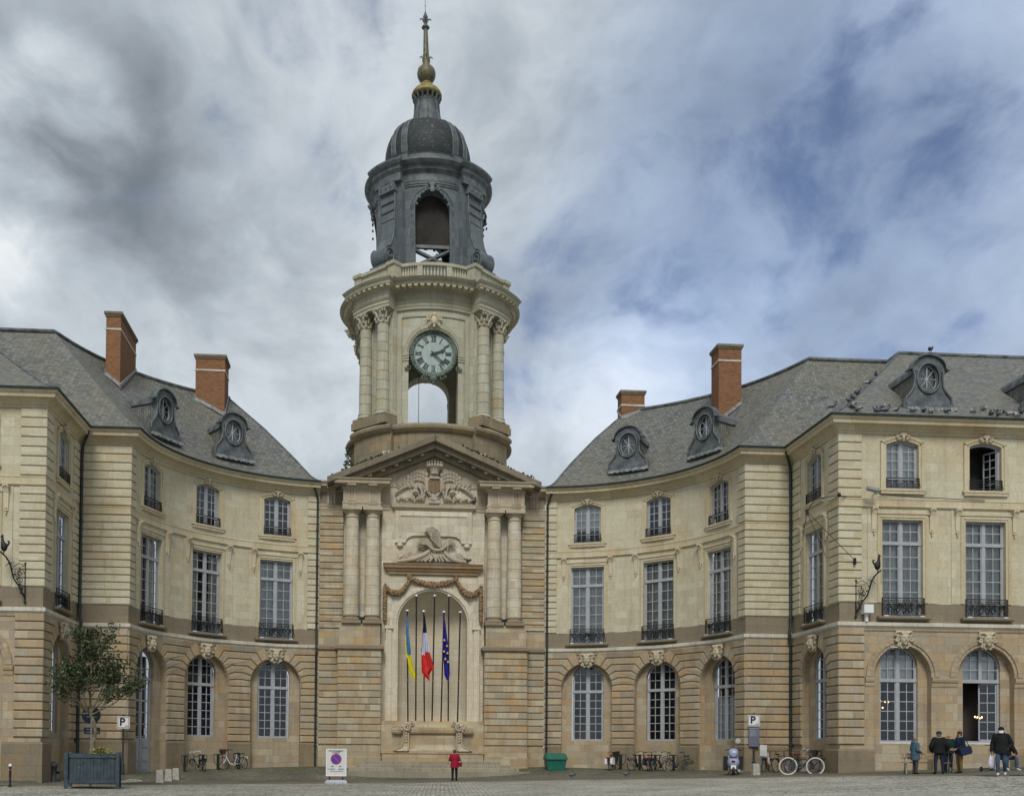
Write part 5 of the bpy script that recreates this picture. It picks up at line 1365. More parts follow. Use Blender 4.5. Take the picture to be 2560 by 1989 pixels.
for k in range(4):
    b = MB(); Mk = bayM(RB, k); op = dict(u=0, w=1.52, z0=21.0, zs=25.28, rise=1.46, dep=1.3)
    b.wall(Mk, -BW, BW, 20.9, 28.0, [op], 0, .4); b.wall(Mk, -BW, BW, 20.9, 28.0, [op], -1.3, .4, reveal=False)
    w_ = tpart('tower_bay', b, m_ut)
    b = MB()
    for r0, r1, n in ((1.52, 1.62, .03), (1.62, 1.88, .08)):
        a0 = arcpts(0, 25.28, r0, 0, PI, 24, r0-.06); a1 = arcpts(0, 25.28, r1, 0, PI, 24, r1-.06)
        for i in range(24): b.prism([a0[i], a1[i], a1[i+1], a0[i+1]], 0, n, Mk, .008, rnd=.4)
    for q in (-1, 1):
        for z0, z1, n in ((24.92, 25.06, .06), (25.06, 25.2, .1), (25.2, 25.28, .14)): b.prism([(min(q*1.5, q*1.95), z0), (max(q*1.5, q*1.95), z0), (max(q*1.5, q*1.95), z1), (min(q*1.5, q*1.95), z1)], 0, n, Mk, 0)
        b.prism([(min(q*1.96, q*2.28), 21.0), (max(q*1.96, q*2.28), 21.0), (max(q*1.96, q*2.28), 27.5), (min(q*1.96, q*2.28), 27.5)], 0, .10, Mk, .02)
        b.prism([(min(q*1.9, q*2.3), 21.0), (max(q*1.9, q*2.3), 21.0), (max(q*1.9, q*2.3), 21.5), (min(q*1.9, q*2.3), 21.5)], 0, .16, Mk, .03)
    for i in range(10): u0, u1 = -1.96+.392*i, -1.96+.392*(i+1); b.prism([(u0, 27.5), (u1, 27.5), (u1, 27.62), (u0, 27.62)], 0, .07, Mk, 0)
    put('bay_moulding', b.mesh('bay_moulding', m_utt, False, TW.org), w_)
    b = MB(); c0 = Mk(0, .1, 27.2); e_ = (Mk(.1, 0, 0)-Mk(-.1, 0, 0)).normalized(); nn = Vector((e_.y, -e_.x, 0))
    fm = Matrix((( e_.x, -nn.x, 0, c0.x), (e_.y, -nn.y, 0, c0.y), (0, 0, 1, c0.z), (0, 0, 0, 1)))
    t = MB(); t.ball((0, -.12, .0), .2, .12, .28, 10); t.ball((0, -.1, .36), .13, .1, .12, 8); t.ball((0, -.1, -.32), .1, .1, .12, 6)
    for q in (-1, 1): scroll((q*.3, .16), .16, 1.4, LM, .1, .05, -q, PI/2, b=t); scroll((q*.24, -.2), .12, 1.3, LM, .1, .04, q, -PI/2, b=t); t.tube([(q*.3, -.1, .05), (q*.55, -.08, .02), (q*.62, -.06, -.1)], [.05, .04, .02], 6)
    b.merge(t, fm); put('keystone_cartouche', b.mesh('keystone_cartouche', m_carve, False, TW.org), w_)
def capital_mesh():
    b = MB(); b.lathe((0, 0, 0), [(.34, 0), (.40, .04), (.36, .08), (.35, .5), (.46, .72)], 16)
    for row, (z0, h_, n_, r0) in enumerate(((.06, .30, 8, .36), (.30, .34, 8, .38))):
        for i in range(n_):
            a = 2*PI*(i+.5*row)/n_
            b.tube([(r0*cos(a), r0*sin(a), z0), ((r0+.06)*cos(a), (r0+.06)*sin(a), z0+h_*.7), ((r0+.16)*cos(a), (r0+.16)*sin(a), z0+h_), ((r0+.17)*cos(a), (r0+.17)*sin(a), z0+h_-.08)], [.09, .10, .06, .03], 5)
    for i in range(4):
        a = PI/4+PI/2*i
        for q in (-1, 1): b.ball((.56*cos(a+q*.12), .56*sin(a+q*.12), .68), .09, .09, .10, 6)
        b.ball((.47*cos(a+PI/4), .47*sin(a+PI/4), .74), .08, None, None, 6)
    b.box(-.5, .5, -.5, .5, .77, .86); b.box(-.46, .46, -.46, .46, .72, .77)
    return b.mesh('capital', m_utt)
cap_me = capital_mesh()
for k in range(4):
    f = -PI/4+k*PI/2; dM = lambda e, t, z: Vector((e*cos(f)-t*sin(f), AXY+e*sin(f)+t*cos(f), z))
    def dbox(b, e0, e1, t0, t1, z0, z1):
        b.box(e0, e1, t0, t1, z0, z1, M=Matrix(((cos(f), -sin(f), 0, 0), (sin(f), cos(f), 0, AXY), (0, 0, 1, 0), (0, 0, 0, 1))))
    b = MB(); dbox(b, 3.5, 4.70, -1.27, 1.27, 20.9, 28.0); dbox(b, 4.6, 4.78, -1.12, -.32, 21.6, 27.95); dbox(b, 4.6, 4.78, .32, 1.12, 21.6, 27.95); pr_ = tpart('diagonal_pier', b, m_ut)
    b = MB(); dbox(b, 3.5, 5.52, -1.42, 1.42, 20.975, 21.4); dbox(b, 3.5, 5.46, -1.36, 1.36, 21.4, 21.62); put('pier_plinth', b.mesh('pier_plinth', m_drum, False, TW.org), pr_)
    for t in (-.715, .715):
        c = dM(5.0, t, 0); b = MB()
        b.lathe((c.x, c.y, 0), [(.50, 21.62), (.50, 21.7), (.47, 21.76), (.43, 21.78), (.43, 21.84), (.46, 21.87), (.44, 21.92), (.40, 21.95)], 20)
        nd = 9; zz = [21.94+(27.12-21.94)*i/nd for i in range(nd+1)]; rr = lambda z: .395-.05*max(0, (z-23)/4.1)
        co_ = tpart('column', b, m_utt); b = MB()
        for i in range(nd): b.lathe((c.x, c.y, 0), [(rr(zz[i]), zz[i]), (rr(zz[i+1]), zz[i+1]-.012)], 26, caps=False); b.lathe((c.x, c.y, 0), [(rr(zz[i+1])-.012, zz[i+1]-.014), (rr(zz[i+1])-.012, zz[i+1]+.002)], 26, caps=False)
        put('shaft', b.mesh('shaft', m_ut, False, TW.org), co_)
        put('capital', cap_me, co_, c+Vector((0, 0, 27.1))-TW.org, f)
en = stack([(4.62, 5.52, 29.3, 27.94), (4.62, 5.52, 29.3, 28.1), (4.65, 5.56, 29.2, 28.12), (4.65, 5.56, 29.2, 28.28), (4.69, 5.60, 29.1, 28.32), (4.76, 5.66, 28.8, 28.42), (4.62, 5.52, 29.3, 28.48), (4.62, 5.52, 29.3, 28.9), (4.72, 5.62, 28.9, 28.96), (4.86, 5.7, 28.3, 29.0)], 'tower_entablature', m_utt)
stack([(4.86, 5.7, 28.3, 29.0), (5.0, 5.78, 28, 29.05), (5.45, 5.98, 26.4, 29.10), (5.5, 6.02, 26.2, 29.26), (5.64, 6.08, 25.9, 29.31), (5.76, 6.16, 25.5, 29.42), (5.45, 5.9, 26, 29.48), (4.0, 4.4, 26, 29.5)], 'tower_cornice', m_utt)
b = MB()
for k in range(4):
    f0 = -PI/2+k*PI/2
    for i in range(13):
        a = f0+rad(-24+4*i); c = pol(5.28, a); b.box(-.16, .16, -.11, .11, 28.99, 29.105, M=Matrix.Translation((c.x, c.y, 0)) @ Matrix.Rotation(a, 4, 'Z'))
    f1 = f0+PI/4
    for i in range(9):
        a = f1+rad(-17+4.25*i); c = pol(5.80, a); b.box(-.12, .14, -.11, .11, 28.99, 29.105, M=Matrix.Translation((c.x, c.y, 0)) @ Matrix.Rotation(a, 4, 'Z'))
tpart('modillion_row', b, m_carve)
# --- clock
CZ, CD = 25.36, -1.28
ck_b = MB(); ring = [(1.17, -.1), (1.17, .06), (1.24, .10), (1.32, .06), (1.36, .12), (1.44, .08), (1.46, -.1)]
ck_b.loft([[Vector((r*cos(2*PI*i/48), -CD-n, CZ+r*sin(2*PI*i/48))) for i in range(48)] for r, n in ring], True, False, smooth=True)
for i in range(26):
    a = PI*(1.02+.96*i/25); ck_b.ball((1.38*cos(a), -CD-.12, CZ+1.38*sin(a)), .085, .05, .085, 6)
for q in (-1, 1):
    scroll((q*1.5, CZ-.86), .2, 1.4, lambda u, n, z: Vector((u, -CD-n, z)), .04, .05, -q, PI*(q < 0), b=ck_b); scroll((q*.55, CZ-1.45), .2, 1.4, lambda u, n, z: Vector((u, -CD-n, z)), .1, .06, q, 0, b=ck_b)
ck_b.ball((0, -CD-.08, CZ-1.5), .26, .12, .22, 8); ck_b.ball((0, -CD-.08, CZ-1.75), .1, .08, .16, 6)
m_verd = plain('verdigris_clock_ring', (.12, .16, .125), .6, .1, .4, 6)
clock = tpart('clock', ck_b, m_verd)
d_b = MB(); d_b.loft([[Vector((1.2*cos(2*PI*i/48), y, CZ+1.2*sin(2*PI*i/48))) for i in range(48)] for y in (-CD+.05, -CD-.03)], True, True)
m_dial = plain('pale_clock_dial', (.34, .42, .395), .5, 0, .10, 3)
put('dial', d_b.mesh('dial', m_dial, False, TW.org), clock)
m_num = plain('dark_clock_numerals', (.025, .03, .045), .5, 0, .05)
nb_ = MB()
NUM = {1: 'I', 2: 'II', 3: 'III', 4: 'IIII', 5: 'V', 6: 'VI', 7: 'VII', 8: 'VIII', 9: 'IX', 10: 'X', 11: 'XI', 12: 'XII'}
for hnum, txt in NUM.items():
    a = PI/2-2*PI*hnum/12; rm_ = .90; h_ = .17
    ws = {'I': .075, 'V': .15, 'X': .16}; tot = sum(ws[c] for c in txt); x = -tot/2
    def stroke(x0, z0, x1, z1, w):
        dx, dz = x1-x0, z1-z0; l = math.hypot(dx, dz); px, pz = -dz/l*w/2, dx/l*w/2
        q4 = [(x0+px, z0+pz), (x0-px, z0-pz), (x1-px, z1-pz), (x1+px, z1+pz)]
        out = []
        for u, v in q4:     # u tangential, v radial outwards
            r_ = rm_+v; out.append((r_*cos(a)+u*sin(a), CZ+r_*sin(a)-u*cos(a)))
        ar = sum(out[i][0]*out[(i+1) % 4][1]-out[(i+1) % 4][0]*out[i][1] for i in range(4))
        if ar < 0: out.reverse()
        nb_.prism(out, .02, .05, lambda u, n, z: Vector((u, -CD-n, z)), 0)
    for c in txt:
        w = ws[c]
        if c == 'I': stroke(x+w/2, -h_, x+w/2, h_, .048)
        if c == 'V': stroke(x+.02, h_, x+w/2, -h_, .05); stroke(x+w-.02, h_, x+w/2, -h_, .03)
        if c == 'X': stroke(x+.02, h_, x+w-.02, -h_, .05); stroke(x+w-.02, h_, x+.02, -h_, .03)
        x += w
    stroke(-tot/2-.015, h_, tot/2+.015, h_, .022); stroke(-tot/2-.015, -h_, tot/2+.015, -h_, .022)
for i in range(60):
    a = 2*PI*i/60; r_ = 1.125; nb_.prism([(r_*cos(a)+.02*cos(t), CZ+r_*sin(a)+.02*sin(t)) for t in (0, PI/3, 2*PI/3, PI, 4*PI/3, 5*PI/3)], .02, .045, lambda u, n, z: Vector((u, -CD-n, z)), 0)
put('numerals', nb_.mesh('numerals', m_num, False, TW.org), clock)
def hand(ang, L, w, n, name):
    b = MB(); ca, sa = cos(ang), sin(ang); pl = [(-.2, -w*.5), (0, -w*.8), (L*.62, -w*.5), (L*.68, -w*1.4), (L, 0), (L*.68, w*1.4), (L*.62, w*.5), (0, w*.8), (-.2, w*.5)]
    b.prism([(x*ca-z*sa, CZ+x*sa+z*ca) for x, z in pl], n, n+.03, lambda u, nn_, z: Vector((u, -CD-nn_, z)), 0); put(name, b.mesh(name, m_num, False, TW.org), clock)
hand(PI/2-rad(71), .78, .08, .09, 'hour_hand'); hand(PI/2-rad(134), .98, .06, .13, 'minute_hand')
# cable hanging in the open arch
b = MB(); b.tube([(-.55, 8.0, 20.9), (-.55, 8.0, 26.6)], .018, 4); b.ball((-.55, 8.0, 22.6), .06, None, None, 6); tpart('hanging_cable', b, m_iron)
b = MB(); b.lathe((0, AXY, 27.75), [(3.3, 0), (3.3, .05)], 24); b.add([(*pol(3.6, 2*PI*i/24), 27.6) for i in range(24)], [tuple(reversed(range(24)))]); tpart('vault', b, m_ut)
# --- balustrade
BR = 4.72
bs = stack([(4.95, 5.5, 27.5, 29.41), (4.95, 5.5, 27.5, 29.61), (4.88, 5.42, 27.5, 29.65), (4.88, 5.42, 27.5, 29.77), (4.5, 5.0, 27.5, 29.78)], 'balustrade', m_utt)
b = MB()
for k in range(4):
    Mk = bayM(BR, k); W_ = rad(29.5)*BR
    for i in range(16):
        u0, u1 = -W_+2*W_*i/16, -W_+2*W_*(i+1)/16
        b.prism([(u0, 30.45), (u1, 30.45), (u1, 30.63), (u0, 30.63)], -.16, .16, Mk, 0, back=True)
        b.add([Mk(u0, .16, 30.63), Mk(u1, .16, 30.63), Mk(u1, -.16, 30.63), Mk(u0, -.16, 30.63)], [(0, 1, 2, 3)])
    for u0, u1 in ((-W_, -2.12), (-1.05, -.72), (.72, 1.05), (2.12, W_)): b.prism([(u0, 29.75), (u1, 29.75), (u1, 30.47), (u0, 30.47)], -.12, .13, Mk, .01, back=True)
    f = -PI/4+k*PI/2
    Md = Matrix(((cos(f), -sin(f), 0, 0), (sin(f), cos(f), 0, AXY), (0, 0, 1, 0), (0, 0, 0, 1)))
    b.box(4.45, 5.0, -1.35, 1.35, 29.75, 30.47, M=Md); b.box(4.4, 5.12, -1.62, 1.62, 30.47, 30.65, M=Md)
    for t in (-1.42, 1.42): b.box(4.5, 5.1, t-.28, t+.28, 29.73, 30.51, M=Md); b.box(4.45, 5.2, t-.34, t+.34, 30.49, 30.69, M=Md)
put('balustrade_rail', b.mesh('balustrade_rail', m_utt, False, TW.org), bs)
bal = MB(); bal.lathe((0, 0, 0), [(.075, 0), (.075, .06), (.045, .09), (.09, .22), (.075, .34), (.04, .46), (.045, .56), (.07, .6), (.075, .68)], 8); bal_me = bal.mesh('baluster', m_utt)
for k in range(4):
    Mk = bayM(BR, k)
    for c in (-1.585, 0, 1.585):
        for i in range(7): put('baluster', bal_me, bs, Mk(c-.48+.16*i if abs(c) > .1 else -.6+.2*i, 0, 29.77)-TW.org)
# --- lead belfry
RBF = 3.45; BWF = rad(29)*RBF
for k in range(4):
    b = MB(); Mk = bayM(RBF, k); op = dict(u=0, w=1.07, z0=31.3, zs=34.62, rise=1.05, dep=.55)
    b.wall(Mk, -BWF, BWF, 29.7, 36.6, [op], 0, .3); b.wall(Mk, -BWF, BWF, 29.7, 36.6, [op], -.55, .3, reveal=False)
    w_ = tpart('belfry_bay', b, m_leadp, None, True); b = MB()
    for r0, r1, n in ((1.07, 1.16, .10), (1.16, 1.30, .05), (1.30, 1.40, .09)):
        a0 = arcpts(0, 34.62, r0, 0, PI, 20, r0-.02); a1 = arcpts(0, 34.62, r1, 0, PI, 20, r1-.02)
        for i in range(20): b.prism([a0[i], a1[i], a1[i+1], a0[i+1]], 0, n, Mk, .008, rnd=.5)
        for q in (-1, 1): b.prism([(min(q*r0, q*r1), 29.8), (max(q*r0, q*r1), 29.8), (max(q*r0, q*r1), 34.62), (min(q*r0, q*r1), 34.62)], 0, n, Mk, .008)
    for z, n in ((36.0, .06), (36.12, .1)):
        for i in range(10): u0, u1 = -BWF+2*BWF*i/10, -BWF+2*BWF*(i+1)/10; b.prism([(u0, z), (u1, z), (u1, z+.12), (u0, z+.12)], 0, n, Mk, 0)
    put('arch_moulding', tm(b, True).mesh('arch_moulding', m_lead, False, TW.org), w_)
    b = MB(); c0 = Mk(0, .1, 35.75); e_ = (Mk(.1, 0, 0)-Mk(-.1, 0, 0)).normalized(); nn = Vector((e_.y, -e_.x, 0))
    fm = Matrix((( e_.x, -nn.x, 0, c0.x), (e_.y, -nn.y, 0, c0.y), (0, 0, 1, c0.z), (0, 0, 0, 1))); t = MB()
    for i in range(7):
        a = PI*(.1+.8*i/6); t.tube([(0, -.08, -.05), (.13*cos(a), -.14, .2+.12*sin(a)), (.3*cos(a), -.08, .28+.28*sin(a))], [.05, .07, .03], 6)
    for q in (-1, 1):
        for i in range(5): t.ball((q*(.2+.19*i), -.05, -.02-.085*i*i*.7), .1, .07, .09, 6)
    t.box(-.12, .12, -.16, 0, -.22, .12)
    b.merge(t, fm); put('shell_keystone', tm(b, True).mesh('shell_keystone', m_lead, False, TW.org), w_)
for k in range(4):
    f = -PI/4+k*PI/2; Md = Matrix(((cos(f), -sin(f), 0, 0), (sin(f), cos(f), 0, AXY), (0, 0, 1, 0), (0, 0, 0, 1)))
    b = MB(); b.box(2.5, 3.62, -1.0, 1.0, 29.7, 36.6, M=Md)
    prof = [(3.0, 30.9), (4.62, 30.9)]+[(4.30+.46*cos(a), 31.62+.58*sin(a)) for a in [rad(-60+15*i) for i in range(11)]]+[(4.16, 32.4), (3.98, 32.9), (3.86, 33.6), (3.80, 34.6), (3.77, 35.4), (3.76, 36.3), (3.0, 36.3)]
    pts = [[Md @ Vector((e, t, z)) for e, z in prof] for t in (-.58, .58)]
    b.loft(pts, True, True); b.box(3.4, 4.82, -.66, .66, 30.7, 30.95, M=Md); b.box(3.4, 4.95, -.8, .8, 29.45, 30.7, M=Md); b.box(3.5, 3.95, -.66, .66, 35.8, 36.4, M=Md)
    bt_ = tpart('scroll_buttress', b, m_leadp, None, True); b = MB()
    for q in (-1, 1):
        N = 30; b.tube([Md @ Vector((4.30+.42*(1-.8*i/N)*cos(rad(-60)+i*.42), q*.6, 31.62+.50*(1-.8*i/N)*sin(rad(-60)+i*.42))) for i in range(N+1)], .06, 6)
        b.tube([Md @ Vector((e, q*.58, z)) for e, z in prof[2:-1]], .05, 6)
    for q in (-1, 0, 1): b.ball(Md @ Vector((3.92, q*.42, 36.1)), .10, .10, .2, 6)
    for z in (33.0, 33.55, 34.1, 34.65, 35.2, 35.75): b.box(3.7, 3.86+max(0, (33.6-z)*.16), -.56, .56, z-.018, z+.018, M=Md)
    put('scroll_volute', tm(b, True).mesh('scroll_volute', m_lead, False, TW.org), bt_)
stack([(3.5, 3.98, 29, 36.3), (3.5, 3.98, 29, 36.75), (3.6, 4.05, 28.6, 36.85), (3.72, 4.12, 28, 36.95), (3.76, 4.14, 28, 37.1), (3.95, 4.26, 27, 37.2), (4.1, 4.36, 26.3, 37.36), (4.1, 4.36, 26.3, 37.48), (3.8, 4.1, 26.5, 37.58), (3.3, 3.6, 27, 37.78), (3.0, 3.2, 27, 37.84), (3.0, 3.2, 27, 38.3), (3.05, 3.25, 27, 38.38), (2.9, 3.05, 27, 38.46), (2.72, 2.8, 27, 38.5), (2.3, 2.5, 27, 38.52)], 'belfry_cornice', m_lead, True)
b = MB(); b.box(-1.5, 1.5, AXY-2.75, AXY-2.6, 32.6, 36.5); tpart('dark_belfry_screen', b, m_room, None, True)  # plain dark panels just inside the front and side belfry openings
for q in (-1, 1): b = MB(); b.box(q*2.6, q*2.75, AXY-1.5, AXY+1.5, 31.2, 36.5); tpart('dark_belfry_screen', b, m_room, None, True)
b = MB(); b.box(-1.6, 1.6, AXY-2.9, AXY-2.7, 32.42, 32.62)
for q in (-1, 1):
    for y in (AXY-2.8, AXY+2.6): b.tube([(q*1.5, y, 31.1), (-q*1.5, y, 32.5)], .13, 6)
b.ball((0, AXY-2.2, 34.2), .05, None, None, 6); b.tube([(0, AXY-2.2, 34.2), (0, AXY-2.2, 35)], .012, 4)
tpart('bell_frame', b, m_leadd, None, True)
# dome, ribs, lantern, spire
def dome_r(z): 
    P_ = [(38.45, 2.60), (38.75, 2.70), (39.2, 2.76), (39.7, 2.72), (40.15, 2.62), (40.55, 2.45), (40.9, 2.22), (41.15, 1.95), (41.36, 1.62), (41.55, 1.28), (41.72, 1.0), (41.9, .88)]
    for (a, p), (c, q) in zip(P_[:-1], P_[1:]):
        if z <= c: return p+(q-p)*(z-a)/(c-a)
    return .88
b = MB(); zs_ = [38.45, 38.75, 39.0, 39.4, 39.7, 40.0, 40.3, 40.55, 40.75, 40.95, 41.12, 41.28, 41.42, 41.55, 41.68, 41.8]
b.lathe((0, AXY, 0), [(dome_r(z), z) for z in zs_], 40); dm_ = tpart('dome', b, m_scale, None, True)
for k in range(4):
    for q in (-9.5, 9.5):
        f = -PI/4+k*PI/2; b = MB()
        for o in (-4, 4):
            b.tube([(*pol(dome_r(z)+.03, f+rad(q)+rad(o)), z) for z in zs_[:-1]], .055, 6)
        b.loft([[Vector((*pol(dome_r(z)+.02, f+rad(q)+rad(o)), z)) for o in (-4, 0, 4)] for z in zs_[:-1]], False, False)
        put('dome_rib', tm(b, True).mesh('dome_rib', m_lead, False, TW.org), dm_)
b = MB(); b.lathe((0, AXY, 0), [(1.0, 41.68), (.92, 41.85), (.86, 42.1), (.79, 42.5), (.75, 42.9), (.74, 43.1), (.76, 43.16)], 24); tpart('lantern_neck', b, m_lead, None, True)
b = MB()
for i in range(8): a = 2*PI*i/8; b.tube([(*pol(.95, a), 41.8), (*pol(.82, a), 42.5), (*pol(.77, a), 43.15)], .05, 5)
b.lathe((0, AXY, 0), [(.74, 43.14), (.80, 43.2), (.78, 43.28), (.84, 43.34)], 24)
for i in range(16): a = 2*PI*i/16; b.tube([(*pol(.78, a), 43.3), (*pol(.86, a), 43.5), (*pol(.92, a), 43.62)], .07, 5)
tpart('lantern_collar', b, m_lead, None, True)
b = MB(); b.lathe((0, AXY, 0), [(.84, 43.6), (.96, 43.66), (.98, 43.76), (.92, 43.92), (.78, 44.1), (.58, 44.26), (.46, 44.4), (.34, 44.56), (.28, 44.62)], 28); tpart('gilded_cap', b, m_gild, None, True)
b = MB(); b.lathe((0, AXY, 0), [(.26, 44.58), (.3, 44.64), (.48, 44.78), (.58, 45.0), (.60, 45.22), (.54, 45.46), (.4, 45.62), (.28, 45.68)], 24); tpart('spire_ball', b, m_gildd, None, True)
b = MB(); b.lathe((0, AXY, 0), [(.26, 45.66), (.27, 45.78), (.22, 45.9), (.26, 46.05), (.25, 46.2), (.19, 46.5)], 12)
b.lathe((0, AXY, 0), [(.19, 46.35), (.13, 48.2)], 8)
for i in range(4):
    a = PI/4*0+PI/2*i; b.tube([(*pol(.2, a), 46.2), (*pol(.32, a), 46.34), (*pol(.40, a), 46.28), (*pol(.38, a), 46.18)], [.05, .045, .035, .02], 5)
tpart('spire', b, m_gildd, None, True)
b = MB(); b.lathe((0, AXY, 0), [(.15, 48.15), (.27, 48.22), (.2, 48.32), (.12, 48.4), (.1, 48.6), (.15, 48.8), (.16, 48.95), (.08, 49.1), (.06, 49.2), (.02, 49.3), (.015, 50.1)], 10)
for i in range(4): a = PI/2*i; b.tube([(*pol(.08, a), 48.55), (*pol(.2, a), 48.78), (*pol(.33, a), 48.8), (*pol(.36, a), 48.68)], [.05, .05, .04, .02], 5)
b.ball((0, AXY, 49.65), .04, None, None, 6); tpart('finial', b, m_leadd, None, True)
# little weeds on the pediment
m_weed = plain('weeds', (.045, .075, .02), .8, 0, .4, 9)
b = MB()
for i in range(260):
    q = random.choice((-1, 1)); x = random.choice([random.gauss(4.1, .8), random.gauss(3.4, .3) if q < 0 else random.gauss(2.4, .5)]); x = max(.5, min(5.9, x)); z = 19.68-(19.68-17.1)/6.15*x
    p = towM(q*x, 1.35+random.uniform(-.2, .1), z-.02); r = random.uniform(.04, .11); d = Vector((random.uniform(-1, 1), random.uniform(-1, .2), random.uniform(.0, 1.0))).normalized()*r*2; s_ = d.cross(Vector((0, 1, .3))).normalized()*r*.6
    b.add([p, p+d*.5+s_, p+d, p+d*.5-s_], [(0, 1, 2, 3)])
for i in range(120):
    a = random.uniform(PI*.95, PI*1.12); z = random.uniform(19.2, 20.5); c = pol(5.05+random.uniform(0, .25), a); p = Vector((c.x, c.y, z)); d = Vector((random.uniform(-1, 0), random.uniform(-.6, .6), random.uniform(-.6, .6)))*.22; s_ = Vector((0, .1, .08))
    b.add([p, p+d*.5+s_, p+d, p+d*.5-s_], [(0, 1, 2, 3)])
tag(tpart('weeds', b, m_weed), kind='stuff')
# --- steps in front of the niche
b = MB()
for i, (w_, d0, z1) in enumerate(((4.75, 2.75, .62), (4.28, 2.3, .80), (3.78, 1.85, .98))):
    b.prism([(-w_, z1-.42), (w_, z1-.42), (w_, z1), (-w_, z1)], .3, d0, towM, .02)
    for x in [-w_+1.55*j for j in range(1, int(2*w_/1.55)+1)]: b.box(x-.006, x+.006, -d0-.003, -d0+.1, z1-.16, z1-.01, 1)
pl = [(-5.6, .9), (5.6, .9), (5.4, 2.6), (4.2, 3.3), (2, 3.75), (0, 3.9), (-2, 3.75), (-4.2, 3.3), (-5.4, 2.6)]
b.loft([[Vector((x, -d, z)) for x, d in reversed(pl)] for z in (-.4, .43)], True, True)
stp = b.mesh('stone_steps', [stone('worn_step_stone', [(.30, .27, .20), (.34, .31, .235), (.27, .245, .185)], 1.5, 5, 0, .3, .008, .3, .5, grey=.3), m_black], False, Vector((0, -2, .4)))
o = put('stone_steps', stp, None, site(0, 2, .4), TH); tag(o, 'low worn stone steps in front of the niche with the flagpoles', 'steps')

# ============================================================ movable things
def G3(x, y): return Vector((x, y, gz(x, y)))
def textmesh(txt, size, depth=.002, bold=0.0, align='CENTER'):
    c = bpy.data.curves.new('lettering', 'FONT'); c.body = txt; c.size = size; c.extrude = depth; c.offset = bold; c.align_x = align; c.align_y = 'CENTER'
    o = bpy.data.objects.new('lettering', c); COL.objects.link(o)
    dg = bpy.context.evaluated_depsgraph_get(); me = bpy.data.meshes.new_from_object(o.evaluated_get(dg)); bpy.data.objects.remove(o); bpy.data.curves.remove(c)
    me.transform(Matrix.Rotation(PI/2, 4, 'X')); return me
m_letter = plain('black_lettering', (.012, .012, .014), .5, 0, .02)
m_greyletter = plain('grey_lettering', (.25, .26, .28), .5, 0, .02)
m_green = plain('green_plastic', (.012, .125, .085), .42, 0, .12, 4)
m_planter = plain('blue_grey_painted_wood', (.048, .072, .088), .55, 0, .25, 4, .35, .05)
m_red = plain('red_paint', (.50, .035, .04), .5, 0, .1)
m_blue = plain('blue_sign_paint', (.05, .06, .42), .5, 0, .08)
m_bark = plain('pale_bark', (.21, .175, .11), .9, 0, .35, 8, .2, .3)

# ------------------------------------------------------------ flagpoles and flags in the niche
m_pole = plain('black_flagpole', (.018, .019, .021), .4, .2, .1); m_finial = plain('bright_pole_cap', (.75, .77, .80), .25, .6, .05)
def flagpole(a, d, ztop, lx, label):
    b = MB(); b.tube([(0, 0, 0), (lx*.4, 0, (ztop-3.28)*.4), (lx, 0, ztop-3.28)], .042, 8)
    o = empty('flagpole', site(a, d, 3.28), TH, label, 'flagpole', 'flagpoles standing in the niche')
    put('pole', b.mesh('pole', m_pole), o)
    b = MB(); b.lathe((lx, 0, ztop-3.28), [(.04, -.02), (.11, .0), (.13, .04), (.10, .09), (.03, .12)], 10); put('pole_cap', b.mesh('pole_cap', m_finial), o)
    b = MB(); b.lathe((lx*.38, 0, 2.35), [(.05, -.04), (.055, 0), (.05, .04)], 8); put('brass_ring', b.mesh('brass_ring', m_gild), o)
for a, d, zt, lx, lb in ((-1.41, .62, 9.6, -.09, 'short black flagpole at the far left of the niche, flying the blue and yellow flag'), (-.94, .2, 10.53, -.02, 'tall bare flagpole between the yellow flag and the red flag'),
        (-.46, .62, 9.58, -.09, 'short black flagpole flying the blue, white and red flag'), (.01, .2, 10.55, .09, 'tall bare flagpole at the middle of the niche, just right of the red flag'),
        (.5, .62, 9.56, .12, 'short black flagpole flying the dark blue starred flag'), (.95, .2, 10.56, -.02, 'tall bare flagpole just right of the starred blue flag'), (1.46, .62, 9.56, .11, 'short bare flagpole at the far right of the niche')):
    flagpole(a, d, zt, lx, lb)
def flag_mesh(poly_fn, mats, bands, nz=26, nx=12):
    """hanging cloth: poly_fn(t) gives left and right edge at height fraction t from the top; bands(u, t) picks the colour"""
    b = MB(); rows = []
    for j in range(nz+1):
        t = j/nz; xl, xr, z = poly_fn(t); w = xr-xl
        rows.append([Vector((xl+w*i/nx, -.05-.085*min(1, w*2.2)*sin(i/nx*9.5+t*3.2)-.05*sin(i/nx*17-t*5)*min(1, w*2), z+.02*sin(i*1.9+j))) for i in range(nx+1)])
    for j in range(nz):
        for i in range(nx): b.add([rows[j][i], rows[j][i+1], rows[j+1][i+1], rows[j+1][i]], [(3, 2, 1, 0)], None, bands((i+.5)/nx, (j+.5)/nz), .5, True)
    return b.mesh('flag_cloth', mats)
def lerp_tab(tab, t):
    for p, q in zip(tab[:-1], tab[1:]):
        if t <= q[0]:
            f = (t-p[0])/(q[0]-p[0]); return [x+(y-x)*f for x, y in zip(p[1:], q[1:])]
    return list(tab[-1][1:])
def cloth(name, c): return plain(name, c, .75, 0, .10, 3, .2)
fy = cloth('yellow_flag_cloth', (.66, .60, .03)); fb = cloth('sky_blue_flag_cloth', (.07, .22, .46)); fn = cloth('navy_flag_cloth', (.012, .014, .04)); fw = cloth('white_flag_cloth', (.55, .55, .70)); fr_ = cloth('red_flag_cloth', (.58, .035, .03)); fe = cloth('royal_blue_flag_cloth', (.022, .022, .24)); fs = cloth('gold_star_cloth', (.62, .50, .12))
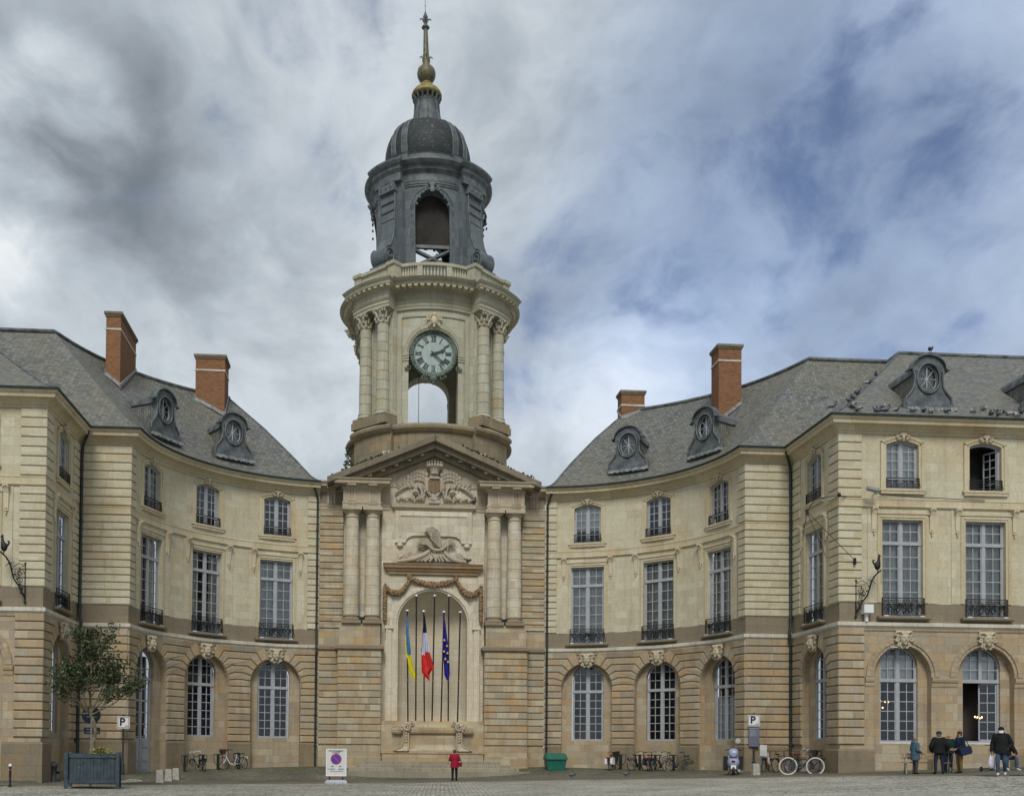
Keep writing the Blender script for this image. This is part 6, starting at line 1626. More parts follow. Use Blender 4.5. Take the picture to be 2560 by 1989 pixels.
def hang(a, d, me, label):
    tag(put('hanging_flag', me, None, site(a, d, 0), TH), label, 'flag')
t1 = [(0, -.03, .04, 9.3), (.3, -.09, .10, 8.25), (.55, -.11, .24, 7.3), (.62, -.1, .22, 7.05), (.64, .02, .26, 6.95), (.85, .1, .44, 6.2), (.9, .16, .50, 6.05), (1, .36, .46, 5.68)]
hang(-1.5, .72, flag_mesh(lambda t: lerp_tab(t1, t), [fb, fy], lambda u, t: 0 if (t < .30 and u < 1) or (t < .62 and u > .12+ (t-.3)*.6) else 1), 'limp sky blue and yellow flag hanging from the leftmost pole')
t2 = [(0, -.03, .04, 9.33), (.3, -.10, .16, 8.4), (.55, -.16, .34, 7.2), (.72, -.15, .55, 6.5), (.76, -.14, .62, 6.38), (.86, -.13, .36, 6.05), (.9, -.02, .34, 5.95), (1, .26, .34, 5.62)]
hang(-.52, .72, flag_mesh(lambda t: lerp_tab(t2, t), [fn, fw, fr_], lambda u, t: 0 if t < .29 or (u < .10 and t < .55) else (1 if t+.05*u < .58 else 2)), 'limp navy, white and red flag hanging left of the niche centre')
t3 = [(0, -.03, .04, 9.35), (.3, -.06, .2, 8.3), (.5, -.04, .30, 7.4), (.75, .02, .36, 6.5), (.9, .06, .38, 5.98), (1, .2, .3, 5.65)]
me = flag_mesh(lambda t: lerp_tab(t3, t), [fe, fs], lambda u, t: 0)
hang(.60, .72, me, 'limp royal blue flag with gold stars hanging right of the niche centre')
eu = [o for o in COL.objects if o.name.startswith('hanging_flag')][-1]
b = MB()
for x, z in ((.03, 7.95), (.20, 7.62), (.22, 7.2), (.10, 6.86), (.02, 7.3), (.26, 6.7)):
    pl = [(x+(.085 if i % 2 == 0 else .036)*sin(PI*i/5), z+(.085 if i % 2 == 0 else .036)*cos(PI*i/5)) for i in range(10)]
    b.prism(list(reversed(pl)), .14, .19, LM, 0)
put('gold_stars', b.mesh('gold_stars', fs), eu)
# uplights on the ledge between the columns
b = MB(); b.box(-.14, .14, -.1, .12, .12, .34); b.box(-.05, .05, -.04, .04, 0, .12); b.box(-.16, .16, -.13, -.1, .1, .36)
ul = b.mesh('floodlight', m_iron)
for q, lb in ((-1, 'small black floodlight on the pedestal left of the niche'), (1, 'small black floodlight on the pedestal right of the niche')): tag(put('floodlight', ul, None, site(q*4.12, .7, 8.86), TH), lb, 'floodlight')

# ------------------------------------------------------------ wall lanterns with a rooster on ironwork
def wall_lantern(s_, label):
    p = site(s_*18.55, DP, 7.78); o = empty('wall_lamp_bracket', p, TH, label, 'lamp bracket'); o.scale = (.74,)*3
    def C(pts): return [(s_*x, -n, z) for x, n, z in pts]
    b = MB(); b.tube(C([(0, .10, .05), (0, .10, 2.35)]), .035, 6); b.box(-.06, .06, -.12, 0, .0, .12); b.box(-.06, .06, -.12, 0, 2.28, 2.4); put('wall_post', b.mesh('wall_post', m_iron), o)
    b = MB(); b.tube(C([(0, .12, .35), (.10, .3, .6), (.26, .45, 1.0), (.48, .6, 1.35), (.56, .75, 1.8), (.62, .85, 2.2), (.82, .95, 2.55), (1.0, 1.0, 2.72), (1.12, 1.05, 2.85)]), .045, 6); put('bracket_arm', b.mesh('bracket_arm', m_iron), o)
    b = MB()
    for k, (x, z, r) in enumerate([(.22, 1.75, .22), (.42, 1.9, .2), (.2, 1.35, .2), (.38, 1.5, .17), (.14, .95, .15), (.1, .6, .1)]): scroll((s_*x, z), r, 1.5, LM, .25+.03*k, .024, s_*(1 if k % 2 else -1), k, b=b)
    b.tube(C([(0, .1, 2.2), (.3, .3, 2.32), (.55, .5, 2.05)]), .022, 5); b.tube(C([(.5, .6, 2.3), (.75, .7, 2.25), (.9, .8, 2.05)]), .02, 5)
    for k in range(7): b.ball((s_*(.1+.12*k), -.3-.08*k, .8+.28*k), .07, .05, .05, 6)
    b.tube(C([(1.12, 1.05, 2.8), (1.13, 1.05, 2.4), (1.12, 1.05, 2.0)]), .012, 4)
    put('iron_scrollwork', b.mesh('iron_scrollwork', m_iron), o)
    b = MB(); cx = s_*.92; y = -1.0; z = 3.12          # rooster
    b.ball((cx, y, z), .2, .15, .27, 10); b.tube([(cx+s_*.05, y, z+.15), (cx+s_*.10, y, z+.4), (cx+s_*.10, y, z+.55)], [.14, .08, .07], 8); b.ball((cx+s_*.11, y, z+.58), .075, .06, .07, 6)
    b.tube([(cx+s_*.17, y, z+.58), (cx+s_*.25, y, z+.55)], [.03, .008], 5)
    for k in range(3): b.ball((cx+s_*(.06+.05*k), y, z+.67-.02*k), .035, .02, .05, 5)
    for k in range(4): b.tube([(cx-s_*.1, y, z-.05), (cx-s_*(.25+.02*k), y, z+.15+.05*k), (cx-s_*(.28-.05*k), y, z+.38-.02*k)], [.06, .05, .02], 5)
    for q in (-1, 1): b.tube([(cx, y+q*.06, z-.22), (cx+s_*.03, y+q*.06, z-.42)], .02, 5)
    put('rooster_figure', b.mesh('rooster_figure', m_iron), o)
wall_lantern(1, 'black scrolled iron lamp bracket topped by a rooster, on the right pavilion')
wall_lantern(-1, 'black scrolled iron lamp bracket topped by a rooster, on the left pavilion')
b = MB(); b.box(-.2, .2, -.35, 0, .0, .38); b.box(-.22, .22, -.4, -.35, .02, .4); b.box(-.06, .06, -.2, -.06, -.35, 0); tag(put('security_camera_box', b.mesh('security_camera_box', m_white), None, site(19.0, DP+.02, 7.98), TH), 'white box below the rooster lamp bracket on the right pavilion', 'camera')
b = MB(); b.tube([(-.3, -.5, .1), (.25, -.5, .0)], .11, 10); b.tube([(.1, -.4, .05), (.25, -.1, .12), (.4, 0, .15)], .03, 6); b.box(.34, .44, -.04, .0, .05, .25); tag(put('security_camera', b.mesh('security_camera', m_steel), None, site(19.15, DP+.05, 13.55), TH), 'grey tube camera on the band course of the right pavilion', 'camera')
b = MB(); b.tube([(.5, -.03, 0), (2.2, -.03, -.1), (5.6, -.03, -.18)], .018, 5); tag(put('wall_cable', b.mesh('wall_cable', m_iron), None, site(19.1, DP+.09, 13.52), TH), 'black cable along the band course of the right pavilion', 'cable')
# star-shaped rod bracket at the corner of the right pavilion
b = MB()
tip = (-2.2, -1.2, 12.75)
b.tube([tip, (-1.95, -1.3, 13.2), (-1.7, -1.25, 13.35), (-.3, -.3, 13.75), (.25, .1, 13.78)], .02, 5); b.tube([(.25, .1, 13.6), (.25, .1, 14.0)], .015, 5)
for e in ((.55, -.05, 10.85), (-.35, .9, 11.1), (-1.5, .9, 11.9)): b.tube([tip, e], .013, 5)
b.box(.5, .6, -.1, .0, 10.65, 10.95); b.ball((-.35, -.4, 13.75), .09, .08, .11, 8); b.box(-2.26, -2.14, -1.25, -1.17, 12.6, 12.85)
tag(put('corner_rod_bracket', b.mesh('corner_rod_bracket', m_iron), None, site(XP+.1, DP+.1, -.42), TH), 'spidery iron rod bracket braced off the corner of the right pavilion', 'bracket')

# ------------------------------------------------------------ chandeliers glimpsed indoors
m_bulb, q_, bs_ = newmat('warm_bulb'); bs_.inputs['Emission Color'].default_value = (1, .62, .25, 1); bs_.inputs['Emission Strength'].default_value = 6; bs_.inputs['Base Color'].default_value = (1, .8, .5, 1)
for (a, z, pts, lb) in ((20.45, 4.05, ((-.22, 0), (0, -.02), (.16, -.02), (-.12, -.3)), 'lit brass chandelier inside the left arched window of the right pavilion'), (24.95, 3.35, ((-.12, .02), (.0, 0), (.22, 0), (.12, -.04)), 'lit brass chandelier inside the open arched window of the right pavilion')):
    b = MB(); b.tube([(0, 0, .6), (0, 0, .0)], .01, 4)
    for x, dz in pts: b.tube([(0, 0, -.05), (x*.6, 0, -.12+dz), (x, 0, dz-.04)], .012, 4)
    o = put('chandelier', b.mesh('chandelier', m_gildd), None, site(a, DP-.95, z), TH); tag(o, lb, 'chandelier')
    b = MB()
    for x, dz in pts: b.ball((x, 0, dz), .032, .032, .045, 6)
    put('bulbs', b.mesh('bulbs', m_bulb), o)

# ------------------------------------------------------------ planter, its tree, its yellow plant
PL = G3(-14.0, 41.5)
o = empty('planter_box', PL, rad(15), 'large blue grey wooden planter box under the little tree', 'planter')
b = MB(); hw = .86
for y in (-hw, hw): b.box(-hw, hw, y-.03, y+.03, .2, 1.36)
for x in (-hw, hw): b.box(x-.03, x+.03, -hw, hw, .2, 1.36)
b.add([(-hw, -hw, 1.26), (hw, -hw, 1.26), (hw, hw, 1.26), (-hw, hw, 1.26)], [(0, 1, 2, 3)])
for i in range(13):
    x = -hw+.1+i*(2*hw-.2)/12; b.box(x-.055, x+.055, -hw-.05, -hw-.02, .28, 1.26); b.box(x-.055, x+.055, hw+.02, hw+.05, .28, 1.26); b.box(hw+.02, hw+.05, x-.055, x+.055, .28, 1.26); b.box(-hw-.05, -hw-.02, x-.055, x+.055, .28, 1.26)
put('plank_side', b.mesh('plank_side', m_planter), o)
for z0, z1 in ((1.22, 1.38), (.22, .36)):
    b = MB()
    for y in (-1, 1): b.box(-hw-.02, hw+.02, y*(hw+.04), y*(hw+.09), z0, z1); b.box(y*(hw+.04), y*(hw+.09), -hw-.035, hw+.035, z0, z1)
    put('rail', b.mesh('rail', m_planter), o)
for sx in (-1, 1):
    for sy in (-1, 1): b = MB(); b.box(sx*(hw+.1)-.07, sx*(hw+.1)+.07, sy*(hw+.1)-.07, sy*(hw+.1)+.07, -.02, 1.44); put('corner_post', b.mesh('corner_post', m_planter), o)
random.seed(11)
m_leaf = plain('dark_glossy_leaf', (.055, .082, .032), .42, 0, .5, 7, .45); m_leaf2 = plain('mid_green_leaf', (.09, .125, .05), .5, 0, .45, 7, .4); m_leaf3 = plain('brown_dying_leaf', (.13, .075, .03), .7, 0, .3, 7)
tr = empty('small_tree', PL+Vector((-.08, .05, 1.26)), 0, 'small thin-leaved tree with a forked pale trunk growing in the planter', 'tree')
tb = MB(); tips = []
fork = Vector((-.12, .02, 1.75))
tb.tube([(.08, 0, -.1), (.02, 0, .5), (.12, .02, 1.0), (.05, 0, 1.4), fork], [.085, .075, .07, .065, .06], 8)
def branch(p, d, L, r, lev):
    pts = [p]; q = p.copy(); dd = d.normalized()
    for i in range(5):
        dd = (dd+Vector((random.uniform(-.22, .22), random.uniform(-.22, .22), random.uniform(-.06, .2)))).normalized(); q = q+dd*L/5; pts.append(q.copy())
    tb.tube(pts, [r*(1-.14*i) for i in range(6)], 5)
    if lev > 0:
        for k in range(3 if lev > 1 else 4):
            t = random.choice((2, 3, 4, 5)); nd = (dd+Vector((random.uniform(-1, 1), random.uniform(-1, 1), random.uniform(-.35, .7)))).normalized(); branch(pts[t], nd, L*random.uniform(.5, .75), r*.55, lev-1)
    else: tips.append(pts)
branch(fork, Vector((-.1, 0, 1)), 1.6, .055, 2); branch(fork, Vector((.55, .1, .9)), 1.5, .05, 2); branch(fork, Vector((-.7, -.2, .75)), 1.5, .045, 2); branch(fork+Vector((0, 0, -.1)), Vector((.9, -.4, .35)), 1.3, .035, 2); branch(fork, Vector((.1, .8, .8)), 1.3, .04, 2); branch(fork, Vector((-.3, -.8, .7)), 1.2, .04, 2)
branch(fork+Vector((0, 0, 1.2)), Vector((0, 0, 1)), 1.4, .04, 2); branch(fork, Vector((.8, .2, .85)), 1.5, .035, 2); branch(fork, Vector((-1.0, .2, .6)), 1.4, .035, 2); branch(fork+Vector((.1, 0, 1.9)), Vector((.1, 0, 1)), 1.25, .03, 2)
put('trunk', tb.mesh('trunk', m_bark), tr)
lb_ = MB()
for pts in tips:
    for i in range(2, 6):
        for k in range(random.choice((9, 11, 14))):
            p = pts[i]+Vector((random.gauss(0, .12), random.gauss(0, .12), random.gauss(0, .12)))
            d = Vector((random.uniform(-1, 1), random.uniform(-1, 1), random.uniform(-.6, .9))).normalized(); s_ = d.cross(Vector((random.uniform(-1, 1), random.uniform(-1, 1), random.uniform(-1, 1)))).normalized(); L = random.uniform(.10, .17); w_ = L*.32
            u_ = d.cross(s_)*L*.12
            lb_.add([p, p+d*L*.5+s_*w_+u_, p+d*L, p+d*L*.5-s_*w_+u_], [(0, 1, 2), (0, 2, 3)], None, random.choices((0, 1, 2), (6, 3, .35))[0])
put('crown', lb_.mesh('crown', [m_leaf, m_leaf2, m_leaf3]), tr)
b = MB(); m_yel = plain('yellow_variegated_leaf', (.36, .36, .10), .6, 0, .35, 9)
for i in range(520):
    a = random.uniform(0, 2*PI); r = abs(random.gauss(0, .2)); p = Vector((r*cos(a)*1.2, r*sin(a), .26-.9*r*r-.3*max(0, r-.25)+random.uniform(-.12, .1))); d = Vector((cos(a), sin(a), random.uniform(-.4, .8))).normalized(); s_ = d.cross(Vector((random.uniform(-1, 1), random.uniform(-1, 1), 1))).normalized(); L = random.uniform(.05, .10)
    b.add([p, p+d*L*.5+s_*L*.35, p+d*L, p+d*L*.5-s_*L*.35], [(0, 1, 2), (0, 2, 3)])
for i in range(12): a = 2*PI*i/12; b.tube([(0, 0, 0), (.12*cos(a), .12*sin(a), .16), (.26*cos(a), .24*sin(a), .12)], .008, 4)
tag(put('yellow_plant', b.mesh('yellow_plant', m_yel), None, PL+Vector((.48, -.62, 1.27))), 'bushy yellow leaved plant spilling over the front edge of the planter', 'plant')
# road sign seen from behind
p = G3(-14.62, 43.0); o = empty('road_sign', p, rad(16), 'round road sign seen from behind on a grey post, behind the planter', 'sign')
b = MB(); b.tube([(0, -.04, 0), (0, -.04, 3.42)], .045, 8); put('post', b.mesh('post', m_steel), o)
b = MB(); b.lathe((0, 0, 0), [(.01, 0), (.36, 0), (.38, .012), (.36, .025), (.01, .025)], 28, M=Matrix.Translation((-.02, .03, 2.98)) @ Matrix.Rotation(PI/2, 4, 'X'), smooth=False); put('round_panel', b.mesh('round_panel', plain('dark_sign_back', (.028, .042, .06), .55, 0, .15)), o)
b = MB(); b.box(-.3, .34, .02, .045, 2.18, 2.46); put('lower_panel', b.mesh('lower_panel', bpy.data.materials['dark_sign_back']), o)
b = MB()
for z in (3.06, 2.9, 2.38, 2.26): b.box(-.2, .2, -.03, .0, z-.015, z+.015)
for x, z in ((-.3, 3.04), (-.2, 3.04), (.25, 2.27)): b.box(x-.07, x+.05, -.01, .003, z-.025, z+.025)
put('clamp', b.mesh('clamp', m_steel), o)

# ------------------------------------------------------------ parking signs
def cyc_icon(b, x, z, s_):
    for q in (-1, 1): b.tube([(x+q*s_+s_*.6*cos(t), -.035, z+s_*.6*sin(t)) for t in [2*PI*i/10 for i in range(10)]], .006, 4, closed=True)
    b.tube([(x-s_, -.035, z), (x-.3*s_, -.035, z+s_), (x+.7*s_, -.035, z+s_), (x+s_, -.035, z)], .005, 4); b.tube([(x, -.035, z), (x+.7*s_, -.035, z+s_)], .005, 4)
def parking_sign(x, y, h, board, label):
    p = G3(x, y); o = empty('parking_sign', p, -math.atan2(x, y)*.9, label, 'sign')
    b = MB(); b.tube([(0, .06, 0), (0, .06, h+.05)], .042, 8); b.lathe((0, .06, 0), [(.09, 0), (.09, .5), (.06, .56), (.045, .9)], 10); b.ball((0, .06, h+.06), .05, None, None, 6); put('post', b.mesh('post', m_pipe), o)
    b = MB(); w = .29
    def rr(w, h0, h1, r, y0, y1):
        pl = []
        for cx, cz, a0 in ((w-r, h0+r, -PI/2), (w-r, h1-r, 0), (-w+r, h1-r, PI/2), (-w+r, h0+r, PI)): pl += [(cx+r*cos(a0+PI/2*i/4), cz+r*sin(a0+PI/2*i/4)) for i in range(5)]
        b.prism(pl, -y0, -y1, LM, 0, back=True)
    rr(w, h-.58, h, .04, .03, -.01)
    pn = put('panel', b.mesh('panel', m_white), o)
    b = MB()
    for x0, x1, z0, z1 in ((-.26, .26, h-.055, h-.035), (-.26, .26, h-.545, h-.525), (-.26, -.24, h-.545, h-.035), (.24, .26, h-.545, h-.035)): b.box(x0, x1, -.018, -.008, z0, z1)
    put('panel_border', b.mesh('panel_border', m_letter), pn)
    tm_ = textmesh('P', .50, .004, .016); tm_.materials.append(m_letter); put('letter_p', tm_, pn, (-.05, -.014, h-.28))
    b = MB(); cyc_icon(b, .15, h-.47, .045); put('bicycle_icon', b.mesh('bicycle_icon', m_greyletter), pn, (0, .02, 0))
    if board:
        b = MB(); b.box(-.26, .26, -.01, .03, h-1.60, h-.62); bd = put('notice_board', b.mesh('notice_board', plain('blue_grey_notice', (.13, .145, .20), .5, 0, .12, 3)), o)
        b = MB(); b.box(-.22, .22, -.016, -.01, h-.70, h-.675)
        for k in range(9): b.box(-.2, .12+.08*((k*7) % 3-1), -.015, -.01, h-.78-.035*k, h-.765-.035*k)
        put('notice_text', b.mesh('notice_text', plain('pale_notice_text', (.33, .35, .42), .6, 0, .05)), bd)
parking_sign(-15.24, 49.3, 2.80, False, 'white P parking sign on a dark post beside the planter')
parking_sign(15.75, 51.9, 2.88, True, 'white P parking sign with a grey notice board below it')
# ------------------------------------------------------------ free-standing no-parking board
p = G3(-5.14, 50.45); o = empty('no_parking_board', p, rad(5), 'white free-standing notice board with a round no-parking sign', 'notice board')
b = MB(); b.box(-.50, .50, -.03, .03, .36, 1.68); bd = put('board', b.mesh('board', plain('notice_white', (.60, .63, .62), .4, 0, .04)), o)
b = MB()
for x0, x1, z0, z1 in ((-.50, .50, .36, .41), (-.50, .50, 1.64, 1.69), (-.50, -.455, .41, 1.64), (.455, .50, .41, 1.64)): b.box(x0, x1, -.05, -.031, z0, z1)
put('frame', b.mesh('frame', m_white), bd)
b = MB(); b.box(-.50, .50, -.055, -.03, .33, .358); put('red_line', b.mesh('red_line', plain('faded_red', (.36, .14, .14), .5)), bd)
b = MB(); b.loft([[Vector((x, y, z)) for x, y in ((-sx, -sy), (sx, -sy), (sx, sy), (-sx, sy))] for sx, sy, z in ((.54, .34, 0), (.54, .34, .07), (.46, .14, .17))]); put('base', b.mesh('base', plain('pale_plastic_base', (.42, .44, .50), .5, 0, .08)), o)
for x in (-.32, .32): b = MB(); b.box(x-.035, x+.035, -.02, .02, .15, .37); put('leg', b.mesh('leg', m_iron), o)
b = MB(); b.lathe((0, 0, 0), [(.02, 0), (.265, 0), (.265, .008), (.02, .008)], 32, M=Matrix.Translation((-.01, -.032, 1.19)) @ Matrix.Rotation(PI/2, 4, 'X'), smooth=False); dsk = put('no_parking_disc', b.mesh('no_parking_disc', m_red), bd)
b = MB(); b.lathe((0, 0, 0), [(.005, 0), (.215, 0), (.215, .006), (.005, .006)], 32, M=Matrix.Translation((-.01, -.041, 1.19)) @ Matrix.Rotation(PI/2, 4, 'X'), smooth=False); put('blue_centre', b.mesh('blue_centre', m_blue), dsk)
b = MB(); b.box(-.225, .225, -.004, .0, -.028, .028, M=Matrix.Translation((-.01, -.049, 1.19)) @ Matrix.Rotation(rad(45), 4, 'Y')); put('red_bar', b.mesh('red_bar', m_red), dsk)
for txt, s_, x, z in (('STATIONNEMENT', .085, -.01, 1.57), ('INTERDIT', .085, -.01, 1.49)):
    tm_ = textmesh(txt, s_, .001, .002); tm_.materials.append(m_letter); put('lettering', tm_, bd, (x, -.034, z))
b = MB()
for q in (-1, 1): b.prism([(q*.27, .84), (q*.17, .875), (q*.17, .85), (q*.12, .85), (q*.12, .83), (q*.17, .83), (q*.17, .805)][::-q], .031, .034, LM, 0)
b.prism([(-.44, .705), (-.37, .68), (-.37, .73)], .031, .034, LM, 0)
for r_, z, h_ in ((0, .70, .045), (1, .595, .028)):
    x = -.31 if r_ == 0 else -.3
    while x < (.36 if r_ == 0 else .34):
        w_ = random.uniform(.02, .038)
        if r_ == 1 or not (-.06 < x < .06): b.box(x, x+w_, -.034, -.031, z-h_/2, z+h_/2)
        x += w_+.012
put('printed_lines', b.mesh('printed_lines', m_letter), bd)

# ------------------------------------------------------------ grit bin
o = empty('grit_bin', G3(6.5, 58.75), rad(4), 'dark green plastic grit bin with domed lid against the right wing', 'grit bin')
b = MB(); b.loft([[Vector((x*sx, y*sy, z)) for x, y in ((-.93, -1), (.93, -1), (1, -.93), (1, .93), (.93, 1), (-.93, 1), (-1, .93), (-1, -.93))] for sx, sy, z in ((.50, .36, 0), (.53, .38, .3), (.58, .42, .60))]); b.box(-.4, -.25, -.40, -.3, 0, .08); b.box(.25, .4, -.40, -.3, 0, .08); put('bin_body', b.mesh('bin_body', m_green), o)
b = MB(); b.loft([[Vector((x*sx, y*sy-oy, z)) for x, y in ((-.9, -1), (.9, -1), (1, -.85), (1, .85), (.9, 1), (-.9, 1), (-1, .85), (-1, -.85))] for sx, sy, z, oy in ((.62, .47, .60, 0), (.635, .48, .64, 0), (.62, .46, .75, 0), (.57, .36, .92, -.05), (.50, .25, .98, -.1))]); put('lid', b.mesh('lid', m_green), o)

# ------------------------------------------------------------ bollards, hydrant
def stone_bollard(x, y, h, lean_, label, group=None):
    b = MB(); b.loft([[Vector((sx*a, sy*c, z)) for a, c in ((-.17, -.15), (.17, -.15), (.17, .15), (-.17, .15))] for sx, sy, z in ((1.06, 1.06, -.05), (1, 1, .1), (.86, .86, h-.06), (.78, .78, h))])
    o = put('stone_bollard', b.mesh('stone_bollard', m_concrete), None, G3(x, y), (lean_, lean_*.6, .1)); tag(o, label, 'bollard', group)
stone_bollard(-13.1, 48.1, .63, rad(-6), 'leaning pale granite bollard, nearest of the three by the left wing door', 'granite bollards by the left wing')
stone_bollard(-13.35, 50.5, .62, rad(1), 'pale granite bollard, middle one of the three by the left wing door', 'granite bollards by the left wing')
stone_bollard(-13.25, 51.5, .60, rad(0), 'pale granite bollard, farthest of the three by the left wing door', 'granite bollards by the left wing')
stone_bollard(-15.15, 47.6, .60, 0, 'pale granite bollard half hidden behind the planter'); stone_bollard(14.99, 49.15, .58, 0, 'pale granite bollard in front of the right P sign'); stone_bollard(15.35, 52.3, .5, 0, 'granite bollard behind the scooter by the wall')
o = empty('metal_bollard', G3(-17.0, 40.65), 0, 'thin dark metal bollard with a white ball top at the left edge', 'bollard')
b = MB(); b.lathe((0, 0, 0), [(.06, 0), (.06, .1), (.045, .12), (.045, .78), (.05, .8)], 12); put('post', b.mesh('post', m_iron), o); b = MB(); b.ball((0, 0, .85), .07, None, None, 12); put('white_ball', b.mesh('white_ball', m_white), o); b = MB(); b.lathe((0, 0, .66), [(.048, 0), (.048, .04)], 12); put('orange_band', b.mesh('orange_band', plain('orange_band', (.4, .12, .05), .5)), o)
o = empty('fire_hydrant', G3(-17.25, 45.85), 0, 'dark grey fire hydrant beside the left pavilion', 'hydrant')
b = MB(); b.lathe((0, 0, 0), [(.19, 0), (.19, .06), (.14, .08), (.14, .66), (.18, .7), (.18, .76), (.15, .84), (.07, .93), (.01, .95)], 14); put('hydrant_body', b.mesh('hydrant_body', plain('dark_hydrant_paint', (.05, .055, .06), .5, 0, .3, 6)), o)
for q in (-1, 1): b = MB(); b.lathe((0, 0, 0), [(.055, 0), (.055, .1), (.07, .1), (.07, .14), (.01, .14)], 10, M=Matrix.Translation((q*.12, 0, .45)) @ Matrix.Rotation(q*PI/2, 4, 'Y')); put('outlet', b.mesh('outlet', m_iron), o)

# ------------------------------------------------------------ cycle racks
def rack(x, y, rz, label):
    o = empty('cycle_rack', G3(x, y), rz, label, 'cycle rack', 'cycle racks in front of the wings')
    b = MB(); b.box(-.09, -.02, -.03, .03, 0, .9); b.box(.02, .09, -.03, .03, 0, .9); put('post', b.mesh('post', m_pipe), o)
    b = MB(); b.tube([(-.38, 0, .88), (.38, 0, .88)], .022, 6); b.tube([(.38, 0, .88), (.36, 0, .6), (.26, 0, .4), (.10, 0, .3)], .018, 6); b.tube([(-.38, 0, .88), (-.36, 0, .6), (-.26, 0, .4), (-.10, 0, .3)], .018, 6); put('hoop', b.mesh('hoop', m_iron), o)
rack(-13.46, 54.05, -.9, 'dark T-shaped cycle rack, left of the bike with the white handlebar'); rack(-12.12, 55.95, -.7, 'dark T-shaped cycle rack between the two bikes by the left wing')
rack(-12.75, 55.15, -.8, 'dark cycle rack behind the bike with the white handlebar'); rack(-11.2, 56.95, -.5, 'dark cycle rack behind the white step-through bike')
rack(10.15, 58.3, .5, 'dark cycle rack next to the bike with white panniers'); rack(11.15, 57.85, .6, 'dark cycle rack in front of the wall, by the bike with chrome mudguards'); rack(11.9, 57.3, .7, 'dark cycle rack among the black bikes by the right wing'); rack(12.75, 56.55, .8, 'dark cycle rack at the rightmost bike of the right wing row')

# ------------------------------------------------------------ bicycles
def wheel_meshes(r, tm, rimm, w=.022):
    t = MB(); t.tube([(r*cos(2*PI*i/30), 0, r*sin(2*PI*i/30)) for i in range(30)], w, 6, closed=True)
    s_ = MB(); s_.tube([((r-.035)*cos(2*PI*i/30), 0, (r-.035)*sin(2*PI*i/30)) for i in range(30)], .010, 4, closed=True)
    for i in range(20): a = 2*PI*i/20; q = .02*(1 if i % 2 else -1); s_.tube([(.02*cos(a+.6), q, .02*sin(a+.6)), ((r-.035)*cos(a), 0, (r-.035)*sin(a))], .0028, 3)
    s_.tube([(0, -.05, 0), (0, .05, 0)], .025, 8)
    return t.mesh('tyre', tm), s_.mesh('spokes', rimm)
m_white_tyre = plain('cream_tyre', (.62, .58, .48), .7, 0, .06); m_chrome = plain('chrome', (.5, .5, .5), .25, .8, .1)
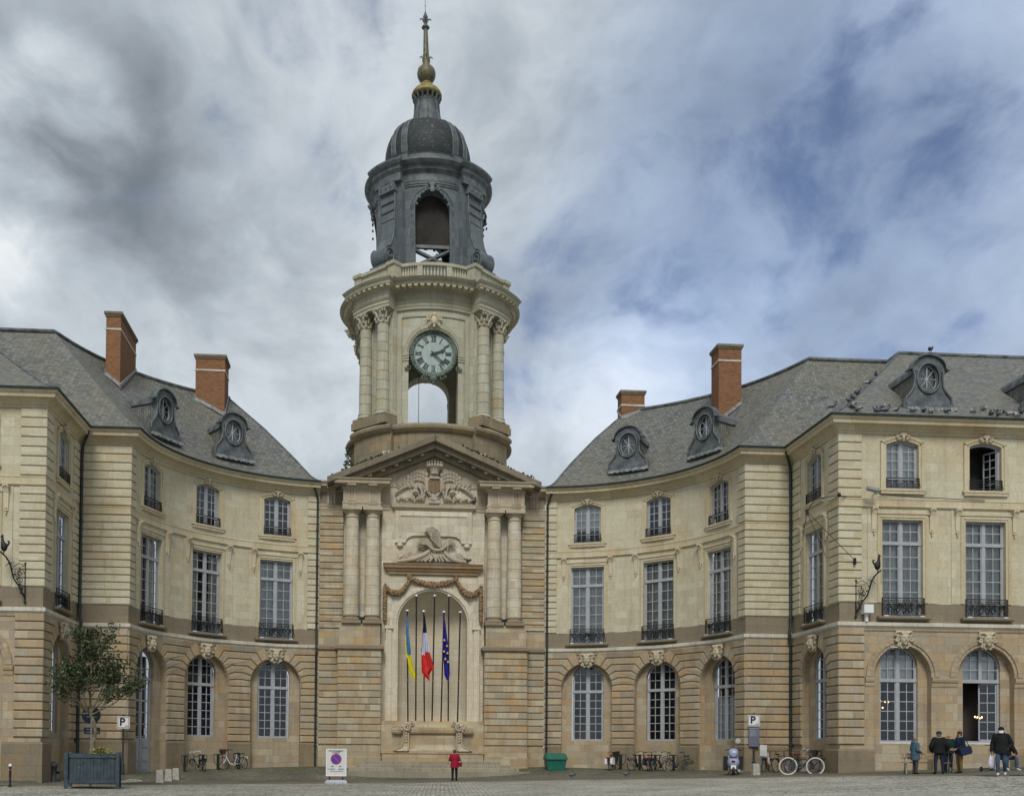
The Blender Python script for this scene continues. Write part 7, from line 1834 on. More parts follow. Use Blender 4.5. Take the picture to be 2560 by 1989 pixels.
def bicycle(rear, front, label, frame_c, r=.345, style='step', tyre=None, seat_c=(.02, .018, .018), extras=(), lean_=0.05, bar_m=None, hub=None, group=None, sc=1.0):
    p0, p1 = Vector(rear), Vector(front); hd = math.atan2(p1.y-p0.y, p1.x-p0.x)
    o = empty('bicycle', (p0.x, p0.y, gz(p0.x, p0.y)), 0, label, 'bicycle', group)
    o.scale = (sc, sc, sc)
    o.matrix_world = Matrix.Translation(o.location) @ Matrix.Rotation(hd, 4, 'Z') @ Matrix.Rotation(lean_, 4, 'X') @ Matrix.Scale(sc, 4)
    wb = 1.08; mf = plain('bike_frame_paint_%d' % len(bpy.data.materials), frame_c, .35, .1, .06)
    b = MB(); bb = (.44, 0, .30); st_ = (.30, 0, .72); hd_ = (.86, 0, .92); hl = (.90, 0, .72)
    if style == 'step':
        b.tube([hl, (.80, 0, .5), (.62, 0, .34), bb], .024, 6); b.tube([(.88, 0, .82), (.74, 0, .55), (.56, 0, .42), (.38, 0, .46)], .018, 6)
    elif style == 'thick': b.tube([hl, (.84, 0, .60), (.70, 0, .36), (.60, 0, .30), bb], .036, 8)
    else: b.tube([hl, bb], .022, 6); b.tube([(.88, 0, .86), (.32, 0, .80)], .019, 6)
    b.tube([bb, st_, (.27, 0, .86)], .018, 6); b.tube([hl, hd_, (.855, 0, 1.0)], .022, 6)
    for q in (-1, 1):
        b.tube([(bb[0], q*.03, bb[2]), (0, q*.06, r)], .011, 5); b.tube([(st_[0], q*.02, st_[2]), (0, q*.06, r)], .010, 5)
        b.tube([(.905, q*.04, .66), (.96, q*.055, .5), (wb, q*.055, r)], .014, 5)
    b.lathe((0, 0, 0), [(.01, -.03), (.09, -.03), (.09, -.02), (.01, -.02)], 14, M=Matrix.Translation((bb[0], 0, bb[2])) @ Matrix.Rotation(PI/2, 4, 'X'))
    put('frame', b.mesh('frame', mf), o)
    b = MB(); b.tube([(bb[0]-.1, -.07, bb[2]-.13), (bb[0], -.07, bb[2]), ], .012, 5); b.tube([(bb[0]+.1, .07, bb[2]+.13), (bb[0], .07, bb[2])], .012, 5); b.box(bb[0]-.15, bb[0]-.05, -.17, -.07, bb[2]-.145, bb[2]-.12); b.box(bb[0]+.05, bb[0]+.15, .07, .17, bb[2]+.12, bb[2]+.145)
    b.tube([(bb[0], -.05, bb[2]+.08), (0, -.05, r+.04)], .006, 4); b.tube([(bb[0], -.05, bb[2]-.08), (0, -.05, r-.04)], .006, 4); b.tube([(.3, .05, .26), (.2, .14, .0)], .011, 5)
    put('pedals_and_chain', b.mesh('pedals_and_chain', m_iron), o)
    for x, nm in ((0, 'wheel'), (wb, 'wheel')):
        e = empty('wheel', (x, 0, r)); e.parent = o; t, s_ = wheel_meshes(r-.022, tyre or m_black, m_chrome if 'chrome' in extras else m_steel, .034 if tyre else .021); put('tyre', t, e); put('spokes', s_, e)
    b = MB(); b.tube([(.855, 0, .98), (.84, 0, 1.06)], .016, 6)
    for q in (-1, 1): b.tube([(.84, 0, 1.06), (.86, q*.14, 1.10), (.82, q*.26, 1.10), (.70, q*.31, 1.06)], .014, 6); b.tube([(.76, q*.295, 1.075), (.64, q*.315, 1.045)], .021, 6)
    put('handlebar', b.mesh('handlebar', bar_m or m_iron), o)
    b = MB(); b.loft([[Vector((x, y*w_, z+h_)) for y, h_ in ((-1, -.03), (-.8, .015), (0, .03), (.8, .015), (1, -.03))] for x, w_, z in ((.12, .02, .92), (.14, .10, .925), (.20, .11, .92), (.30, .05, .91), (.40, .025, .915), (.42, .01, .91))], True, True, smooth=True); b.tube([(.27, 0, .84), (.26, 0, .9)], .014, 6)
    put('saddle', b.mesh('saddle', plain('saddle_%d' % len(bpy.data.materials), seat_c, .6)), o)
    mg = m_chrome if 'chrome' in extras else m_iron
    b = MB()
    for cx, a0, a1 in ((0, .1, 2.7), (wb, .6, 2.6)):
        rg = [[Vector((cx+(r+.028)*cos(a0+(a1-a0)*i/12), y, r+(r+.028)*sin(a0+(a1-a0)*i/12)+(0 if y else .012))) for y in (-.03, 0, .03)] for i in range(13)]; b.loft(rg, False, False, smooth=True)
    put('mudguard', b.mesh('mudguard', mg), o)
    if 'rack' in extras or 'pannier' in extras or 'box' in extras:
        b = MB()
        for q in (-1, 1): b.tube([(.22, q*.06, .74), (-.28, q*.06, .74)], .009, 5); b.tube([(-.02, q*.07, r), (-.18, q*.06, .74)], .008, 5)
        for x in (-.25, -.1, .05): b.tube([(x, -.06, .74), (x, .06, .74)], .008, 4)
        b.box(-.32, -.28, -.05, .05, .62, .72); put('carrier', b.mesh('carrier', m_iron if 'whiterack' not in extras else m_white), o)
    if 'pannier' in extras:
        for q in (-1, 1): b = MB(); b.loft([[Vector((x*s_+(-.04), q*(.09+(y+1)*.07), z)) for x, y in ((-.2, -1), (.2, -1), (.2, 1), (-.2, 1))] for s_, z in ((.8, .36), (1, .42), (1, .70), (.9, .76))]); put('pannier', b.mesh('pannier', hub or m_iron), o)
        b = MB(); b.box(-.27, .18, -.18, .18, .745, .79); put('pannier_flap', b.mesh('pannier_flap', plain('pannier_flap_red', (.35, .03, .06), .6)), o)
    if 'basket' in extras:
        b = MB(); N = 4
        for k in range(4): f = k/3; w_, l_ = .13+.05*f, .10+.05*f; z = .86+.24*f; b.tube([(1.08-l_, -w_, z), (1.08+l_, -w_, z), (1.08+l_, w_, z), (1.08-l_, w_, z)], .010, 4, closed=True)
        b.loft([[Vector((1.08+sx*(.10+.05*f), sy*(.13+.05*f), .86+.24*f)) for sx, sy in ((-1, -1), (1, -1), (1, 1), (-1, 1))] for f in (0, 1)]); put('basket', b.mesh('basket', plain('dark_wicker_basket_%d' % len(bpy.data.materials), (.05, .035, .028), .8, 0, .3, 20)), o)
    if 'frontrack' in extras:
        b = MB(); b.loft([[Vector((1.02+sx*.12, sy*.16, z)) for sx, sy in ((-1, -1), (1, -1), (1, 1), (-1, 1))] for z in (.84, .90)]); put('front_carrier', b.mesh('front_carrier', m_iron), o)
    if 'child' in extras:
        b = MB(); b.loft([[Vector((x, y, z)) for y in (-.17, -.12, .12, .17)] for x, z in ((.12, .80), (.08, .76), (-.12, .76), (-.18, .82), (-.26, 1.12), (-.30, 1.34), (-.31, 1.38))], False, False)
        for q in (-1, 1): b.loft([[Vector((x, q*.18, z)) for z in (.76, .92)] for x in (-.2, .1)], False, False); b.tube([(.08, q*.17, .78), (.12, q*.19, .5), (.2, q*.19, .45)], .045, 6)
        b.tube([(.1, -.17, .93), (.14, 0, .95), (.1, .17, .93)], .02, 5)
        put('child_seat', b.mesh('child_seat', m_white), o)
    if 'headlight' in extras: b = MB(); b.ball((1.0, 0, .92), .055, None, None, 8); put('headlight', b.mesh('headlight', m_chrome), o)
    if 'battery' in extras: b = MB(); b.box(.28, .36, -.04, .04, .36, .70, M=Matrix.Rotation(0, 4, 'Y')); put('battery', b.mesh('battery', m_iron), o)
    return o
BL, BRR = 'bicycles parked at the left wing', 'bicycles parked at the right wing'
bicycle((-12.66, 54.85), (-13.32, 55.55), 'black city bike with white curved handlebar and red rear rack by the left wing', (.02, .022, .024), bar_m=m_white, extras=('rack', 'battery'), style='diamond', lean_=rad(-5), group=BL)
bicycle((-11.02, 57.0), (-11.95, 56.45), 'white step-through bike with a black front basket by the left wing', (.72, .71, .70), style='thick', extras=('rack', 'basket', 'whiterack'), lean_=rad(4), group=BL)
bicycle((9.54, 58.0), (9.98, 58.8), 'bike with white and red panniers and a wicker basket on its handlebar', (.03, .03, .04), extras=('pannier', 'basket'), hub=m_white, group=BRR, lean_=rad(-4))
bicycle((10.62, 57.5), (11.32, 57.95), 'dark bike with chrome mudguards, second from the left by the right wing', (.03, .035, .05), extras=('rack', 'chrome', 'battery'), bar_m=m_iron, group=BRR, lean_=rad(3))
bicycle((11.46, 56.9), (11.85, 57.7), 'black bike with dark red panniers by the right wing', (.02, .02, .022), extras=('pannier', 'headlight'), hub=m_iron, group=BRR, lean_=rad(-4))
bicycle((11.74, 56.65), (12.45, 57.05), 'black diamond-frame bike with headlight, among the others by the right wing', (.015, .016, .018), style='diamond', extras=('headlight', 'rack'), group=BRR, lean_=rad(5))
bicycle((12.37, 56.25), (13.05, 56.15), 'grey bike with a front carrier, rightmost of the row of bikes at the right wing', (.045, .05, .055), style='diamond', extras=('frontrack', 'rack', 'battery'), group=BRR, lean_=rad(4))
BP = 'bicycles parked by the right pavilion'
bicycle((15.87, 50.75), (16.45, 51.6), 'bike with a white child seat next to the P sign post', (.10, .02, .04), extras=('child', 'rack'), group=BP, lean_=rad(4))
bicycle((16.36, 50.3), (17.15, 51.0), 'black mountain bike between the child seat bike and the white-tyred bike', (.02, .02, .02), r=.36, style='diamond', tyre=None, group=BP, lean_=rad(-5))
bicycle((17.35, 49.3), (18.15, 48.6), 'dark bike behind the saddle of the white-tyred bike', (.02, .022, .03), seat_c=(.22, .05, .03), style='diamond', group=BP, lean_=rad(3), extras=('rack',))
bicycle((17.05, 50.2), (17.9, 49.55), 'black bike leaning by the wall behind the white-tyred bike', (.015, .015, .015), group=BP, lean_=rad(-6), extras=('basket',))
bicycle((16.12, 47.9), (17.34, 47.75), 'slate blue cruiser bike with thick cream white tyres and brown saddle', (.045, .065, .10), r=.37, tyre=m_white_tyre, seat_c=(.20, .05, .025), bar_m=m_chrome, extras=(), group=BP, lean_=rad(3), sc=1.13)

# ------------------------------------------------------------ scooter seen from behind
o = empty('motor_scooter', G3(14.26, 50.3), rad(-15), 'lilac blue motor scooter with one round mirror, seen from behind', 'scooter'); o.scale = (1.12,)*3
m_lilac = plain('lilac_scooter_paint', (.29, .325, .48), .3, .0, .06, 2, .5)
b = MB(); 
def rings(lst, n=14, p=2.6):
    out = []
    for y, w, z0, z1 in lst:
        zc, hz = (z0+z1)/2, (z1-z0)/2; rg = []
        for i in range(n):
            a = 2*PI*i/n; ca_, sa_ = cos(a), sin(a); rg.append(Vector((w*math.copysign(abs(ca_)**(2/p), ca_), y, zc+hz*math.copysign(abs(sa_)**(2/p), sa_))))
        out.append(rg)
    return out
b.loft(rings([(-.52, .06, .52, .62), (-.50, .17, .42, .70), (-.40, .24, .36, .80), (-.15, .26, .34, .82), (.15, .22, .36, .78), (.35, .14, .36, .6)]), smooth=True); put('rear_body', b.mesh('rear_body', m_lilac), o)
b = MB(); b.loft(rings([(-.50, .10, .84, 1.0), (-.46, .19, .80, 1.16), (-.34, .21, .80, 1.20), (-.20, .19, .80, 1.16), (-.14, .1, .82, 1.06)]), smooth=True); put('top_box', b.mesh('top_box', m_lilac), o)
b = MB(); b.loft(rings([(-.32, .15, .80, .88), (.0, .17, .79, .87), (.3, .12, .78, .85)]), smooth=True); put('seat', b.mesh('seat', m_black), o)
b = MB(); b.loft(rings([(.62, .24, .3, .98), (.68, .26, .28, 1.02), (.74, .2, .3, .98)]), smooth=True); b.loft(rings([(.2, .2, .24, .32), (.66, .2, .26, .34)]), smooth=True); put('leg_shield', b.mesh('leg_shield', m_lilac), o)
for q in (-1, 1): b = MB(); b.loft([[Vector((q*x, y, z)) for x, y in ((.22, .45), (.40, .5), (.42, .62), (.25, .66))] for z in (.22, .4, .85)][::1] if q > 0 else [[Vector((q*x, y, z)) for x, y in ((.25, .66), (.42, .62), (.40, .5), (.22, .45))] for z in (.22, .4, .85)]); put('leg_apron', b.mesh('leg_apron', m_black), o)
for y, nm in ((-.42, 1), (.78, 1)):
    e = empty('wheel', (0, y, .22)); e.parent = o; b = MB(); b.tube([(0, .17*cos(2*PI*i/20), .17*sin(2*PI*i/20)) for i in range(20)], .055, 8, closed=True); put('tyre', b.mesh('tyre', m_black), e); b = MB(); b.lathe((0, 0, 0), [(.02, -.04), (.12, -.03), (.12, .03), (.02, .04)], 16, M=Matrix.Rotation(PI/2, 4, 'Y')); put('rim', b.mesh('rim', m_steel), e)
b = MB(); b.tube([(0, .62, .9), (0, .56, 1.12)], .035, 8)
for q in (-1, 1): b.tube([(0, .56, 1.12), (q*.18, .54, 1.14), (q*.35, .48, 1.12)], .022, 6)
put('handlebar', b.mesh('handlebar', m_iron), o)
b = MB(); b.tube([(.14, .55, 1.14), (.12, .52, 1.3), (.18, .5, 1.45)], .010, 5); put('mirror_stem', b.mesh('mirror_stem', m_chrome), o); b = MB(); b.lathe((0, 0, 0), [(.01, 0), (.105, 0), (.11, .02), (.09, .05), (.01, .06)], 16, M=Matrix.Translation((.2, .5, 1.52)) @ Matrix.Rotation(-PI/2, 4, 'X')); b.lathe((0, 0, 0), [(.01, 0), (.1, 0)], 16, M=Matrix.Translation((.2, .495, 1.52)) @ Matrix.Rotation(PI/2, 4, 'X'), caps=True); put('mirror', b.mesh('mirror', m_white), o)
b = MB(); b.ball((0, -.515, .63), .085, .03, .065, 10); put('tail_light', b.mesh('tail_light', plain('dark_red_lens', (.16, .01, .015), .25)), o)
b = MB(); b.box(-.11, .11, -.56, -.545, .32, .47); put('number_plate', b.mesh('number_plate', m_white), o); b = MB(); b.box(-.12, .12, -.56, -.5, .29, .32); put('red_reflector', b.mesh('red_reflector', m_red), o)
b = MB(); b.tube([(.22, -.1, .2), (.24, -.45, .24)], [.05, .06], 8); put('exhaust', b.mesh('exhaust', m_steel), o); b = MB(); b.tube([(-.12, 0, .25), (-.26, -.1, .0)], .018, 5); b.tube([(.12, 0, .25), (.26, -.1, .0)], .018, 5); put('stand', b.mesh('stand', m_iron), o)

# ------------------------------------------------------------ benches
def bench(c, rz, L, label):
    o = empty('bench', c, rz, label, 'bench', 'wooden benches by the right pavilion')
    for z, y in ((.46, -.20), (.465, -.08), (.465, .04)): b = MB(); b.box(-L/2, L/2, y-.05, y+.05, z-.02, z+.02); put('seat_slat', b.mesh('seat_slat', m_wood), o)
    for z, y in ((.66, .18), (.80, .22)): b = MB(); b.box(-L/2, L/2, y-.015, y+.015, z-.06, z+.055); put('back_slat', b.mesh('back_slat', m_wood), o)
    for q in (-1, 1):
        x = q*(L/2-.14); b = MB(); b.tube([(x, -.26, 0), (x, -.2, .3), (x, -.2, .44)], .025, 6); b.tube([(x, .26, 0), (x, .10, .3), (x, .10, .44), (x, .18, .64), (x, .23, .86)], .025, 6); b.tube([(x, -.2, .44), (x, .1, .44)], .022, 6); b.tube([(x, -.22, .44), (x, -.24, .62), (x, -.05, .66), (x, .18, .64)], .02, 6); put('side_frame', b.mesh('side_frame', m_steel), o)
bench(G3(19.98, 42.35), rad(-14), 1.95, 'slatted wooden bench behind the standing group'); bench(G3(23.15, 41.3), rad(-14), 2.1, 'slatted wooden bench at the right edge, with a seated person')
# push scooter by the second bench
o = empty('kick_scooter', G3(21.95, 41.5), rad(35), 'dark folding kick scooter standing by the right edge bench', 'kick scooter')
b = MB(); b.box(-.35, .3, -.07, .07, .10, .14); put('deck', b.mesh('deck', m_black), o)
b = MB(); b.tube([(.3, 0, .12), (.42, 0, .3), (.36, 0, 1.05)], .025, 6); put('steering_stem', b.mesh('steering_stem', m_iron), o); b = MB(); b.tube([(.36, -.24, 1.08), (.36, .24, 1.08)], .018, 6); put('handlebar', b.mesh('handlebar', m_iron), o)
for x in (-.38, .44): b = MB(); b.tube([(x+.08*cos(2*PI*i/16), 0, .11+.08*sin(2*PI*i/16)) for i in range(16)], .03, 6, closed=True); b.lathe((0, 0, 0), [(.02, -.02), (.06, -.02), (.06, .02), (.02, .02)], 10, M=Matrix.Translation((x, 0, .11)) @ Matrix.Rotation(PI/2, 4, 'X')); put('wheel', b.mesh('wheel', m_black), o)

# ------------------------------------------------------------ pigeons
random.seed(5)
m_pg = plain('grey_pigeon_feathers', (.13, .14, .165), .7, 0, .4, 18); m_pgw = plain('pale_pigeon_feathers', (.42, .42, .42), .7, 0, .3, 18)
def pigeon_mesh(mats):
    b = MB(); b.loft([[Vector((x, y*w, zc+z*h)) for y, z in [(cos(2*PI*i/10), sin(2*PI*i/10)) for i in range(10)]] for x, w, h, zc in ((-.24, .035, .012, .10), (-.16, .04, .02, .115), (-.08, .07, .06, .135), (.02, .085, .08, .15), (.09, .07, .075, .165), (.13, .04, .05, .20), (.145, .034, .036, .24), (.16, .036, .036, .265), (.19, .022, .022, .265), (.225, .005, .005, .258))], smooth=True)
    for q in (-1, 1): b.tube([(.02, q*.03, .08), (.03, q*.03, .0)], .008, 4, 0); b.loft([[Vector((x, q*y, z)) for y, z in ((.075, .10), (.092, .15), (.06, .2))] for x in (-.17, .06)], False, False, 1)
    return b.mesh('pigeon', mats)
pgm = [pigeon_mesh([m_pg, m_pg]), pigeon_mesh([m_pg, m_pgw]), pigeon_mesh([m_pgw, m_pg])]
def roof_z(n): # height of the pavilion roof at inward offset n along the front
    rp_ = [(w*7.3/WR if w > 0 else w, z) for w, z in RP]
    for (a, p), (c, q) in zip(rp_[:-1], rp_[1:]):
        if n <= c: return p+(q-p)*(n-a)/(c-a)
    return ZR
PGL = 'pigeon perched on the eave or hip of the right pavilion roof'; PGG = 'pigeons on the right pavilion roof'
spots = [(17.55, .2), (17.7, .35)]+[(18.3+random.uniform(0, 2.0), random.uniform(-.2, .6)) for _ in range(11)]+[(20.6, .1), (21.3, .0), (21.9, .1), (22.1, -.1), (23.0, .1), (24.3, .2), (25.0, -.1)]+[(25.2+random.uniform(-.2, 1.7), random.uniform(-.3, .6)) for _ in range(11)]
for a, n in spots:
    w = site(a, DP-n, 17.02); tag(put('pigeon', random.choice(pgm), None, (w.x, w.y, roof_z(n)-.02), random.uniform(0, 6.28), (.95,)*3), PGL, 'pigeon', PGG)
for n in (1.0, 1.35, 1.9, 2.05, 3.2, 3.3, 4.2):
    w = site(XP+n*.92+random.uniform(-.02, .05), DP-n, 0); tag(put('pigeon', random.choice(pgm), None, (w.x, w.y, roof_z(n)), random.uniform(0, 6.28), (.95,)*3), PGL, 'pigeon', PGG)
w = site(26.3, DP-7.3, ZR+.14); tag(put('pigeon', pgm[0], None, w, 1.2, (1.4,)*3), 'lone dark pigeon on the ridge of the right pavilion roof', 'pigeon')
w = site(2.0, .5, 12.44); tag(put('pigeon', pgm[0], None, w, 2.0, (1.4,)*3), 'pigeon on the ochre ledge above the niche', 'pigeon')
w = site(.1, .5, 15.92); tag(put('pigeon', pgm[1], None, w, .3, (1.4,)*3), 'pigeon on the shelf under the coat of arms', 'pigeon')
w = site(2.35, .42, 15.92); tag(put('pigeon', pgm[0], None, w, -1.3, (1.4,)*3), 'pigeon at the right end of the shelf under the coat of arms', 'pigeon')
for x, y, lb in ((7.0, 55.4, 'pigeon pecking on the cobbles in front of the grit bin'), (9.7, 54.2, 'pigeon pecking on the cobbles near the bike with white panniers')): tag(put('pigeon', pgm[0], None, G3(x, y), 2.5, (1.2,)*3), lb, 'pigeon')

# ------------------------------------------------------------ people
def skin_body(name, verts, edges, radii, mats, face_mat, root=0):
    me = bpy.data.meshes.new(name); me.from_pydata([Vector(v) for v in verts], edges, []); o = bpy.data.objects.new(name, me); COL.objects.link(o)
    md = o.modifiers.new('skin', 'SKIN'); md.use_smooth_shade = True; o.modifiers.new('sub', 'SUBSURF').levels = 2
    for i, sv in enumerate(me.skin_vertices[0].data):
        r = radii[i]; sv.radius = r if isinstance(r, tuple) else (r, r); sv.use_root = (i == root)
    dg = bpy.context.evaluated_depsgraph_get(); nm = bpy.data.meshes.new_from_object(o.evaluated_get(dg)); bpy.data.objects.remove(o); bpy.data.meshes.remove(me)
    nm.name = name; nm.materials.clear()
    for m in mats: nm.materials.append(m)
    for p in nm.polygons: p.material_index = face_mat(p.center); p.use_smooth = True
    return nm
CM = {}
def colm(name, c, rough=.85, var=.18):
    if name not in CM: CM[name] = plain(name, c, rough, 0, var, 9, .2)
    return CM[name]
BASE = dict(pel=(0, 0, .93), wai=(0, 0, 1.06), che=(0, 0, 1.27), nb=(0, .01, 1.42), nk=(0, -.005, 1.49), hd=(0, -.025, 1.58), tp=(0, -.01, 1.655))
for q, n in ((-1, 'r'), (1, 'l')):
    BASE.update({'hip'+n: (q*.09, 0, .90), 'kn'+n: (q*.10, -.02, .50), 'an'+n: (q*.10, .02, .09), 'to'+n: (q*.115, -.16, .035), 'sh'+n: (q*.17, 0, 1.385), 'el'+n: (q*.235, .03, 1.11), 'wr'+n: (q*.22, -.06, .88), 'ha'+n: (q*.215, -.09, .80)})
RAD = dict(pel=(.15, .12), wai=(.135, .11), che=(.15, .115), nb=.075, nk=.052, hd=(.078, .088), tp=(.06, .07), hip=.10, kn=.074, an=.055, to=.034, sh=.062, el=.046, wr=.030, ha=(.034, .024))
def person(pos, rz, H, label, top, leg, shoe, hair, skinc=(.42, .24, .17), hem=.82, puff=0.0, mod=None, coat_w=1.0, cap=None, bald=False, mask=False, collar=None, hood=False):
    J = {k: Vector(v) for k, v in BASE.items()}
    for k, v in (mod or {}).items(): J[k] = Vector(v)
    s = H/1.70; o = empty('person', pos, rz, label, 'person')
    names = list(J); idx = {n: i for i, n in enumerate(names)}; V = [J[n]*s for n in names]
    E_ = [('pel', 'wai'), ('wai', 'che'), ('che', 'nb'), ('nb', 'nk'), ('nk', 'hd'), ('hd', 'tp')]
    for n in 'rl': E_ += [('pel', 'hip'+n), ('hip'+n, 'kn'+n), ('kn'+n, 'an'+n), ('an'+n, 'to'+n), ('nb', 'sh'+n), ('sh'+n, 'el'+n), ('el'+n, 'wr'+n), ('wr'+n, 'ha'+n)]
    Ei = [(idx[a], idx[b]) for a, b in E_]
    Rr = []
    for n in names:
        r = RAD.get(n, RAD.get(n[:-1])); Rr.append(tuple(x*s for x in r) if isinstance(r, tuple) else r*s)
    for n in 'rl':                                        # four unequal fingers and a thumb on each hand
        h_, w_ = J['ha'+n], J['wr'+n]; d = (h_-w_).normalized(); side = d.cross(Vector((1, 0, 0))).normalized()
        for k, (off, L) in enumerate(((-.030, .062), (-.010, .075), (.010, .070), (.028, .055))):
            a = h_+side*off+d*.02; b_ = a+d*L*.6; c_ = b_+(d*.6+Vector((0, -.5 if abs(d.y) < .5 else 0, -.1)))*L*.5
            i0 = len(V); V += [a*s, b_*s, c_*s]; Rr += [.010*s, .0095*s, .008*s]; Ei += [(idx['ha'+n], i0), (i0, i0+1), (i0+1, i0+2)]
        a = w_+d*.045+side*-.032+Vector((0, 0, .0)); b_ = a+(d*.6-side*.6)*.045; i0 = len(V); V += [a*s, b_*s]; Rr += [.012*s, .009*s]; Ei += [(idx['ha'+n], i0), (i0, i0+1)]
    segs = []
    for a, b in E_:
        kind = 1 if a[:-1] in ('hip', 'kn') and b[:-1] in ('kn', 'an') or a == 'pel' and b.startswith('hip') else 2 if a[:-1] == 'an' else 0 if a in ('nk', 'hd') or b == 'nk' or a[:-1] == 'wr' else 3
        segs.append((J[a]*s, J[b]*s, kind))
    def fm(c):
        best = (9, 3)
        for a, b, k in segs:
            ab = b-a; t = max(0, min(1, (c-a).dot(ab)/max(ab.dot(ab), 1e-9))); d = (a+ab*t-c).length
            if d < best[0]: best = (d, k)
        if best[1] == 3:
            for n in 'rl':
                if (c-J['ha'+n]*s).length < .12*s: return 0
        return best[1]
    put('body', skin_body('body', V, Ei, Rr, [colm('skin_%d' % int(skinc[0]*100), skinc, .55, .06), leg, shoe, top], fm, idx['pel']), o)
    # jacket shell: torso rings from hem to collar, then sleeves
    b = MB(); spine = [J['hip'+'l'].lerp(J['hip'+'r'], .5), J['pel'], J['wai'], J['che'], J['nb']]; b_up = (J['nb']-J['pel']).normalized()
    hemp = J['pel']+(J['pel']-J['wai']).normalized()*(.93-hem)
    cen = [hemp, J['pel'], J['wai'], J['che'], J['nb'].lerp(J['che'], .25), J['nb'], J['nk'].lerp(J['nb'], .35)]
    wid = [(.205, .165), (.20, .16), (.18, .145), (.205, .15), (.19, .125), (.11, .095), (.085, .085)]
    ring_c = []; ring_w = []
    for i in range(len(cen)-1):
        K = 4
        for k in range(K): t = k/K; ring_c.append(cen[i].lerp(cen[i+1], t)); ring_w.append((wid[i][0]*(1-t)+wid[i+1][0]*t, wid[i][1]*(1-t)+wid[i+1][1]*t))
    ring_c.append(cen[-1]); ring_w.append(wid[-1]); rg = []
    right = (J['shl']-J['shr']); right.z = 0; right.normalize(); fwd = Vector((right.y, -right.x, 0))
    for i, (c, (w_, d_)) in enumerate(zip(ring_c, ring_w)):
        pf = 1+puff*(1 if i % 2 else -.4); ax = fwd
        rg.append([(c+right*w_*coat_w*pf*cos(2*PI*j/16)+ax*d_*coat_w*pf*sin(2*PI*j/16)+Vector((0, 0, .012*sin(3*j+i))))*s for j in range(16)])
    ar = rg if (rg[-1][0].z > rg[0][0].z) else rg
    b.loft([list(reversed(r)) for r in ar], True, True, smooth=True)
    for n in 'rl':
        pts = []; rr = []
        for a, c, r0, r1 in ((J['sh'+n], J['el'+n], .086, .068), (J['el'+n], J['wr'+n], .068, .05)):
            for k in range(5):
                t = k/5; pts.append(a.lerp(c, t)*s); rr.append((r0+(r1-r0)*t)*s*coat_w*(1+puff*1.4*(1 if k % 2 else -.4)))
        pts.append(J['wr'+n]*s); rr.append(.048*s); b.tube(pts, rr, 10); b.ball(J['sh'+n]*s, .088*s*coat_w, None, None, 10)
    if hood: b.ball((J['nb']+Vector((0, .09, .04))-fwd*.0)*s, .13*s, .08*s, .10*s, 10)
    put('jacket', b.mesh('jacket', top), o)
    if collar: b = MB(); b.lathe((0, 0, 0), [(.095*s, -.02*s), (.105*s, .03*s), (.09*s, .05*s)], 14, M=Matrix.Translation(J['nb'].lerp(J['nk'], .35)*s)); put('collar', b.mesh('collar', collar), o)
    hc = J['hd']*s; b = MB()
    b.ball(hc+Vector((0, -.095, -.005))*s, .014*s, .022*s, .022*s, 6)
    for q in (-1, 1): b.ball(hc+Vector((q*.082, .0, 0))*s, .012*s, .022*s, .032*s, 6); b.ball(hc+Vector((q*.03, -.080, .022))*s, .013*s, .01*s, .007*s, 6, 1)
    b.ball(hc+Vector((0, -.085, -.048))*s, .024*s, .01*s, .007*s, 6, 1); b.ball(hc+Vector((0, -.06, -.075))*s, .04*s, .03*s, .03*s, 8)
    put('face_features', b.mesh('face_features', [colm('skin_%d' % int(skinc[0]*100), skinc), colm('dark_eyes', (.05, .03, .025))]), o)
    if not bald:
        b = MB(); b.ball(hc+Vector((0, .022, .045))*s, .095*s, .098*s, .088*s, 14); b.ball(hc+Vector((0, .05, -.01))*s, .085*s, .06*s, .09*s, 10); put('hair', b.mesh('hair', colm('hair_%d' % int(hair[0]*1000), hair, .8, .3)), o)
    if cap: b = MB(); b.lathe((0, 0, 0), [(.102*s, 0), (.104*s, .03*s), (.095*s, .07*s), (.06*s, .10*s), (.01*s, .11*s)], 16, M=Matrix.Translation(hc+Vector((0, .015, .035))*s)); b.loft([[hc+Vector((x, y, .045+z))*s for x, y in ((-.08, -.08), (.08, -.08), (.06, -.17), (-.06, -.17))] for z in (0, .012)]); put('cap', b.mesh('cap', cap), o)
    if mask: b = MB(); b.loft([[hc+Vector((x, y*1.0, z))*s for x, y in ((-.078, -.03), (-.055, -.092), (0, -.112), (.055, -.092), (.078, -.03))] for z in (-.09, -.05, .0)], False, False, smooth=True); put('face_mask', b.mesh('face_mask', m_white), o)
    return o, s, J
jk = lambda n, c: colm(n, c)
black_j = colm('black_jacket_cloth', (.013, .014, .014)); jeans = colm('dark_blue_jeans', (.022, .030, .052)); jeans2 = colm('mid_blue_jeans', (.055, .085, .14)); shoe_d = colm('dark_shoes', (.02, .018, .017)); shoe_w = colm('white_trainers', (.55, .52, .50))
red_j = colm('red_jacket_cloth', (.30, .012, .035)); trous = colm('black_trousers', (.014, .015, .017)); teal = colm('blue_puffer_cloth', (.065, .125, .165)); mauve = colm('mauve_grey_trousers', (.085, .07, .082)); navy = colm('navy_jacket_cloth', (.016, .020, .050)); khaki = colm('khaki_trousers', (.185, .125, .045)); greenj = colm('dark_green_jacket_cloth', (.012, .03, .026))
armsfront = dict(elr=(-.26, -.02, 1.13), wrr=(-.12, -.22, 1.18), har=(-.05, -.28, 1.22), ell=(.26, -.02, 1.13), wrl=(.12, -.22, 1.16), hal=(.05, -.28, 1.2))
facing = lambda x, y: math.atan2(-x, y)      # yaw that turns a figure's front towards +direction (x, y) with local front -y
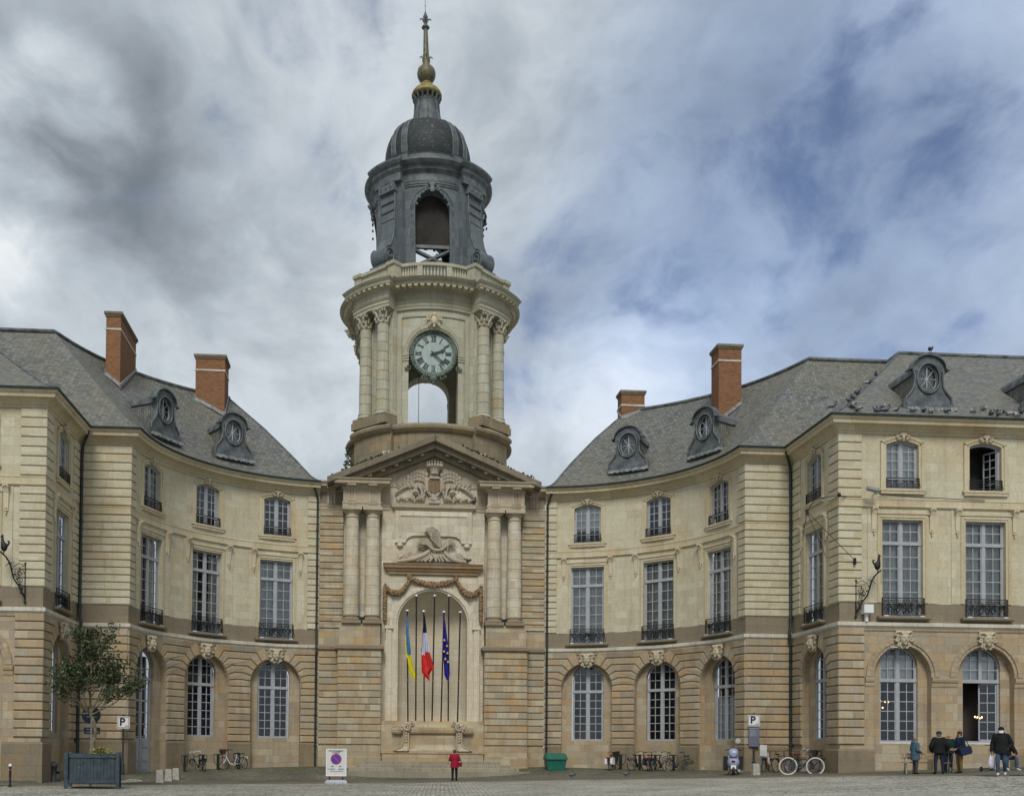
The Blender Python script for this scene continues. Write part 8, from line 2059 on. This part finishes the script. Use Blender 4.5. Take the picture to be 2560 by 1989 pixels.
o, s, J = person(G3(.68, 52.6), rad(178), 1.63, 'person in a red jacket and dark trousers seen from behind, facing the niche', red_j, trous, shoe_d, (.10, .075, .06), hem=.72, mod=armsfront, coat_w=1.06)
b = MB(); b.loft([[Vector((x*.5, y, z)) for x, y in ((-.2, -.05), (.2, -.05), (.2, .05), (-.2, .05))] for z in (-.12, -.08, .07, .1)]); b.tube([(-.09, 0, .1), (-.06, 0, .3), (.06, 0, .3), (.09, 0, .1)], .01, 5)
p = G3(.68, 52.6); tag(put('shoulder_bag', b.mesh('shoulder_bag', colm('dark_red_bag', (.22, .01, .025))), None, p+Vector((.27, .02, .88)), .4), 'red bag carried on the right side of the person in the red jacket', 'bag')
side_hands = dict(elr=(-.24, .04, 1.12), wrr=(-.16, -.20, 1.0), har=(-.12, -.28, .98), ell=(.24, .04, 1.12), wrl=(.16, -.20, .99), hal=(.1, -.28, .97))
person(G3(19.39, 42.15), rad(97), 1.53, 'short grey-haired person in a blue puffer coat and mauve trousers, facing right', teal, mauve, shoe_d, (.22, .20, .17), hem=.66, puff=.045, mod=side_hands, coat_w=1.10, hood=True)
person(G3(19.86, 41.1), rad(170), 1.72, 'stout person in black jacket, jeans and dark cap, seen from behind', black_j, jeans, shoe_d, (.16, .15, .14), hem=.86, coat_w=1.24, cap=colm('dark_cap', (.02, .022, .028)), mod=dict(elr=(-.31, .05, 1.12), wrr=(-.26, -.10, .92), har=(-.22, -.14, .86), ell=(.31, .05, 1.12), wrl=(.26, -.10, .92), hal=(.22, -.14, .86), kor=(0, 0, 0)) if False else dict(elr=(-.31, .05, 1.12), wrr=(-.26, -.10, .92), har=(-.22, -.14, .86), ell=(.31, .05, 1.12), wrl=(.26, -.10, .92), hal=(.22, -.14, .86), knr=(-.13, -.02, .5), anr=(-.15, .02, .09), tor=(-.17, -.16, .035), knl=(.13, -.02, .5), anl=(.14, .02, .09), tol=(.16, -.16, .035)))
person(G3(20.68, 42.0), rad(-20), 1.62, 'bald person in a dark green jacket half hidden behind the black jacket', greenj, jeans, shoe_d, (.2, .2, .2), bald=True, hem=.84, coat_w=1.12, skinc=(.46, .26, .19))
o, s, J = person(G3(20.59, 40.9), rad(-88), 1.69, 'bearded person in navy jacket and khaki trousers with a shoulder bag, facing left', navy, khaki, shoe_d, (.045, .03, .022), hem=.78, coat_w=1.08, mod=side_hands, collar=colm('grey_hood', (.22, .23, .25)))
b = MB(); hc = J['hd']*s; b.ball(hc+Vector((0, -.055, -.065))*s, .062*s, .05*s, .045*s, 10); put('beard', b.mesh('beard', colm('hair_45', (.045, .03, .022))), o)
b = MB(); b.loft([[Vector((x*w_, y, z)) for x, y in ((-.23, -.07), (.23, -.07), (.23, .07), (-.23, .07))] for w_, z in ((.75, 0), (1, .06), (1, .26), (.8, .32))]); b.tube([(-.18, 0, .3), (-.1, -.04, .62), (.0, -.12, .74)], .016, 5); b.tube([(.18, 0, .3), (.1, -.03, .62), (.0, -.12, .74)], .016, 5)
p = G3(20.59, 40.9); tag(put('shoulder_bag', b.mesh('shoulder_bag', colm('dark_blue_bag', (.02, .03, .065))), None, p+Vector((.13, -.27, .76)), (0, rad(-14), .05)), 'dark blue shoulder bag hanging at the side of the bearded person', 'bag')
walk = dict(knr=(-.10, -.16, .50), anr=(-.09, -.10, .10), tor=(-.10, -.27, .05), knl=(.10, .02, .49), anl=(.10, .26, .15), tol=(.11, .14, .05), elr=(-.27, .03, 1.12), wrr=(-.29, -.06, .86), har=(-.29, -.08, .78), ell=(.31, .10, 1.14), wrl=(.22, -.04, .96), hal=(.17, -.08, .92))
o, s, J = person(G3(20.25, 37.25), rad(-32), 1.79, 'person in black puffer jacket, jeans and white face mask walking with a plastic bag', black_j, jeans2, shoe_w, (.012, .011, .010), skinc=(.13, .065, .04), hem=.80, puff=.03, coat_w=1.16, mask=True, hood=True, mod=walk)
hp = o.matrix_world.copy(); p = G3(20.25, 37.25); hw_ = p+Matrix.Rotation(rad(-32), 3, 'Z') @ (J['har']*s)
b = MB(); b.loft([[Vector((x*w_, y*w_, z)) for x, y in [(.14*cos(2*PI*i/10), .06*sin(2*PI*i/10)*(1+.3*sin(i*2.3))) for i in range(10)]] for w_, z in ((.15, -.56), (.75, -.54), (1, -.44), (1.0, -.28), (.7, -.16), (.3, -.06), (.12, .0))], smooth=True); tag(put('carrier_bag', b.mesh('carrier_bag', colm('thin_white_plastic', (.62, .60, .66), .5)), None, hw_+Vector((0, 0, .02)), .3), 'white plastic carrier bag in the hand of the masked walker', 'bag')
sit = dict(pel=(0, .08, .52), wai=(0, .03, .64), che=(0, -.10, .84), nb=(0, -.20, .97), nk=(0, -.26, 1.02), hd=(0, -.34, 1.08), tp=(0, -.38, 1.14))
for q, n in ((-1, 'r'), (1, 'l')): sit.update({'hip'+n: (q*.10, .06, .52), 'kn'+n: (q*.20, -.38, .52), 'an'+n: (q*.18, -.36+(.0 if q < 0 else -.08), .09), 'to'+n: (q*.22, -.54+(.0 if q < 0 else -.08), .035), 'sh'+n: (q*.18, -.17, .93), 'el'+n: (q*.25, -.28, .70), 'wr'+n: (q*.07, -.46, .66), 'ha'+n: (q*.03, -.52, .64)})
person(G3(22.55, 41.2), rad(8), 1.74, 'person in a black jacket, jeans and white shoes sitting hunched on the right bench', black_j, jeans2, shoe_w, (.02, .017, .015), hem=.86, coat_w=1.05, mod=sit)
